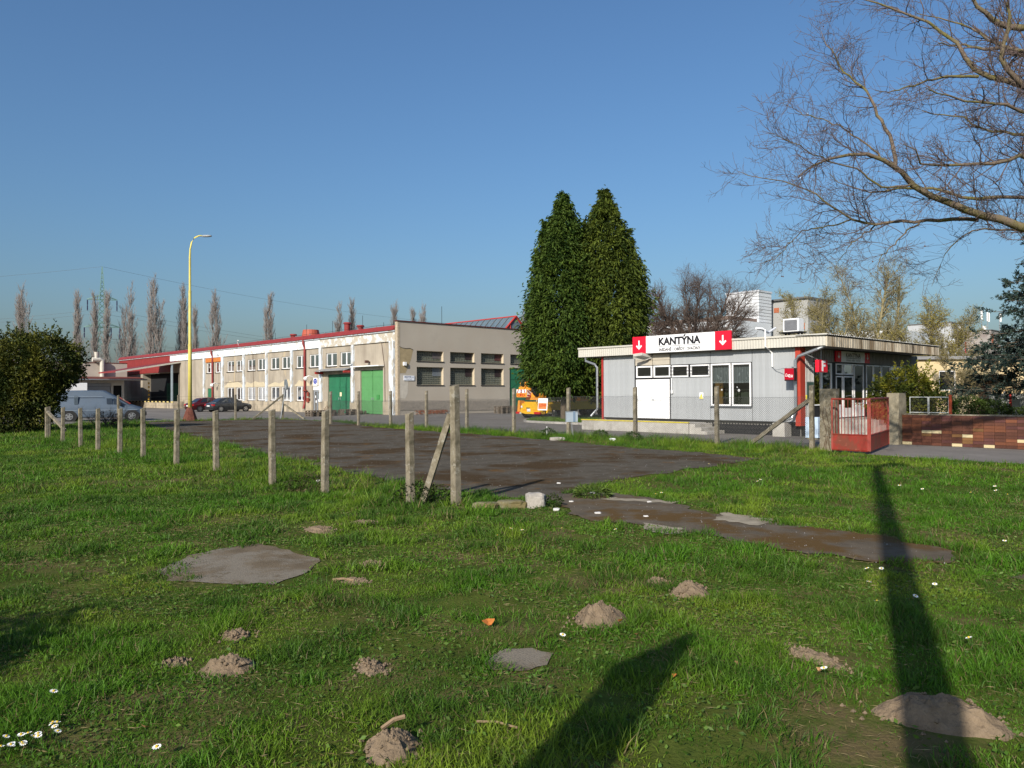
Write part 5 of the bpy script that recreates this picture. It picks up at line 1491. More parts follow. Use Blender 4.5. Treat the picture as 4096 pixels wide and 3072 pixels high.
MB().box(-.25, .25, -.015, -.01, 1.01, 1.05).box(-.26, -.23, -.018, -.01, .62, 1.05).build('edge', galv, bs)
MB().tube([(.02, .02, 0), (.0, .02, 1.0)], .014, 6).tube([(.08, .04, 0), (.02, .03, .6)], .01, 5).build('stake', galv, bs)
MB(FO).tube([(21.9, 21.3, 0), (21.9, 21.3, .42)], .012, 5).build('marker_stick', white_paint, fence)

# ------------------------------------------------------------------ pallets
wood_m = mat('grey_pallet_wood', (.15, .12, .09), .9, .35, 5, bump=.3, objvar=.25)
def pallet_master():
    t = thing('pallet', '', 'pallet')
    sl = MB().box(-.6, .6, -.06, .06, 0, .022).mesh('slat', wood_m); bk = MB().box(-.07, .07, -.06, .06, 0, .085).mesh('block', wood_m); br_ = MB().box(-.07, .07, -.5, .5, 0, .022).mesh('bearer', wood_m)
    for k in range(5): link('slat', sl, t, (0, -.44 + .22 * k, .13))
    for x in (-.53, 0, .53):
        link('bearer', br_, t, (x, 0, 0))
        for y in (-.44, 0, .44): link('block', bk, t, (x, y, .022 + .001))
        link('bearer', br_, t, (x, 0, .108))
    return t
pm = pallet_master(); first = True
words = ('bottom', 'second', 'third', 'top')
for a, b, n, lab, rz in ((29.2, 53.3, 3, 'in the left stack before the glazed hall door', .02), (30.6, 53.5, 3, 'in the middle stack before the green hall gates', .1), (32.9, 54.6, 3, 'in the right stack before the dark green gate', -.2), (34.1, 55.2, 2, 'in the low stack nearest the light green gate', .1),
                         (43.4, 47.3, 4, 'in the stack behind the crane truck, under the glass block windows', 0), (44.7, 47.6, 4, 'in the stack half hidden by the crane counterweight', .1)):
    for k in range(n):
        w = 'top' if k == n - 1 else words[k]
        L = '%s grey wooden pallet %s' % (w, lab); z = k * .156
        rz_ = YA + rz + rr.uniform(-.08, .08)
        if first: pm.location = Y(a, b, z); pm.rotation_euler = (0, 0, rz_); pm['label'] = L; first = False; o = pm
        else: o = dup(pm, Y(a, b, z), rz_, L)
        o['group'] = 'wooden pallets stacked by the hall'

# ------------------------------------------------------------------ things standing behind the viewpoint whose shadows fall on the lawn
bl = thing('lamp_post', 'grey twin armed lamp post behind the viewpoint casting the long shadow on the lawn', 'lamp post', (-.36, -1.6, 0), .33)
MB().tube([(0, 0, 0), (0, 0, 6), (0, 0, 11.0)], [.165, .15, .12], 12).build('pole', galv, bl)
for s in (-1, 1):
    MB().tube([(0, 0, 10.8), (s * .12, 0, 11.1), (s * .35, 0, 11.22)], .08, 8).build('arm', galv, bl)
    MB().loft([[(s * x, w * math.cos(t), 11.22 + h * math.sin(t)) for t in [i * .785 for i in range(8)]] for x, w, h in ((.12, .14, .12), (.3, .26, .2), (.75, .24, .18))]).build('lantern', galv, bl)
bb = thing('sign_panel', 'tall narrow sign panel behind the viewpoint casting the slanted shadow on the lawn', 'sign', (-1.76, -.78, 0), math.atan2(.67, .65))
MB().box(-.46, .46, -.04, .04, .25, 3.5).build('panel', galv, bb)
for x in (-.35, .35): MB().tube([(x, 0, 0), (x, 0, .3)], .05, 8).build('leg', galv, bb)
# ================================================================== VEHICLES
tyre = mat('tyre', (.018, .018, .019), .85, .2, 20)
rim_m = mat('alloy_rim', (.45, .46, .47), .3, .05, metallic=.8)
lamp_red = mat('tail_lamp_red', (.45, .01, .012), .2, .05, spec=.6)
lamp_clear = mat('lamp_clear', (.55, .56, .56), .1, .05, spec=.7)
plate_w = mat('number_plate', (.7, .7, .7), .5)
car_glass = mat('car_glass', (.02, .024, .028), .05, .1, spec=.8)


def wheel(parent, x, y, r=.31, w=.2, side=1):
    t = MB().loft([[(x + rr_ * math.cos(k * .314), y + d, r + rr_ * math.sin(k * .314)) for k in range(20)] for d, rr_ in ((-w / 2, r * .86), (-w / 2 + .03, r), (w / 2 - .03, r), (w / 2, r * .86))]).build('wheel', tyre, parent, smooth=False)
    yo = y + side * w / 2
    mb = MB(); mb.add([(x + r * .64 * math.cos(k * .314), yo + side * .004, r + r * .64 * math.sin(k * .314)) for k in range(20)], [tuple(range(20))]); mb.build('rim', mat('rim_shadow', (.06, .06, .065), .4), t)
    mb = MB()
    for k in range(5):
        a = k * 1.2566; c, s = math.cos(a), math.sin(a)
        mb.add([(x + .04 * -s * 1.2, yo + side * .012, r + .04 * c * 1.2), (x + r * .62 * c - .03 * s, yo + side * .01, r + r * .62 * s + .03 * c), (x + r * .62 * c + .03 * s, yo + side * .01, r + r * .62 * s - .03 * c), (x + .04 * s * 1.2, yo + side * .012, r - .04 * c * 1.2)], [(0, 1, 2, 3)])
    for k in range(20):
        a, b = k * .314, (k + 1) * .314
        mb.add([(x + q * r * math.cos(g), yo + side * .011, r + q * r * math.sin(g)) for q, g in ((.56, a), (.66, a), (.66, b), (.56, b))], [(0, 1, 2, 3)])
    mb.build('spokes', rim_m, t)
    return t


def body_loft(st, parent, m, name='body', sub_=1):
    """st: x, z_low, z_belt, z_top, half width low, belt, top -> closed shell"""
    rings = []
    for x, zl, zb, zt, wl, wb, wt in st:
        h = [(wl * .92, zl), (wl, zl + .07), (wb * 1.01, (zl + zb) / 2 + .05), (wb, zb - .02), (wb * .975, zb + .01), (wt + (wb * .97 - wt) * .15, zt - .06 * (zt - zb > .08)), (wt * .9, zt - .008), (wt * .45, zt + .012)]
        rings.append([(x, y, z) for y, z in h] + [(x, -y, z) for y, z in reversed(h)])
    mb = MB().loft(rings); o = mb.build(name, m, parent, smooth=True)
    e = o.modifiers.new('split', 'EDGE_SPLIT'); e.split_angle = math.radians(38)
    return o


def car(name, label, group, loc, rz, paint):
    t = thing(name, label, 'car', loc, rz, group)
    low = [(-2.15, .36, .62, .70, .62, .66, .55), (-2.08, .24, .74, .80, .74, .78, .66), (-1.7, .20, .86, .93, .80, .85, .72), (-1.2, .19, .88, .95, .82, .86, .72), (-.3, .18, .87, .93, .82, .86, .72),
           (.7, .18, .86, .92, .82, .86, .72), (1.1, .19, .84, .90, .81, .85, .70), (1.6, .20, .74, .82, .79, .82, .66), (2.0, .24, .64, .70, .72, .75, .6), (2.13, .36, .55, .60, .6, .62, .5)]
    body_loft(low, t, paint)
    roof = [(-1.62, .90, .91, .935, .70, .70, .66), (-1.0, .90, .92, 1.33, .72, .73, .52), (-.55, .90, .92, 1.41, .73, .735, .55), (.05, .90, .92, 1.42, .73, .735, .55), (.35, .90, .92, 1.36, .73, .73, .54), (1.05, .88, .90, .91, .71, .71, .66)]
    rings = []
    for x, zl, zb, zt, wl, wb, wt in roof:
        rings.append([(x, wb, zb), (x, wt, zt), (x, wt * .5, zt + .015), (x, -wt * .5, zt + .015), (x, -wt, zt), (x, -wb, zb)])
    mb = MB().loft(rings); mb.build('roof', paint, t, smooth=False)
    # glass, set just proud of the shell
    def pt(i, s, f, o=.006):
        x, zl, zb, zt, wl, wb, wt = roof[i]; return (x, s * (wb + (wt - wb) * f + o), zb + (zt - zb) * f)
    for s in (1, -1):
        def at(x, f):
            for k in range(len(roof) - 1):
                if roof[k][0] <= x <= roof[k + 1][0]:
                    u = (x - roof[k][0]) / (roof[k + 1][0] - roof[k][0]); p, q = pt(k, s, f), pt(k + 1, s, f)
                    return tuple(p[i] + (q[i] - p[i]) * u for i in range(3))
        MB().add([at(-1.22, .12), at(-.52, .08), at(-.52, .88), at(-.85, .86)], [(0, 1, 2, 3)]).build('side_window', car_glass, t)
        MB().add([at(-.45, .08), at(.72, .10), at(.38, .80), at(-.1, .88), at(-.45, .88)], [(0, 1, 2, 3, 4)]).build('side_window', car_glass, t)
        MB().box(-.5, -.46, s * .862 - .006, s * .862 + .006, .35, .84).box(.68, .70, s * .862 - .006, s * .862 + .006, .3, .82).build('door_gap', black, t)
        for x in (-.68, .2): MB().box(x, x + .17, s * .865 - .012, s * .865 + .012, .74, .77).build('door_handle', paint, t)
        MB().loft([[(.72 + d, s * (.80 + dy), .93 + z) for dy, z in ((0, 0), (.16, .01), (.17, .11), (.02, .12))] for d in (0, .1)]).build('mirror', paint, t)
    MB().add([(-1.05, .46, 1.29), (-1.05, -.46, 1.29), (-1.60, -.60, .955), (-1.60, .60, .955)], [(0, 1, 2, 3)]).build('rear_window', car_glass, t, (-.012, 0, .012))
    MB().add([(.40, .50, 1.34), (.40, -.50, 1.34), (1.02, -.64, .93), (1.02, .64, .93)], [(0, 1, 2, 3)]).build('windscreen', car_glass, t, (.012, 0, .012))
    for s in (1, -1):
        MB().extrude([(-2.125, s * .74, .60), (-2.11, s * .45, .60), (-2.09, s * .45, .76), (-2.09, s * .72, .77)], (.05, 0, 0)).build('tail_lamp', lamp_red, t, (-.035, 0, .02))
        MB().extrude([(-2.10, s * .765, .60), (-1.93, s * .81, .62), (-1.93, s * .815, .77), (-2.09, s * .77, .77)], (0, s * .02, 0)).build('tail_lamp', lamp_red, t)
        MB().extrude([(2.02, s * .70, .55), (2.1, s * .42, .53), (2.06, s * .42, .64), (1.96, s * .70, .67)], (.03, 0, 0)).build('headlight', lamp_clear, t)
    MB().box(-2.17, -2.15, -.26, .26, .55, .66).build('number_plate', plate_w, t)
    MB().box(-2.2, -2.05, -.72, .72, .38, .44).build('bumper_strip', black, t)
    for x in (-1.32, 1.3):
        for s in (1, -1):
            mb = MB(); mb.add([(x + .37 * math.cos(k * .262), s * .862, .31 + .37 * math.sin(k * .262)) for k in range(24)], [tuple(range(24))]); mb.build('wheel_arch', black, t)
            wheel(t, x, s * .78, .31, .18, s)
    return t


car_grey = mat('car_grey', (.055, .06, .065), .35, .06, metallic=.5, coat=.6)
car_red = mat('car_maroon', (.09, .008, .012), .35, .06, metallic=.3, coat=.6)
car('parked_car', 'dark grey saloon car parked with its tail to the road, nose towards the hall', 'cars parked before the hall', (-27.95, 75.3, 0), math.radians(50), car_grey)
car('parked_car', 'dark red car mostly hidden behind the grey saloon', 'cars parked before the hall', (-30.5, 76.6, 0), math.radians(50), car_red)

# ---- panel van
van_p = mat('van_pale_blue', (.085, .115, .155), .6, .05, 1.5, spec=.2, dirt=(.10, .12, .15), dscale=1.2, damt=.5)
van = thing('panel_van', 'pale blue panel van parked beyond the posts, its rear hidden by the bush', 'van', (-27.7, 51.6, 0), math.radians(22))
van.scale = (1.09, 1.0, 1.0)
vs = [(-2.75, .45, 1.15, 1.80, .80, .84, .72), (-2.68, .30, 1.15, 1.97, .88, .92, .76), (-2.4, .26, 1.15, 2.03, .90, .94, .78), (-1.0, .24, 1.15, 2.05, .90, .95, .78), (.0, .24, 1.15, 2.04, .90, .95, .78), (.12, .24, 1.12, 2.02, .90, .95, .77),
      (.8, .24, 1.10, 1.60, .90, .95, .74), (1.5, .25, 1.02, 1.10, .90, .93, .74), (1.75, .26, .92, 1.02, .89, .91, .72), (2.15, .28, .80, .88, .86, .86, .68), (2.28, .34, .66, .72, .80, .80, .62), (2.33, .42, .56, .60, .7, .7, .55)]
body_loft(vs, van, van_p)
for s in (1, -1):
    MB().add([(.32, s * .962, 1.14), (.62, s * .962, 1.12), (.62, s * .90, 1.52), (.30, s * .90, 1.52)], [(0, 1, 2, 3)]).build('side_window', car_glass, van)
    MB().add([(.68, s * .962, 1.12), (1.42, s * .945, 1.06), (.86, s * .885, 1.47), (.68, s * .90, 1.52)], [(0, 1, 2, 3)]).build('side_window', car_glass, van)
    MB().box(-1.42, -1.22, s * .955 - .012, s * .955 + .012, 1.12, 1.70).build('pillar_trim', mat('van_dark_trim', (.05, .07, .09), .5), van)
    MB().box(-2.5, .1, s * .962 - .008, s * .962 + .008, 1.62, 1.65).box(-2.6, 2.0, s * .955 - .01, s * .955 + .01, .72, .76).build('side_groove', mat('van_groove', (.17, .21, .26), .5), van)
    MB().loft([[(1.02 + d, s * (.92 + dy), 1.02 + z) for dy, z in ((0, 0), (.2, .01), (.21, .2), (.02, .2))] for d in (0, .1)]).build('mirror', black, van)
    for x in (-1.7, 1.7):
        MB().add([(x + .42 * math.cos(k * .262), s * .952, .33 + .42 * math.sin(k * .262)) for k in range(24)], [tuple(range(24))]).build('wheel_arch', black, van)
        wheel(van, x, s * .86, .33, .2, s)
    MB().box(2.22, 2.34, s * .52 - .16, s * .52 + .16, .62, .76).build('headlight', lamp_clear, van)
MB().add([(.86, .66, 1.60), (.86, -.66, 1.60), (1.52, -.72, 1.12), (1.52, .72, 1.12)], [(0, 1, 2, 3)]).build('windscreen', car_glass, van, (.02, 0, .012))
MB().box(2.2, 2.42, -.84, .84, .30, .58).build('bumper', black, van, bevel=.03)

# ---- truck crane
cy = mat('crane_yellow', (.72, .40, .012), .45, .06, 3, dirt=(.45, .24, .03), dscale=2, damt=.5)
co_ = mat('crane_orange', (.66, .27, .03), .5, .08, 3, dirt=(.3, .12, .03), dscale=2.5, damt=.5)
st_w, st_r = mat('stripe_white', (.75, .74, .72), .5), mat('stripe_red', (.28, .015, .03), .5)
CO = (36.3, 37, 0)
cr = ything('crane_truck', 'yellow and orange mobile crane truck seen from its tail under the big conifers', 'crane', 36.3, 37)
MB(CO).extrude([(36.3, 37.9, .38), (36.3, 37.3, .30), (36.3, 35.92, .30), (36.3, 35.98, .5), (36.3, 36.36, 1.13), (36.3, 36.74, 1.13), (36.3, 36.84, 1.02), (36.3, 37.66, 1.02)], (.5, 0, 0)).build('tail_plate', cy, cr, bevel=.015)
MB(CO).extrude([(36.35, 38.2, .42), (36.35, 37.9, .36), (36.35, 37.95, 1.2), (36.35, 38.1, 1.22)], (.5, 0, 0)).build('side_post', co_, cr)
MB(CO).box(36.8, 46, 35.95, 38.1, .55, 1.12).build('chassis', cy, cr)
for b0, b1 in ((37.82, 38.3), (35.86, 36.4)):
    MB(CO).box(36.2, 36.32, b0, b1, .31, .45).build('tail_lamp', lamp_red, cr)
MB(CO).box(36.22, 36.31, 37.72, 37.84, .3, .42).build('white_lamp', lamp_clear, cr)
MB(CO).box(36.27, 36.29, 36.83, 37.15, .46, .66).build('number_plate', plate_w, cr)
MB(CO).box(36.24, 36.29, 36.9, 37.2, .68, .73).build('plate_lamp', black, cr)
MB(CO).box(36.27, 36.29, 37.6, 37.74, .72, .86).build('round_sticker', plate_w, cr)
mb = MB(CO)
for k in range(4): mb.extrude([(36.29, 37.62 - .12 * k, .50), (36.29, 37.56 - .12 * k, .50), (36.29, 37.50 - .12 * k, .62), (36.29, 37.56 - .12 * k, .62)], (.008, 0, 0)); mb.extrude([(36.29, 36.62 - .12 * k, .62), (36.29, 36.56 - .12 * k, .62), (36.29, 36.5 - .12 * k, .50), (36.29, 36.56 - .12 * k, .50)], (.008, 0, 0))
mb.build('chevron_print', mat('print_orange', (.80, .25, .01), .5), cr)
cw = MB(CO).box(36.28, 36.93, 37.2, 38.2, 1.43, 1.99).build('counterweight', co_, cr, bevel=.02)
MB(CO).box(36.265, 36.28, 37.23, 38.17, 1.73, 1.97).build('white_panel', st_w, cw)
mb = MB(CO)
for c, sg in ((38.05, 1), (37.72, 1), (37.68, -1), (37.35, -1)):
    mb.add([(36.26, c + .07 * sg, 1.735), (36.26, c - .02 * sg, 1.735), (36.26, c - .12 * sg, 1.965), (36.26, c - .03 * sg, 1.965)], [(0, 1, 2, 3)])
mb.build('red_stripe', st_r, cw)
lettering('lettering', 'CKD', lambda x, y: sub((36.27, 38.1 - x, 1.49 + y), CO), .76, .19, mat('crane_red_letters', (.42, .03, .01), .5), cw, bold=.05)
MB(CO).box(36.33, 36.78, 37.185, 37.2, 1.46, 1.97).build('white_panel', st_w, cw)
mb = MB(CO)
for k in (0, .33): mb.add([(36.33, 37.18, 1.95 - k), (36.33, 37.18, 1.84 - k), (36.78, 37.18, 1.5 - k * .2), (36.78, 37.18, 1.62 - k * .2)], [(0, 1, 2, 3)])
mb.build('red_stripe', st_r, cw)
MB(CO).box(36.38, 36.78, 37.25, 38.05, 1.99, 2.14).build('top_box', co_, cr)
MB(CO).tube([(36.75, 37.98, 2.42), (36.75, 37.42, 2.42)], .28, 20).build('winch_drum', mat('rope_black', (.03, .028, .026), .7, .3, 40), cr)
mb = MB(CO)
for b, r_ in ((37.40, .30), (37.22, .24), (37.05, .27), (36.88, .16), (36.8, .22)): mb.tube([(36.75, b, 2.42), (36.75, b - .05, 2.42)], r_, 16)
mb.tube([(36.75, 37.4, 2.42), (36.75, 36.7, 2.42)], .1, 10); mb.tube([(36.75, 38.0, 2.4), (36.75, 38.2, 2.4)], .12, 10).tube([(36.75, 38.2, 2.45), (36.73, 38.3, 2.2), (36.63, 37.98, 2.16)], .025, 6)
mb.build('winch', co_, cr)
MB(CO).extrude([(36.8, 37.2, 1.45), (37.3, 37.2, 1.45), (37.35, 37.2, 1.6), (37.1, 37.2, 2.0), (36.7, 37.2, 2.0)], (0, -.25, 0)).build('bracket', co_, cr)
MB(CO).extrude([(36.7, 36.4, 1.25), (40, 36.4, 1.25), (40, 36.4, 1.7), (37.4, 36.4, 1.85), (36.7, 36.4, 1.7)], (0, 1.3, 0)).build('superstructure', co_, cr)
lettering('lettering', 'AD 28', lambda x, y: sub((37.6 + x, 36.392, 1.42 + y), CO), 1.1, .22, black, cr)
MB(CO).box(36.4, 46, 36.9, 37.5, 1.95, 2.5).build('boom', co_, cr)
MB(CO).box(40.6, 42.2, 36.2, 37.9, 1.15, 1.85).build('engine_hood', co_, cr); MB(CO).box(43.2, 45.3, 36.0, 38.1, .6, 2.4).build('cab', cy, cr, bevel=.05)
ring = [[(36.75 + (R_ * math.cos(t)), 36.55 + d, 2.0 + R_ * math.sin(t)) for t in [i * .262 for i in range(24)]] for d, R_ in ((-.14, .38), (-.14, .5), (-.09, .54), (.09, .54), (.14, .5), (.14, .38))]
MB(CO).loft(ring, caps=True).build('spare_wheel', tyre, cr)
for a_ in (37.1, 38.6, 41.6, 43.0):
    for b_ in (36.12, 37.9):
        MB(CO).tube([(a_, b_ - .15, .5), (a_, b_ + .15, .5)], .5, 20).build('wheel', tyre, cr)
MB(CO).tube([(36.6, 37.2, .42), (36.6, 36.2, .42)], .3, 12).build('tail_tank', tyre, cr)
MB(CO).box(37.5, 37.68, 35.7, 35.9, .0, .46).box(37.4, 37.8, 35.62, 35.98, 0, .04).box(36.9, 37.5, 35.75, 35.85, .3, .4).build('outrigger', mat('outrigger_grey', (.3, .28, .22), .7), cr)
MB(CO).box(36.9, 37.3, 35.78, 35.95, .35, .95).build('side_box', cy, cr)
# ================================================================== TREES AND SHRUBS
conifer_leaf = leaf_mat('conifer_sprays', .12, .65, .15)
shrub_leaf = leaf_mat('shrub_leaves', .2, .6, .2)
spruce_leaf = leaf_mat('spruce_needles', .05, .6, .2)
bud_leaf = leaf_mat('spring_buds', .35, .6, .2)
plane_bark = mat('plane_bark', (.15, .115, .085), .95, .25, 5, bump=.5, bscale=30, dirt=(.135, .125, .03), dscale=1.5, dlo=.46, dhi=.60, damt=.8)
dark_bark = mat('dark_twigs', (.115, .085, .070), .95, .25, 5)
poplar_bark = mat('poplar_bark', (.24, .21, .195), .95, .2, .4)  # lightened grey, distance haze is put into the bark colour
bud_bark = mat('willow_bark', (.25, .215, .12), .95, .2, 3)


def cone_conifer(name, label, loc, prof, n, seed, lumps=.32, spray=(.25, .085), dark_=(.020, .046, .008), light=(.085, .13, .019), off=(0, 0), trunk_r=.2, group=None):
    """prof: list of (z, radius); sprays hang from branch lumps over the crown's surface and inside it"""
    r = np.random.default_rng(seed); t = thing(name, label, 'tree', loc, 0, group)
    zs = np.array([p[0] for p in prof]); rs = np.array([p[1] for p in prof])
    # clumps
    w = np.interp(np.linspace(0, 1, 400), np.linspace(0, 1, 400), np.interp(np.linspace(zs[0], zs[-1], 400), zs, rs) + .25); w /= w.sum()
    m = max(60, n // 75)
    cz = np.linspace(zs[0], zs[-1], 400)[r.choice(400, m, p=w)] + r.normal(0, .05, m)
    ca = r.uniform(0, 2 * np.pi, m); R = np.interp(cz, zs, rs); k = 1 - np.abs(r.normal(0, .11, m)); k *= 1 + lumps * (fbm(np.c_[np.cos(ca) * 1.5, np.sin(ca) * 1.5, cz * .55], 1.3, seed) - .45) * 2
    C = np.c_[np.cos(ca) * R * k, np.sin(ca) * R * k, cz]; tone = r.uniform(0, 1, m)
    ci = r.choice(m, n); sc = .11 + .14 * np.minimum(R[ci], 1.6) / 1.6
    P = C[ci] + r.normal(size=(n, 3)) * np.c_[sc, sc, sc * 1.15]
    out = np.c_[np.cos(ca[ci]), np.sin(ca[ci]), np.zeros(n)]
    # most of the foliage sits on upright side spires, with dark gaps between them
    ns = 170; sz = zs[0] + (zs[-1] - zs[0] - .5) * r.beta(1.1, 1.5, ns); sa = r.uniform(0, 2 * np.pi, ns); sR = np.interp(sz, zs, rs) * r.uniform(.62, 1.0, ns)
    sl = r.uniform(1.0, 2.3, ns); sw = r.uniform(.30, .62, ns) * np.clip(sR + .25, .35, 1); stn = r.uniform(0, 1, ns)
    sp = r.random(n) < .72; q = r.integers(0, ns, n); u = r.beta(1, 1.6, n); an = r.uniform(0, 2 * np.pi, n); rad = sw[q] * (1 - u) ** .75 * (1 - np.abs(r.normal(0, .22, n)))
    ctr = np.c_[np.cos(sa[q]) * (sR[q] + .12 * sl[q] * u), np.sin(sa[q]) * (sR[q] + .12 * sl[q] * u), sz[q] + sl[q] * (u - .25)]
    rmax = (np.interp(ctr[:, 2], zs, rs, right=0) + .30) / np.maximum(np.hypot(ctr[:, 0], ctr[:, 1]), .01); f = np.minimum(1, rmax); ctr[:, 0] *= f; ctr[:, 1] *= f
    so = np.c_[np.cos(an), np.sin(an), np.zeros(n)]
    P = np.where(sp[:, None], ctr + so * rad[:, None], P); out = np.where(sp[:, None], so * .7 + out * .3, out); P[:, 2] = np.minimum(P[:, 2], zs[-1] + .1)
    tone = np.where(sp, stn[q], tone[ci]); ci = np.arange(n)
    D = out * .8 + r.normal(size=(n, 3)) * .45 + np.array([0, 0, -.1])
    L = r.uniform(.6, 1.25, n) * spray[0]; W = r.uniform(.7, 1.3, n) * spray[1]
    wt = np.clip(tone[ci] * .75 + r.uniform(-.2, .35, n), 0, 1)[:, None]
    cols = (np.array(dark_) * (1 - wt) + np.array(light) * wt) * r.uniform(.75, 1.25, (n, 1))
    leaves('crown', P, D, L, W, conifer_leaf, cols, .2, t, droop=.35)
    # shoots that break the outline
    m2 = 260; z2 = r.uniform(zs[0] + .4, zs[-1] - .05, m2); a2 = r.uniform(0, 6.283, m2); R2 = np.interp(z2, zs, rs)
    B0 = np.c_[np.cos(a2) * R2 * .86, np.sin(a2) * R2 * .86, z2]; dr = np.c_[np.cos(a2) * .75, np.sin(a2) * .75, r.uniform(.1, .9, m2)]; ln = r.uniform(.25, .65, m2) * np.clip(R2 + .35, .3, 1.2)
    q = r.integers(0, m2, 15000); u = r.uniform(0, 1, 15000)[:, None]
    P2 = B0[q] + dr[q] * ln[q][:, None] * u * 1.1 + r.normal(size=(15000, 3)) * (.17 * (1.1 - u)); w2 = r.uniform(0, 1, (m2, 1))[q]
    leaves('outer_sprays', P2, dr[q] + r.normal(size=(15000, 3)) * .5, r.uniform(.6, 1.2, 15000) * spray[0], r.uniform(.7, 1.3, 15000) * spray[1], conifer_leaf, (np.array(dark_) * (1 - w2) + np.array(light) * w2) * r.uniform(.75, 1.25, (15000, 1)), .2, t, droop=.3)
    # inner wood and trunk
    MB().tube([(0, 0, -.1), (0, 0, zs[0] + .3), (0, 0, zs[-1] * .9)], [trunk_r, trunk_r * .9, .03], 9).build('trunk', bark, t)
    T = np.array([[[0, 0, z] for z in np.linspace(max(zs[0], .6), zs[-1] * .95, 8)]]); B, S = grow(T, np.linspace(trunk_r * .5, .02, 8)[None], 110, (.8, 1.2), (1.0, 1.5), .1, 4, .1, t0=0, rr=.5)
    ln = np.interp(B[:, 0, 2], zs, rs) * .75; B = B[:, :1] + (B - B[:, :1]) * ln[:, None, None]
    wood('branches', [(B, S, 4)], bark, t)
    return t


cone_conifer('conifer', 'left of the two tall dark conifers, its pointed top slightly lower', (3.15, 46.6, .1),
             [(1.6, .4), (1.9, 1.2), (2.4, 1.9), (3.2, 2.35), (5.2, 2.2), (7.8, 1.8), (10, 1.4), (11.4, .95), (12.3, .5), (13.1, .2), (13.7, .02)], 60000, 1)
cone_conifer('conifer', 'right of the two tall dark conifers, rising highest behind the canteen roof', (5.75, 46.8, .1),
             [(1.4, .5), (2.0, 1.6), (3.2, 2.2), (5.2, 2.4), (6.8, 2.35), (9.2, 1.95), (10.4, 1.5), (11.8, .95), (12.9, .3), (13.9, .02)], 64000, 2, dark_=(.024, .044, .008), light=(.105, .135, .018))


def round_bush(name, label, loc, blobs, n, seed, leafsz=(.16, .09), dark_=(.018, .03, .006), light=(.07, .085, .014), cat='bush', sprig=0, stem=True, group=None):
    r = np.random.default_rng(seed); t = thing(name, label, cat, loc, 0, group)
    vol = np.array([b[3] * b[4] * b[5] for b in blobs]) ** .67; k = r.choice(len(blobs), n, p=vol / vol.sum()); B = np.array(blobs)[k]
    d = r.normal(size=(n, 3)); d /= np.linalg.norm(d, axis=1, keepdims=True)
    rad = (1 - np.abs(r.normal(0, .13, n))) * (1 + .34 * (fbm(d * 2.2 + k[:, None] * 7.3, 1.4, seed, 3) - .5) * 2)
    P = B[:, :3] + d * rad[:, None] * B[:, 3:6]; P[:, 2] = np.maximum(P[:, 2], .05)
    D = d + r.normal(size=(n, 3)) * .55 + np.array([0, 0, .25])
    cl = fbm(P, 2.2, seed + 5, 2); wt = np.clip((cl - .35) * 2.4 + r.uniform(-.25, .25, n), 0, 1)[:, None]
    cols = (np.array(dark_) * (1 - wt) + np.array(light) * wt) * r.uniform(.7, 1.3, (n, 1))
    leaves('foliage', P, D, leafsz[0] * r.uniform(.6, 1.3, n), leafsz[1] * r.uniform(.7, 1.3, n), shrub_leaf, cols, .2, t, droop=.2)
    if sprig:
        q0 = r.choice(np.nonzero(P[:, 2] > 1.0)[0] if (P[:, 2] > 1.0).sum() > 50 else np.arange(n), sprig); q = r.integers(0, sprig, sprig * 26); u = r.uniform(0, 1, (len(q), 1))
        dd = d[q0] + np.array([0, 0, .6]); L0 = r.uniform(.2, .55, (sprig, 1)); PP = (P[q0])[q] + (dd * L0)[q] * u + r.normal(size=(len(q), 3)) * .05 * (1.2 - u)
        leaves('shoots', PP, dd[q] + r.normal(size=(len(q), 3)) * .6, leafsz[0] * r.uniform(.5, 1, len(q)), leafsz[1] * r.uniform(.6, 1.1, len(q)), shrub_leaf, cols[q0][q] * 1.15, .2, t, droop=.1)
    if stem:
        c = np.array(blobs)[:, :3]; T = np.array([[[x * f * .8, y * f * .8, z * f] for f in np.linspace(0, .95, 6)] for x, y, z in c]); RR = np.linspace(.05, .015, 6)[None].repeat(len(c), 0)
        S1 = grow(T, RR, 50, (.5, 1.2), (.5, 1.1), .3, 5)
        wood('stems', [(T, RR, 6), (*S1, 4)], bark, t)
    return t


round_bush('round_bush', 'big rounded evergreen bush at the left edge, hiding the back of the van', (-23.2, 36.6, 0),
           [(-1.2, 0, 2.6, 2.0, 1.9, 2.1), (.2, .2, 3.2, 1.7, 1.7, 1.6), (1.1, .2, 3.3, 1.35, 1.4, 1.3), (-.7, -.4, 1.2, 2.1, 1.6, 1.3), (.2, -.2, 2.0, 1.4, 1.4, 1.2), (-2.7, .3, 2.6, 1.6, 1.6, 1.9), (.3, .1, .7, .6, .7, .8)], 48000, 4, (.15, .075), (.025, .040, .008), (.12, .12, .018), sprig=260)
round_bush('evergreen_shrub', 'rounded yellow green shrub in front of the glazed side of the canteen', (16.0, 31.0, 0),
           [(0, 0, 1.75, .95, .9, .95), (-.75, .1, 1.35, .7, .7, .8), (.6, .1, 1.6, .7, .7, .75), (.1, 0, .8, 1.05, .9, .8)], 9000, 5, (.12, .07), (.04, .058, .008), (.19, .18, .018), sprig=90)
round_bush('evergreen_shrub', 'dark green shrub behind the wall railing, right of the yellow green one', (17.55, 31.6, 0), [(0, 0, 1.0, .75, .7, .78), (-.7, .1, .8, .6, .6, .6)], 5000, 6, (.11, .06), (.022, .045, .008), (.055, .10, .014))
round_bush('spreading_shrub', 'low spreading dark green shrub behind the brick wall', (19.4, 31.5, 0), [(-.5, 0, .85, .75, .7, .68), (.3, 0, .78, .85, .7, .6), (1.1, 0, .6, .8, .6, .45)], 6000, 7, (.12, .05), (.02, .036, .008), (.055, .085, .015))
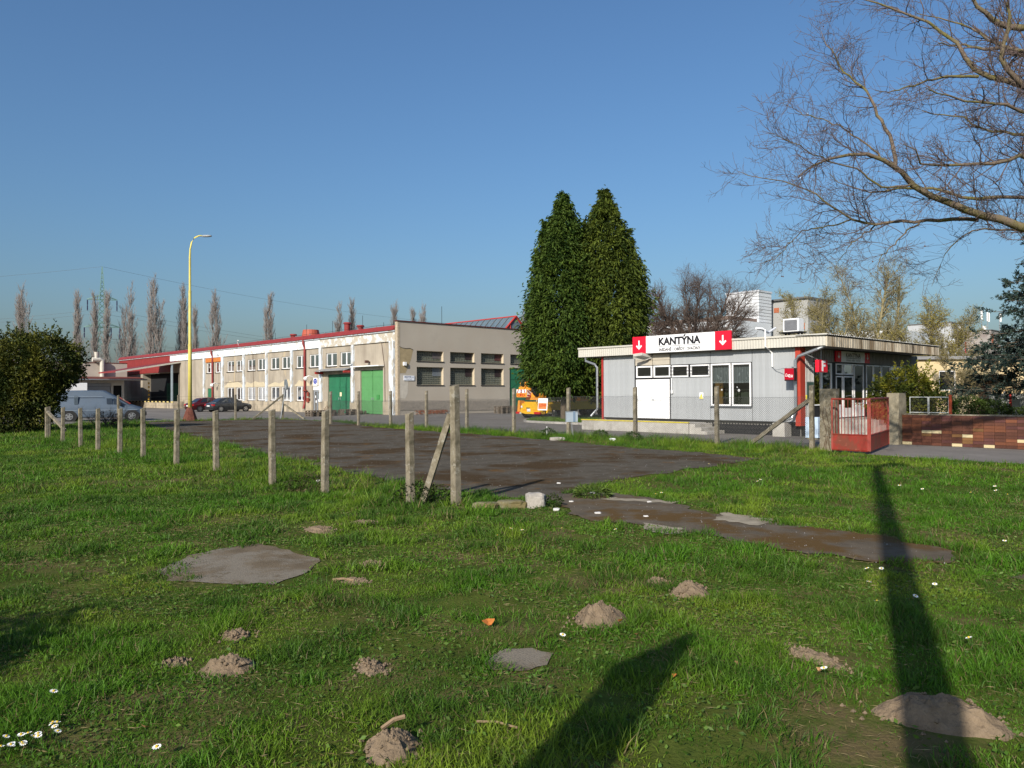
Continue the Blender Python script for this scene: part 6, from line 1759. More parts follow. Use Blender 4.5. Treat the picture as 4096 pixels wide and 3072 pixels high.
round_bush('dry_bramble', 'brown tangle of dead bramble before the van side', (-22.4, 42, 0), [(0, 0, .45, .85, .5, .4), (.7, .1, .4, .5, .4, .35)], 900, 8, (.09, .03), (.08, .05, .03), (.2, .14, .09), cat='bramble')
T = np.array([[[-22.9 + .4 * i + .1 * k * (i - 2), 42, .22 * k] for k in range(6)] for i in range(5)]); RR = np.linspace(.012, .004, 6)[None].repeat(5, 0)
S1 = grow(T, RR, 160, (.3, .9), (.5, 1.4), .1, 5, .3); o = wood('dead_twigs', [(T, RR, 4), (*S1, 3)], mat('dead_twig', (.2, .14, .10), .95, .2, 5)); tag(o, 'tangle of pale dead twigs standing in the brown bramble', 'twigs')
round_bush('weed_clump', 'dark bramble weeds round the foot of the post behind the brace', (Y(7.25, 10.0).x, Y(7.25, 10.0).y, 0), [(0, 0, .16, .3, .2, .2), (.28, .02, .14, .25, .2, .17)], 700, 9, (.05, .03), (.02, .03, .008), (.06, .075, .02), cat='weeds', stem=False)
round_bush('weed_clump', 'dry weeds left of the second post from the corner brace', (Y(6.75, 12.6).x, Y(6.75, 12.6).y, 0), [(0, 0, .14, .4, .2, .16)], 500, 10, (.06, .02), (.04, .045, .012), (.14, .10, .05), cat='weeds', stem=False)
round_bush('weed_clump', 'small dark green weed right of the pale lump of concrete', (.62, 11.95, 0), [(0, 0, .09, .16, .12, .1)], 260, 11, (.04, .025), (.015, .03, .008), (.05, .07, .015), cat='weeds', stem=False)
round_bush('weed_clump', 'grass tuft standing alone at the front edge of the mossy asphalt', (1.35, 12.9, 0), [(0, 0, .09, .28, .2, .1)], 420, 12, (.12, .012), (.04, .08, .015), (.12, .17, .03), cat='weeds', stem=False)
for k, (a, b) in enumerate(((21.9, 17.0), (22.0, 18.6), (21.6, 20.9))):
    p_ = Y(a, b); round_bush('weed_clump', ('dark leafy weed at the foot of the fence post before the white doors', 'bright green leafy tuft under the fence, left of the white doors', 'small green tuft below the hung warning board')[k], (p_.x, p_.y, 0), [(0, 0, .16, .28, .2, .18)], 420, 14 + k, (.08, .03), (.02, .04, .01), (.06, .11, .02), cat='weeds', stem=False)
p_ = Y(27.9, 46.3); o = round_bush('dry_weed', 'rusty brown dried dock plant before the dark green gate', (Y(24.0, 42.2).x, Y(24.0, 42.2).y, 0), [(0, 0, .5, .28, .22, .5)], 500, 18, (.06, .03), (.10, .03, .012), (.22, .08, .03), cat='weeds', stem=False)


# spruce at the right edge
def spruce(label, loc, h, r0, z0, seed):
    r = np.random.default_rng(seed); t = thing('spruce', label, 'tree', loc)
    MB().tube([(0, 0, -.1), (0, 0, h * .5), (0, 0, h)], [.17, .1, .02], 9).build('trunk', bark, t)
    Ps, Rs = [], []
    z = z0
    while z < h - .3:
        L = r0 * (1 - (z - z0) / (h - z0)) ** 1.6 + .15; n = 8
        for k in range(n):
            a = r.uniform(0, 6.28); l = L * r.uniform(.78, 1.12); s = np.linspace(0, 1, 7)
            dz = -.28 * l * s ** 1.2 + .16 * l * s ** 3 + r.normal(0, .03); az = a + r.normal(0, .06) * s
            Ps.append(np.c_[np.cos(az) * l * s, np.sin(az) * l * s, z + dz + r.normal(0, .08)]); Rs.append(np.linspace(.035, .006, 7))
        z += r.uniform(.26, .38)
    P, R = np.array(Ps), np.array(Rs)
    Q, S = grow(P, R, 3600, (.4, .8), (.5, 1.1), -.25, 4, .06, t0=.15, rr=.6)
    wood('branches', [(P, R, 5), (Q, S, 3)], bark, t)
    m = 90000; idx = r.integers(0, len(Q), m); u = r.uniform(0, 3, m); k = np.minimum(u.astype(int), 2); f = (u - k)[:, None]
    B = Q[idx, k] * (1 - f) + Q[idx, k + 1] * f; tan = Q[idx, k + 1] - Q[idx, k]
    D = tan / np.maximum(np.linalg.norm(tan, axis=1, keepdims=True), 1e-6) + r.normal(size=(m, 3)) * .75
    w = fbm(B, 1.4, seed, 2)[:, None]; c = np.array([.014, .028, .02]) * (1 - w) + np.array([.05, .08, .065]) * w
    leaves('needles', B, D, r.uniform(.09, .18, m), r.uniform(.03, .06, m), spruce_leaf, c * r.uniform(.7, 1.3, (m, 1)), .1, t)


spruce('dark blue green spruce with drooping branches at the right edge behind the wall', (23.0, 31.6, 0), 14.0, 4.2, 2.3, 21)

# plane tree whose boughs reach in from the right
PL = (13.6, 16.2, 0)
plane = thing('plane_tree', 'big bare plane tree reaching in from the right with hanging seed balls', 'tree', PL)
BOUGHS = [  # points in metres from the foot of the trunk, thick and thin radius
    ([(-2.86, -0.2, 5.24), (-3.5, -0.27, 5.39), (-3.95, -0.33, 5.46), (-4.4, -0.4, 5.65), (-4.92, -0.47, 5.84), (-5.36, -0.53, 6.03), (-5.63, -0.6, 6.29), (-5.95, -0.67, 6.47), (-6.34, -0.73, 6.59), (-6.77, -0.8, 6.59), (-7.19, -0.87, 6.46), (-7.57, -0.93, 6.28), (-7.87, -1.0, 6.07)], 0.115, 0.012),
    ([(-3.72, -0.1, 5.39), (-4.08, -0.01, 5.46), (-4.53, 0.08, 5.44), (-4.82, 0.18, 5.42), (-5.28, 0.27, 5.44), (-5.66, 0.36, 5.42), (-6.17, 0.45, 5.53), (-6.51, 0.54, 5.81), (-6.86, 0.63, 6.14), (-7.26, 0.72, 6.36), (-7.75, 0.82, 6.54), (-8.25, 0.91, 6.68), (-8.44, 1.0, 6.76)], 0.055, 0.005),
    ([(-6.15, 0.5, 5.54), (-6.47, 0.43, 5.4), (-7.06, 0.37, 5.32), (-7.38, 0.3, 5.2), (-7.62, 0.23, 4.94), (-7.98, 0.17, 4.63), (-8.29, 0.1, 4.5)], 0.022, 0.004),
    ([(-5.59, 0.4, 5.41), (-5.94, 0.48, 5.19), (-6.17, 0.55, 4.95), (-6.35, 0.62, 4.66), (-6.45, 0.7, 4.46)], 0.022, 0.004),
    ([(-4.86, 0.1, 5.36), (-5.24, -0.07, 5.16), (-5.62, -0.25, 4.79), (-5.95, -0.43, 4.56), (-6.12, -0.6, 4.21)], 0.026, 0.004),
    ([(-5.71, -0.6, 6.37), (-5.72, -0.45, 7.02), (-5.89, -0.3, 7.52), (-6.02, -0.15, 7.99), (-6.16, 0.0, 8.34), (-6.47, 0.15, 8.7), (-6.62, 0.3, 9.14), (-6.72, 0.45, 9.47), (-6.75, 0.6, 9.84)], 0.05, 0.005),
    ([(-2.19, 0.8, 6.11), (-3.33, 0.9, 6.1), (-3.93, 1.0, 6.33), (-4.54, 1.1, 6.42), (-4.89, 1.2, 6.36), (-5.2, 1.3, 6.32), (-5.56, 1.4, 6.46), (-5.93, 1.5, 6.63), (-6.16, 1.6, 6.89)], 0.05, 0.006),
    ([(-3.39, -1.0, 6.44), (-3.97, -1.13, 6.3), (-4.63, -1.27, 6.21), (-5.17, -1.4, 6.15), (-5.73, -1.53, 6.19), (-5.88, -1.67, 6.36), (-6.17, -1.8, 6.46)], 0.05, 0.01),
    ([(-1.85, 1.3, 7.68), (-2.19, 1.44, 7.77), (-2.56, 1.58, 7.89), (-2.93, 1.72, 8.24), (-3.4, 1.86, 8.34), (-3.75, 2.0, 8.49)], 0.045, 0.01),
    ([(-3.06, -0.5, 8.08), (-3.46, -0.4, 8.25), (-3.81, -0.3, 8.35), (-3.99, -0.2, 8.74), (-4.06, -0.1, 9.12), (-4.37, 0.0, 9.41), (-4.65, 0.1, 9.71), (-5.23, 0.2, 10.02), (-5.77, 0.3, 10.24), (-6.23, 0.4, 10.55)], 0.08, 0.012),
    ([(-3.87, -0.4, 8.31), (-4.49, -0.56, 8.27), (-5.1, -0.72, 8.12), (-5.54, -0.88, 7.9), (-6.05, -1.04, 7.74), (-6.4, -1.2, 7.72)], 0.04, 0.006),
    ([(-3.26, -0.8, 7.96), (-3.7, -0.9, 8.39), (-3.73, -1.0, 8.78), (-3.64, -1.1, 9.12), (-3.78, -1.2, 9.46)], 0.07, 0.03),
    ([(-2.59, 0.2, 9.63), (-3.16, 0.13, 9.68), (-3.5, 0.07, 9.94), (-3.87, 0.0, 10.33)], 0.09, 0.03),
    ([(-3.86, -1.7, 7.12), (-4.45, -1.88, 7.2), (-5.1, -2.05, 7.21), (-5.71, -2.22, 7.25), (-6.06, -2.4, 7.29)], 0.04, 0.008),
    ([(-5.39, -0.6, 6.01), (-6.04, -0.77, 5.89), (-6.59, -0.93, 6.2), (-7.21, -1.1, 6.31), (-7.82, -1.27, 6.53), (-8.34, -1.43, 6.71), (-8.77, -1.6, 6.8)], 0.03, 0.004),
    ([(-2.32, 0.6, 5.28), (-2.67, 0.76, 5.36), (-3.1, 0.92, 5.44), (-3.53, 1.08, 5.17), (-3.75, 1.24, 4.8), (-3.89, 1.4, 4.19)], 0.03, 0.005),
    ([(-5.96, -0.7, 6.46), (-6.39, -0.5, 7.01), (-6.71, -0.3, 7.32), (-7.12, -0.1, 7.56), (-7.46, 0.1, 7.8), (-7.72, 0.3, 8.05)], 0.025, 0.004),
    ([(-2.19, 0.8, 9.39), (-2.44, 1.05, 9.59), (-2.87, 1.3, 10.11), (-3.4, 1.55, 10.46), (-3.95, 1.8, 10.73)], 0.05, 0.01),
]
sets = []; LP, LR = [], []
for bi_, (pts, r0, r1) in enumerate(BOUGHS):
    pts = [tuple(p) for p in pts]; rad = list(np.linspace(r0, r1, len(pts)))
    if bi_ in (0, 6, 7, 8, 9, 11, 12, 13, 15, 17):
        z = pts[0][2]; pts = [(0, 0, z - 1.4), (-1.0, pts[0][1] * .4, z - .5)] + pts; rad = [r0 * 1.5, r0 * 1.2] + rad
    p, q = poly_resample(pts, rad, 22)
    p[1:-1] += RNG.normal(size=(20, 3)) * .018
    LP.append(p); LR.append(q * .82)
LP, LR = np.array(LP), np.array(LR)
# other boughs on the far sides of the crown, out of the photograph's frame
oth = []
for k in range(9):
    a = -1.9 + k * .47; z0 = 2.6 + .75 * k; s = np.linspace(0, 1, 22)[:, None]; L = RNG.uniform(4.5, 6.5)
    oth.append(np.c_[np.cos(a) * L * s + RNG.normal(0, .06, (22, 1)), np.sin(a) * L * s + RNG.normal(0, .06, (22, 1)), z0 + L * .55 * s])
OP = np.array(oth); OR = np.linspace(.11, .015, 22)[None].repeat(9, 0)
MB().tube([(0, 0, -.1), (0, 0, .3), (.05, .02, 2.5), (0, 0, 5.0), (-.1, .05, 8.0), (0, 0, 11.0), (.1, 0, 12.5)], [.52, .40, .34, .28, .2, .1, .03], 14).build('trunk', plane_bark, plane, smooth=True)
wood('boughs', [(LP, LR, 8)], plane_bark, plane)
wood('rear_boughs', [(OP, OR, 6)], plane_bark, plane)
cap = lambda G, r: (G[0], np.clip(G[1], None, np.linspace(r, r * .45, G[1].shape[1])[None]))
S1 = grow(LP[:, 5:], LR[:, 5:], 290, (.6, 1.6), (.45, 1.1), .12, 8, .16, t0=.05, rr=.5, bias=(-.06, 0, .05))
S1 = cap(S1, .013)
S2 = grow(*S1, 2000, (.35, 1.05), (.4, 1.15), .06, 6, .2, t0=.12, rr=.6)
S2 = (S2[0], np.maximum(S2[1], .0034))
S3 = grow(*S2, 7500, (.12, .45), (.4, 1.2), .12, 4, .25, t0=.1, rr=.8); S3 = (S3[0], np.maximum(S3[1], .0028))
S4 = cap(grow(LP[:, 7:], LR[:, 7:] * .3, 700, (.25, .9), (.5, 1.3), .3, 5, .2, rr=.5), .006); S4 = (S4[0], np.maximum(S4[1], .003))
O1 = grow(OP[:, 5:], OR[:, 5:], 150, (.8, 2.0), (.5, 1.1), .15, 6, .16); O2 = grow(*O1, 700, (.4, 1.0), (.4, 1.1), .1, 4, .2)
wood('twigs', [(*S1, 5), (*S2, 4), (*S4, 3), (*S3, 3)], mat('plane_twig', (.12, .088, .08), .95, .25, 5), plane)
wood('rear_twigs', [(*O1, 4), (*O2, 3)], MATS['plane_twig'], plane)
# seed balls
tips = np.r_[S2[0][:, -1], S3[0][:, -1]]; tips = tips[(tips[:, 0] < -3.2)]
pk_ = RNG.choice(len(tips), 62, replace=False)
bm_ = bmesh.new(); bmesh.ops.create_icosphere(bm_, subdivisions=1, radius=.017); sb_me = bpy.data.meshes.new('seed_ball'); bm_.to_mesh(sb_me); bm_.free(); sb_me.materials.append(mat('seed_ball', (.11, .05, .035), .95))
st_me = MB().tube([(0, 0, 0), (.004, 0, .09)], .0018, 3).mesh('stalk', dark_bark)
for i in pk_:
    p = tips[i]; o = link('seed_ball', sb_me, plane, (p[0], p[1], p[2] - .09)); link('stalk', st_me, o)


def bare_tree(name, label, loc, trunk, radius, n1, n2, n3, m, seed, up=.2, l1=(1.5, 3), l2=(.8, 1.6), l3=(.3, .8), a1=(.4, .9), buds=None, group=None, sides=(7, 4, 3, 3), wig=.14, cat='tree'):
    global RNG
    RNG = np.random.default_rng(seed)
    t = thing(name, label, cat, loc, 0, group)
    T = np.array([poly_resample(p, np.ones(len(p)), 10)[0] for p in trunk]); R = np.array([np.linspace(r, r * .25, 10) for r in radius])
    wood('trunk', [(T, R, sides[0])], m, t)
    A = grow(T, R, n1, l1, a1, up, 7, wig, t0=.25); B = grow(*A, n2, l2, (.35, .9), up, 5, wig * 1.2, t0=.2, rr=.6); C = grow(*B, n3, l3, (.35, 1.0), up, 4, .2, t0=.15, rr=.7)
    wood('branches', [(*A, sides[1]), (*B, sides[2]), (C[0], np.maximum(C[1], .006), 3)], m, t)
    if buds:
        nb, sz, c0, c1 = buds; Q = np.concatenate([C[0].reshape(-1, 3), B[0][:, 2:].reshape(-1, 3)]); P = Q[RNG.integers(0, len(Q), nb)] + RNG.normal(size=(nb, 3)) * .06
        w = np.clip(fbm(P, .7, seed, 2) * 1.8 - .4 + RNG.uniform(-.2, .2, nb), 0, 1)[:, None]
        leaves('buds', P, RNG.normal(size=(nb, 3)) + np.array([0, 0, .3]), sz * RNG.uniform(.6, 1.4, nb), sz * .5, bud_leaf, (np.array(c0) * (1 - w) + np.array(c1) * w) * RNG.uniform(.75, 1.25, (nb, 1)), parent=t)
    return t


# spreading dark tree behind the canteen
bare_tree('bare_tree', 'wide spreading bare dark tree behind the canteen sign', (18.0, 75, 0),
          [[(0, 0, 0), (0, 0, 3), (-.6, 0, 6), (-2.8, .3, 9.0), (-3.6, 0, 11)], [(0, 0, 2), (.3, 0, 6), (.2, .5, 9), (.6, .2, 12.6)], [(0, 0, 2.5), (1, 0, 5.5), (2.4, -.5, 9), (3.6, 0, 12)], [(0, 0, 3), (-1.6, .5, 5.2), (-3.6, 0, 6.8), (-4.6, 0, 8.5)],
           [(0, 0, 3), (1.8, 0, 5.4), (4, .3, 7.8), (5.3, 0, 9.6)], [(0, 0, 2.2), (-.5, -1.2, 6), (-1.2, -2, 10), (-1.4, -2, 12.0)], [(0, 0, 3.0), (1.2, 1, 6.2), (1.8, 1.6, 9.5), (2.0, 1.5, 12.2)], [(-1, 0, 4.6), (-3.0, .4, 8.2), (-4.2, 0, 10.0)], [(1.5, 0, 5.2), (3.4, -.8, 8.6), (4.9, -.5, 11.2)]],
          [.34, .19, .18, .16, .16, .16, .15, .15, .14], 420, 3800, 12000, dark_bark, 31, .08, (1.4, 3.4), (.8, 1.9), (.4, 1.0), a1=(.4, 1.1))
bare_tree('budding_tree', 'tall tree in yellow green bud behind the air conditioner', (29.0, 62, 0), [[(0, 0, 0), (.2, 0, 3.5), (.9, 0, 7), (1.7, 0, 11.3)], [(0, 0, 1.5), (-1.6, 0, 4.5), (-3.4, .3, 7.3), (-4.6, 0, 8.8)], [(0, 0, 2), (-.6, 0, 5), (-1.5, -.5, 8.5), (-2.2, 0, 10.9)], [(0, 0, 2), (1.6, .2, 4.5), (2.5, 0, 8), (2.6, 0, 11)]],
          [.2, .14, .14, .14], 190, 1500, 5000, bud_bark, 32, .22, (1.2, 2.8), (.7, 1.5), (.3, .8), buds=(6000, .13, (.19, .16, .09), (.26, .23, .06)))
bare_tree('budding_shrub', 'dense yellow green budding shrub left of the air conditioner', (23.6, 60, 0), [[(0, 0, 0), (-.3, 0, 3), (-1.2, 0, 6), (-1.6, 0, 8.6)], [(0, 0, 1), (.5, 0, 4), (.8, 0, 6.5), (1.1, 0, 9)], [(.2, 0, 1), (1.4, 0, 3.5), (2.6, 0, 6), (3, 0, 7.6)]], [.13, .13, .12], 150, 1200, 4200, bud_bark, 33, .2, (1.0, 2.4), (.6, 1.2), (.3, .7), buds=(8000, .12, (.22, .19, .08), (.30, .26, .06)))
bare_tree('budding_shrub', 'broad olive budding shrub behind the end of the canteen roof', (31.0, 57, 0), [[(0, 0, 0), (-.5, 0, 3), (-1.8, 0, 5), (-3, 0, 6.6)], [(0, 0, 1), (.3, 0, 4), (.4, 0, 6), (.4, 0, 7.7)], [(.2, 0, 1), (1.4, 0, 3.5), (2.6, 0, 5.5), (3.4, 0, 7)], [(0, 0, .8), (.9, -.4, 2.6), (2.2, -.4, 3.6), (3.4, 0, 3.7)]], [.13, .13, .12, .1], 220, 1800, 6000, bud_bark, 34, .15, (1.0, 2.4), (.6, 1.2), (.3, .7), buds=(13000, .12, (.19, .17, .06), (.32, .27, .05)))
bare_tree('budding_shrub', 'thin budding shrub before the yellow house window', (27.6, 47, 0), [[(0, 0, 0), (.2, 0, 1.6), (.5, 0, 3), (.9, 0, 4)], [(0, 0, .5), (-.4, 0, 2), (-1, 0, 3.2), (-1.2, 0, 3.9)], [(0, 0, .6), (.7, 0, 1.6), (1.2, 0, 2.3), (1.7, 0, 2.7)]], [.06, .05, .05], 80, 420, 1200, bud_bark, 35, .15, (.6, 1.2), (.4, .8), (.2, .5), buds=(3000, .08, (.13, .11, .045), (.20, .16, .05)))


# poplars on the skyline
POP = [(-114.4, 25.3, 3.2, 3, 'bushy bare poplar at the left edge above the round bush'),
       (-102.0, 24.1, 1.7, 1, 'slim bare poplar just left of the pylon'),
       (-98.9, 23.7, 1.4, 1, 'slim bare poplar directly beside the pylon mast, on its left'),
       (-95.9, 23.8, 1.4, 1, 'slim bare poplar directly beside the pylon mast, on its right'),
       (-92.0, 26.0, 3.0, 2, 'twin stemmed bare poplar to the right of the pylon'),
       (-82.6, 26.4, 3.4, 3, 'broadest bare poplar, left of the yellow lamp post'),
       (-79.0, 25.4, 2.0, 2, 'bare poplar close left of the yellow lamp post'),
       (-76.9, 22.0, 1.0, 1, 'thin bare poplar right behind the yellow lamp post'),
       (-74.9, 20.5, 1.1, 1, 'small thin poplar just right of the yellow lamp post'),
       (-70.2, 23.7, 2.3, 2, 'forked bare poplar over the left part of the hall roof'),
       (-56.9, 23.8, 2.0, 2, 'solitary bare poplar over the middle of the hall roof'),
       (-40.3, 20.8, 1.5, 2, 'rounded bare poplar over the hall chimneys, left of its taller neighbour'),
       (-38.0, 22.0, 1.4, 1, 'tall pointed poplar over the hall chimneys'),
       (-27.6, 21.5, 1.6, 2, 'bare poplar top showing left of the gable parapet'),
       (-23.7, 20.4, 1.0, 1, 'small poplar top just above the left of the gable parapet'),
       (-20.5, 20.3, 1.6, 2, 'poplar top showing above the gable parapet, near the lightning rod'),
       (-117.5, 20.0, 1.5, 2, 'low bare poplar at the far left edge'),
       (3.0, 19.5, 2.4, 2, 'bare tree top showing beside the roof light, left of the conifers')]
for i, (x, h, w, ns, lab) in enumerate(POP):
    RNG = np.random.default_rng(60 + i)
    t = thing('poplar_tree', lab, 'tree', (x, 180 + RNG.uniform(-4, 4), 0), 0, 'bare poplars on the skyline')
    tr, ra = [], []
    for k in range(ns + (w > 2)):
        o = ((-1) ** k * RNG.uniform(.25, .5) * w) if k else RNG.uniform(-.1, .1) * w; hh = h * (1 if k == 0 else RNG.uniform(.78, .96))
        tr.append([(0, 0, 0), (o * .5, 0, h * .15), (o, RNG.normal() * .3, hh * .5), (o * .85, RNG.normal() * .3, hh)]); ra.append(.24 if k == 0 else .17)
    T = np.array([poly_resample(p, np.ones(4), 12)[0] for p in tr]); R = np.array([np.linspace(r, .03, 12) for r in ra])
    A = grow(T, R, int(110 + 80 * w), (h * .10, h * .17 + w * .75), (.2, .55), .4, 6, .05, t0=.1, rr=.5, rtip=.4)
    B = grow(*A, int(800 + 700 * w), (.7, 2.2), (.2, .6), .5, 4, .08, rr=.7); B = (B[0], np.maximum(B[1], .02))
    wood('trunk', [(T, R, 5)], poplar_bark, t); wood('crown', [(A[0], np.maximum(A[1], .028), 3), (*B, 3)], poplar_bark, t)
# low bare growth behind the annex
for i, (x, h) in enumerate(((-106, 14), (-101.5, 12.5), (-97.5, 13.5), (-94, 12), (-90, 12.5), (-110, 13))):
    bare_tree('bare_shrub', 'tall bare thicket behind the flat roof of the white annex, near the pylon foot', (x, 172, 0), [[(0, 0, 0), (RNG.uniform(-1, 1), 0, h * .5), (RNG.uniform(-2, 2), 0, h)], [(0, 0, 0), (1, 0, h * .45), (2, 0, h * .85)]], [.12, .1], 60, 260, 420, poplar_bark, 90 + i, .35, (2, 4.5), (1.2, 2.4), (.8, 1.6), group='thicket behind the annex', sides=(4, 3, 3, 3), cat='shrub')
RNG = np.random.default_rng(99)
round_bush('offside_bush', 'round evergreen bush behind the viewpoint on the left, shading the lawn edge', (-5.5, 2.6, 0), [(0, 0, .95, 1.05, 1.0, 1.0)], 4000, 61, (.12, .07))
# ================================================================== FARTHER BUILDINGS, PYLON, SMALL THINGS
# pylon
pg = mat('pylon_green', (.14, .25, .22), .6, .1)
pyl = thing('power_pylon', 'pale green lattice power pylon with two pairs of arms on the skyline', 'pylon', (-107.5, 200, 0))
mb = MB()
hw = lambda z: np.interp(z, [0, 12, 20, 27.5, 35.3], [1.75, .95, .80, .58, .04])
lv = [0, 2.6, 5, 7.2, 9.2, 11, 12.6, 14.2, 15.8, 17.3, 18.7, 20, 21.4, 22.8, 24.2, 25.6, 27, 28.2, 29.4, 30.6, 31.8, 33, 34.2, 35.3]
ca, sa = math.cos(.5), math.sin(.5)
cp = lambda i, z: (lambda x, y: (x * ca - y * sa, x * sa + y * ca, z))(hw(z) * (1, -1, -1, 1)[i], hw(z) * (1, 1, -1, -1)[i])
for z0, z1 in zip(lv, lv[1:]):
    for i in range(4):
        mb.bar(cp(i, z0), cp(i, z1), .14); mb.bar(cp(i, z0), cp((i + 1) % 4, z1), .075); mb.bar(cp((i + 1) % 4, z0), cp(i, z1), .075)
mb.build('mast', pg, pyl)
ad = (math.cos(.35), math.sin(.35))
for z, L in ((26.6, 3.6), (19.4, 4.2)):
    for s in (-1, 1):
        mb = MB(); e = (s * L * ad[0], s * L * ad[1], z)
        for i in range(4): mb.bar(cp(i, z + (1.3 if i % 2 else 0)), e, .11)
        for q in (.3, .6): mb.bar((e[0] * q, e[1] * q, z), (e[0] * q, e[1] * q, z + 1.3 * (1 - q)), .07)
        a = mb.build('arm', pg, pyl)
ins_m = mat('insulator', (.02, .025, .07), .4)
for (x, y, z) in ((3.25, 1.2, 26.4), (-3.2, -1.2, 26.4), (-1.7, -.6, 19.2), (2.0, .7, 19.2), (3.9, 1.4, 19.2), (-3.9, -1.4, 19.2)):
    MB().tube([(x, y, z), (x, y, z - 1.25)], .16, 6).tube([(x, y, z - 1.4), (x, y, z - 2.6)], .16, 6).tube([(x, y, z), (x, y, z - 2.8)], .04, 4).build('insulator', ins_m, pyl)
cab = mat('cable_grey', (.10, .11, .12), .6)
def line(x0, y0, z0, x1, y1, z1, sagm, r=.028):
    k = np.linspace(0, 1, 30)[:, None]
    return np.c_[x0 + (x1 - x0) * k, y0 + (y1 - y0) * k, z0 + (z1 - z0) * k - sagm * 4 * k * (1 - k)], np.full(30, r)
W = []
for (x, y, z) in ((0, 0, 35.3), (3.25, 1.2, 23.6), (-3.2, -1.2, 23.6), (2.0, .7, 16.4), (-1.7, -.6, 16.4), (3.9, 1.4, 16.4), (-3.9, -1.4, 16.4)):
    W.append(line(-107.5 + x, 200 + y, z, -290 + x, 205 + y, z - .3, 4.5)); W.append(line(-107.5 + x, 200 + y, z, 75 + x, 330 + y, z - 4.0, 8))
P = np.array([w[0] for w in W]); R = np.array([w[1] for w in W])
o = wood('power_lines', [(P, R, 3)], cab); tag(o, 'thin power lines sagging from the pylon across the sky', 'wires')

# yellow house
yel = mat('yellow_render', (.60, .47, .27), .9, .06, 1.0)
YO = (46, 6, 0)
yh = thing('yellow_house', 'flat roofed pale yellow house with a recessed porch behind the shrubs', 'building', (29.0, 49.2, 0), math.radians(-3))
fy = lambda s, z, d: (s, d, z)
mb = MB(); wall_open(mb, fy, -6, 9, 0, 3.75, [(-1.4, -.35, 1.75, 3.05, .2), (.45, 3.5, 0, 2.75, 1.6)], .2, reveal=0); mb.quad((.45, 1.6, 0), (3.5, 1.6, 0), (3.5, 1.6, 2.75), (.45, 1.6, 2.75)); mb.box(-6, 9, 4, 4.1, 0, 3.7)
mb.build('wall', yel, yh)
MB().box(-6.2, 9.2, -.25, 4.2, 3.76, 3.96).build('roof', mat('roof_edge_grey', (.22, .22, .22), .7), yh)
for k in range(8): MB().box(-1.0 + k * 1.2, -.96 + k * 1.2, -.27, -.25, 3.74, 3.98).build('edge_clip', black, yh)
w = MB().box(-1.42, -.33, .05, .12, 1.70, 1.80).box(-1.42, -1.34, .05, .12, 1.8, 3.05).box(-.41, -.33, .05, .12, 1.8, 3.05).box(-1.34, -.41, .05, .12, 2.97, 3.05).build('window', pvc, yh)
MB().quad((-1.34, .1, 1.8), (-.41, .1, 1.8), (-.41, .1, 2.97), (-1.34, .1, 2.97)).build('pane', dark_glass, w)
MB().box(1.9, 2.7, 1.53, 1.59, 0, 2.05).build('door', mat('brown_door', (.06, .03, .02), .6), yh)
MB().box(.9, 1.8, 1.5, 1.59, 1.0, 2.0).build('porch_panel', mat('pale_yellow', (.66, .54, .33), .9), yh)
MB().extrude([(.46, .05, 2.74), (3.49, .05, 2.74), (3.49, 1.58, 2.1), (.46, 1.58, 2.1)], (0, 0, .01)).build('porch_soffit', mat('soffit_brown', (.05, .028, .02), .8), yh)
# grey sheet gate by the spruce
gg = thing('sheet_metal_gate', 'grey sheet metal gate with a red strip behind the spruce at the right', 'gate', (21.9, 34.2, 0), math.radians(-6))
for k in range(5): MB().box(-.4 + k * .62, .2 + k * .62, 0, .05, .1, 1.62).build('sheet_panel', mat('sheet_grey', (.27, .28, .28), .5, .05, metallic=.2), gg)
for k in range(6): MB().box(-.46 + k * .62, -.4 + k * .62, -.02, .07, 0, 1.72).build('post', grey_metal, gg)
MB().box(.36, .46, -.03, -.0, .6, 1.6).build('red_strip', red_paint, gg)

# panel buildings far behind the canteen
pw = mat('white_panel_facade', (.62, .64, .66), .7, .05, 1); pgm = mat('grey_panel_facade', (.34, .34, .33), .8, .06, .8); pdk = mat('facade_line', (.2, .2, .2), .8)
vine = mat('vine_grey', (.30, .27, .25), .95, .25, .6, dirt=(.2, .14, .12), dscale=.4)
def block(root, x0, x1, y0, y1, z0, z1, m, name='wall'):
    return MB().box(x0, x1, y0, y1, z0, z1).build(name, m, root)
wt = thing('white_tower', 'white ribbed stair tower rising over flats behind the bare tree', 'building', (35.5, 110, 0), YA)
block(wt, -1.4, 2.2, -1.0, 4.2, 0, 15.9, pw)
ribs = MB().box(-1.42, 2.22, -1.02, 4.22, 0, .05).mesh('cladding_line', pdk)
for k in range(20): link('cladding_line', ribs, wt, (0, 0, 6.5 + k * .46))
MB().box(-1.5, 2.3, -1.1, 4.3, 15.9, 16.15).build('roof_edge', mat('tower_edge', (.55, .57, .6), .6), wt)
fl = thing('apartment_block', 'long white apartment block with a dark window band behind the bare tree', 'building', (30, 108, 0), YA)
mb = MB(); wall_open(mb, lambda s, z, d: (-4 + d, s, z), -4, 26, 0, 11.4, [(-3.5 + 2.1 * k, -1.9 + 2.1 * k, 8.6, 10.1) for k in range(13)] + [(-3.5 + 2.1 * k, -1.9 + 2.1 * k, 5.6, 7.1) for k in range(13)], .2, back=None); mb.box(-3.6, 6, -3.99, 26, 11.2, 11.4); mb.box(-3.9, 6, -4, -3.9, 0, 11.2)
mb.build('wall', pw, fl)
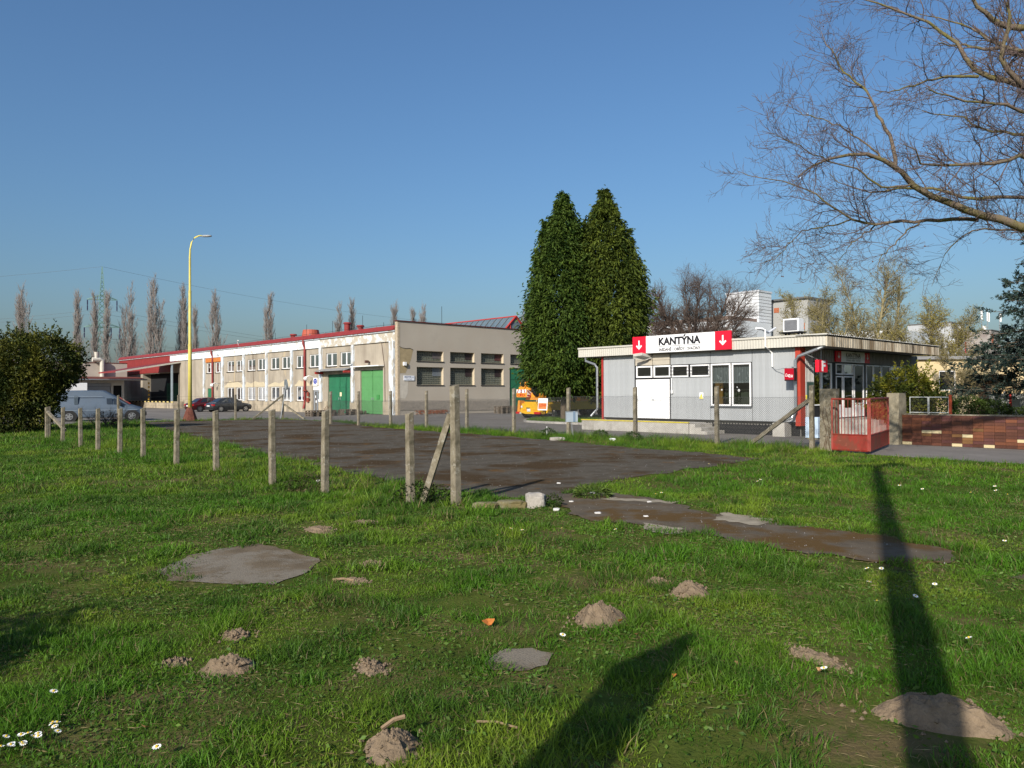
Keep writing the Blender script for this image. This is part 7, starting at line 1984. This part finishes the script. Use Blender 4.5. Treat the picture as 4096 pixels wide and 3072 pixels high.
wf = MB().box(.1, .16, 0, 1.6, 0, .1).box(.1, .16, 0, 1.6, 1.4, 1.5).box(.1, .16, 0, .1, .1, 1.4).box(.1, .16, 1.5, 1.6, .1, 1.4).box(.1, .16, .75, .85, .1, 1.4).mesh('window', pvc); pn = MB().quad((.14, 0, 0), (.14, 1.6, 0), (.14, 1.6, 1.5), (.14, 0, 1.5)).mesh('pane', dark_glass)
for k in range(13):
    for z in (8.6, 5.6):
        o = link('window', wf, fl, (-4, -3.5 + 2.1 * k, z)); link('pane', pn, o)
MB().box(-4.05, -4.0, -4, 26, 10.15, 10.45).build('band', pdk, fl)
MB().box(-3.5, 5, -3, 26, 11.4, 12.0).build('roof_box', mat('roof_brown', (.22, .16, .13), .8), fl)
gb = thing('apartment_block', 'grey stepped apartment block behind the budding trees, brick red vents on it', 'building', (43.5, 110, 0), YA)
block(gb, -1.5, 5.5, 0, 6, 0, 15.0, pgm); block(gb, -1.8, 4.0, 6.02, 12, 0, 12.9, pgm); block(gb, 5.52, 9, 2, 8, 0, 13.8, pw); block(gb, -1.9, 5.8, -.2, 6.01, 15.0, 15.25, mat('roof_dark_edge', (.12, .12, .12), .8), 'roof_edge')
MB().box(-1.56, -1.5, 4.4, 5.2, 13.3, 14.0).build('brick_vent', mat('brick_vent_red', (.38, .12, .06), .8), gb)
MB().box(-1.56, -1.5, .5, 1.4, 10.6, 11.5).build('brick_vent', mat('brick_vent_red', (.38, .12, .06), .8), gb)
hl = MB()
for k in range(5): hl.box(.5 + k * .9, .8 + k * .9, -.03, .0, 14.3, 14.65)
hl.build('vent_hole', dark, gb)
for z in (9.2, 6.2):
    for k in range(4):
        o = link('window', wf, gb, (-1.6, .4 + 1.9 * k, z) if z < 9 else (-1.9, 6.4 + 1.9 * (k % 2), z)); link('pane', pn, o)
wb = thing('white_low_block', 'low white panel building partly hidden by budding shrubs', 'building', (50.5, 104, 0), YA)
block(wb, -2, 12, -3, 9, 0, 9.8, pw)
sb2 = thing('stepped_house_block', 'grey and white stepped block with a red door blind, right of the canteen roof', 'building', (75, 130, 0), YA)
block(sb2, 0, 4.6, 0, 7, 0, 13.2, mat('block_grey', (.40, .41, .42), .8, .04)); block(sb2, -1.4, -.01, 1.2, 7, 0, 11.4, mat('block_mid', (.30, .30, .30), .8)); block(sb2, -2.0, 3.4, -1.6, -.01, 0, 10.3, pw); block(sb2, 3.42, 5.2, -1.6, -.01, 0, 10.1, pw)
MB().box(-.1, 4.7, -.1, 7.1, 13.2, 13.4).build('roof_edge', MATS['roof_dark_edge'], sb2)
MB().box(3.9, 4.65, -.5, .0, 11.1, 13.1).build('white_shaft', white_paint, sb2)
hl = MB()
for k in range(4): hl.box(.5 + k * .9, .85 + k * .9, -.03, .0, 12.3, 12.7)
hl.build('vent_hole', dark, sb2)
MB().box(1.5, 2.4, -1.68, -1.61, 8.0, 9.9).build('red_blind', mat('blind_red', (.45, .02, .04), .6), sb2)
vb = thing('vine_grown_block', 'flat grey building overgrown with bare creepers, antennas on its roof', 'building', (79, 128, 0), YA)
block(vb, .5, 6, -1.2, 6, 0, 11.7, vine); MB().box(.4, 6.1, -1.3, 6.1, 11.7, 11.85).build('roof_edge', MATS['roof_dark_edge'], vb)
MB().box(.8, 1.7, -1.26, -1.2, 9.4, 11.0).build('red_shutter', MATS['brick_vent_red'], vb)
an = thing('antenna_mast', 'pair of white mobile phone antennas on thin masts over the creeper grown block', 'antenna', (79.9, 129.5, 11.7))
for x in (0, 1.0, 3.0): MB().tube([(x, 0, 0), (x, 0, 3.2)], .06, 6).build('mast', grey_metal, an)
for x, h in ((-.1, 2.4), (1.1, 2.0), (.9, 2.1), (3.1, 2.0)): MB().box(x - .14, x + .14, -.2, -.06, h - .4, h + 1.1).build('antenna_panel', white_paint, an)
MB().tube([(.4, 0, .3), (.4, 0, .9)], .3, 10).build('dish', white_paint, an)
# parapet of the yard in front of them is the yellow house roof

# ---------------------------------------------------------------- island grass
n = 16000; r = np.random.default_rng(77); a = r.uniform(31.1, 40, n); b = r.uniform(24.6, 35.5, n); k = inside(a, b, [(p[0] + .1, p[1]) for p in ISLAND]); a, b = a[k], b[k]; n = len(a)
x, y = a * VX - b * VY, a * VY + b * VX; yaw = r.uniform(0, 6.28, n); s_ = np.c_[np.cos(yaw), np.sin(yaw), np.zeros(n)] * .016
base = np.c_[x, y, np.full(n, .09)]; tip = base + np.c_[r.normal(0, .04, n), r.normal(0, .04, n), r.uniform(.05, .15, n)]
c = np.array([.062, .13, .014]) * r.uniform(.6, 1.6, (n, 1)) + np.array([.03, .02, 0]) * fbm(np.c_[x, y], .6, 3)[:, None]
o = link('grass', np_mesh('grass', np.stack([base - s_, base + s_, tip], 1), np.arange(3 * n), np.arange(n) * 3, grass_mat, np.repeat(c, 3, 0))); o['kind'] = 'stuff'; tag(o, 'short green grass on the kerbed island under the conifers', 'grass')

# ---------------------------------------------------------------- daisies
pet, yolk = mat('daisy_white', (.80, .80, .78), .7), mat('daisy_yellow', (.65, .45, .03), .7)
mb = MB()
for k in range(11):
    t = k * 2 * math.pi / 11; c0, s0 = math.cos(t), math.sin(t)
    mb.add([(.004 * c0, .004 * s0, .06), (.013 * c0 - .0045 * s0, .013 * s0 + .0045 * c0, .063), (.019 * c0, .019 * s0, .061), (.013 * c0 + .0045 * s0, .013 * s0 - .0045 * c0, .063)], [(0, 1, 2, 3)])
mb.m(1).tube([(0, 0, .059), (0, 0, .067)], [.006, .005], 8); mb.m(2).tube([(0, 0, 0), (0, 0, .06)], .0016, 4)
d_me = mb.mesh('daisy', [pet, yolk, mat('daisy_stem', (.05, .1, .02), .7)])
r = random.Random(31)
def daisy(x, y, lab, grp, s=1.0):
    o = link('daisy', d_me, None, (x, y, 0), r.uniform(0, 6)); o.scale = (s, s, s * r.uniform(.8, 1.2)); o.rotation_euler = (r.uniform(-.5, .3), r.uniform(-.4, .4), r.uniform(0, 6)); tag(o, lab, 'daisy', grp)
for k in range(17):
    u = r.random(); daisy(-2.56 + .17 * u + r.gauss(0, .03), 3.80 + .28 * u + r.gauss(0, .04), 'white daisy in the dense clump at the lower left corner of the lawn', 'daisy clump in the lower left corner')
SP = [(-2.7, 4.47), (-1.75, 3.78), (.34, 5.45), (1.31, 9.6), (1.96, 4.79), (3.79, 6.87), (3.18, 5.28), (3.48, 7.45), (3.58, 7.42), (-.05, 9.64), (-.16, 9.25), (.63, 9.65), (5.64, 8.77), (-2.65, 10.21), (.13, 9.48), (3.0, 6.3), (3.4, 6.5), (3.2, 6.9)]
for x, y in SP: daisy(x, y, 'single white daisy scattered in the front lawn', 'daisies scattered over the front lawn', 1.25)
for x, y in ((4.6, 17.94), (4.66, 14.41), (5.05, 14.05), (8.58, 13.58), (2.36, 12.65), (7.6, 12.6), (8.0, 12.4), (8.2, 12.9), (6.9, 13.6), (7.1, 13.2), (8.4, 12.2), (4.8, 14.8), (2.5, 12.8)):
    daisy(x, y, 'white daisy in the lawn beyond the asphalt path', 'daisies in the lawn beyond the path', 1.5)
# fallen leaves and twigs
lf = [mat('leaf_orange', (.42, .14, .03), .8, .2, 30), mat('leaf_tan', (.36, .20, .09), .8, .2, 30)]
def dead_leaf(x, y, s, m, lab, z=.04):
    mb = MB(); rg = [(math.cos(t) * (1 + .16 * math.cos(3 * t + s * 90)), math.sin(t) * (.55 + .12 * math.cos(4 * t))) for t in [i * .4488 for i in range(14)]]
    mb.add([(a * s, b * s, .35 * s * abs(a) + .2 * s * b) for a, b in rg] + [(0, 0, 0)], [(i, (i + 1) % 14, 14) for i in range(14)])
    o = mb.build('fallen_leaf', m, None, (x, y, z)); o.rotation_euler = (r.uniform(.1, .6), r.uniform(-.5, .5), r.uniform(0, 6)); tag(o, lab, 'leaf', 'fallen leaves in the grass')
dead_leaf(-.19, 5.85, .05, lf[0], 'curled orange leaf alone in the middle of the lawn'); dead_leaf(1.0, 4.74, .022, lf[0], 'small bright orange leaf right of the slanted shadow')
dead_leaf(1.44, 4.95, .028, lf[1], 'tan leaf among grass left of the long low molehill'); dead_leaf(1.93, 4.83, .02, lf[1], 'tan leaf lying next to a daisy by the pole shadow'); dead_leaf(.83, 5.88, .03, lf[0], 'orange leaf lying at the edge of the pale peaked molehill')
dead_leaf(-1.95, 4.05, .025, lf[1], 'tan leaf in the grass between the daisy clump and the lone daisy'); dead_leaf(.9, 5.55, .022, lf[1], 'brown leaf at the tip of the slanted shadow')
def stick(p, q, rad, lab):
    o = MB().tube([p, ((p[0] + q[0]) / 2, (p[1] + q[1]) / 2 + .01, (p[2] + q[2]) / 2 + .01), q], rad, 5).build('twig', mat('twig_tan', (.26, .18, .11), .9, .2, 20)); tag(o, lab, 'twig')
stick((-.67, 3.88, .10), (-.56, 3.94, .135), .011, 'short brown wood chip on the nearest molehill'); stick((-.2, 4.12, .03), (.02, 4.05, .025), .006, 'thin pale twig lying in the grass right of the nearest molehill'); stick((-1.72, 7.3, .02), (-1.5, 7.22, .03), .01, 'dark twig lying on bare soil right of the large slab')
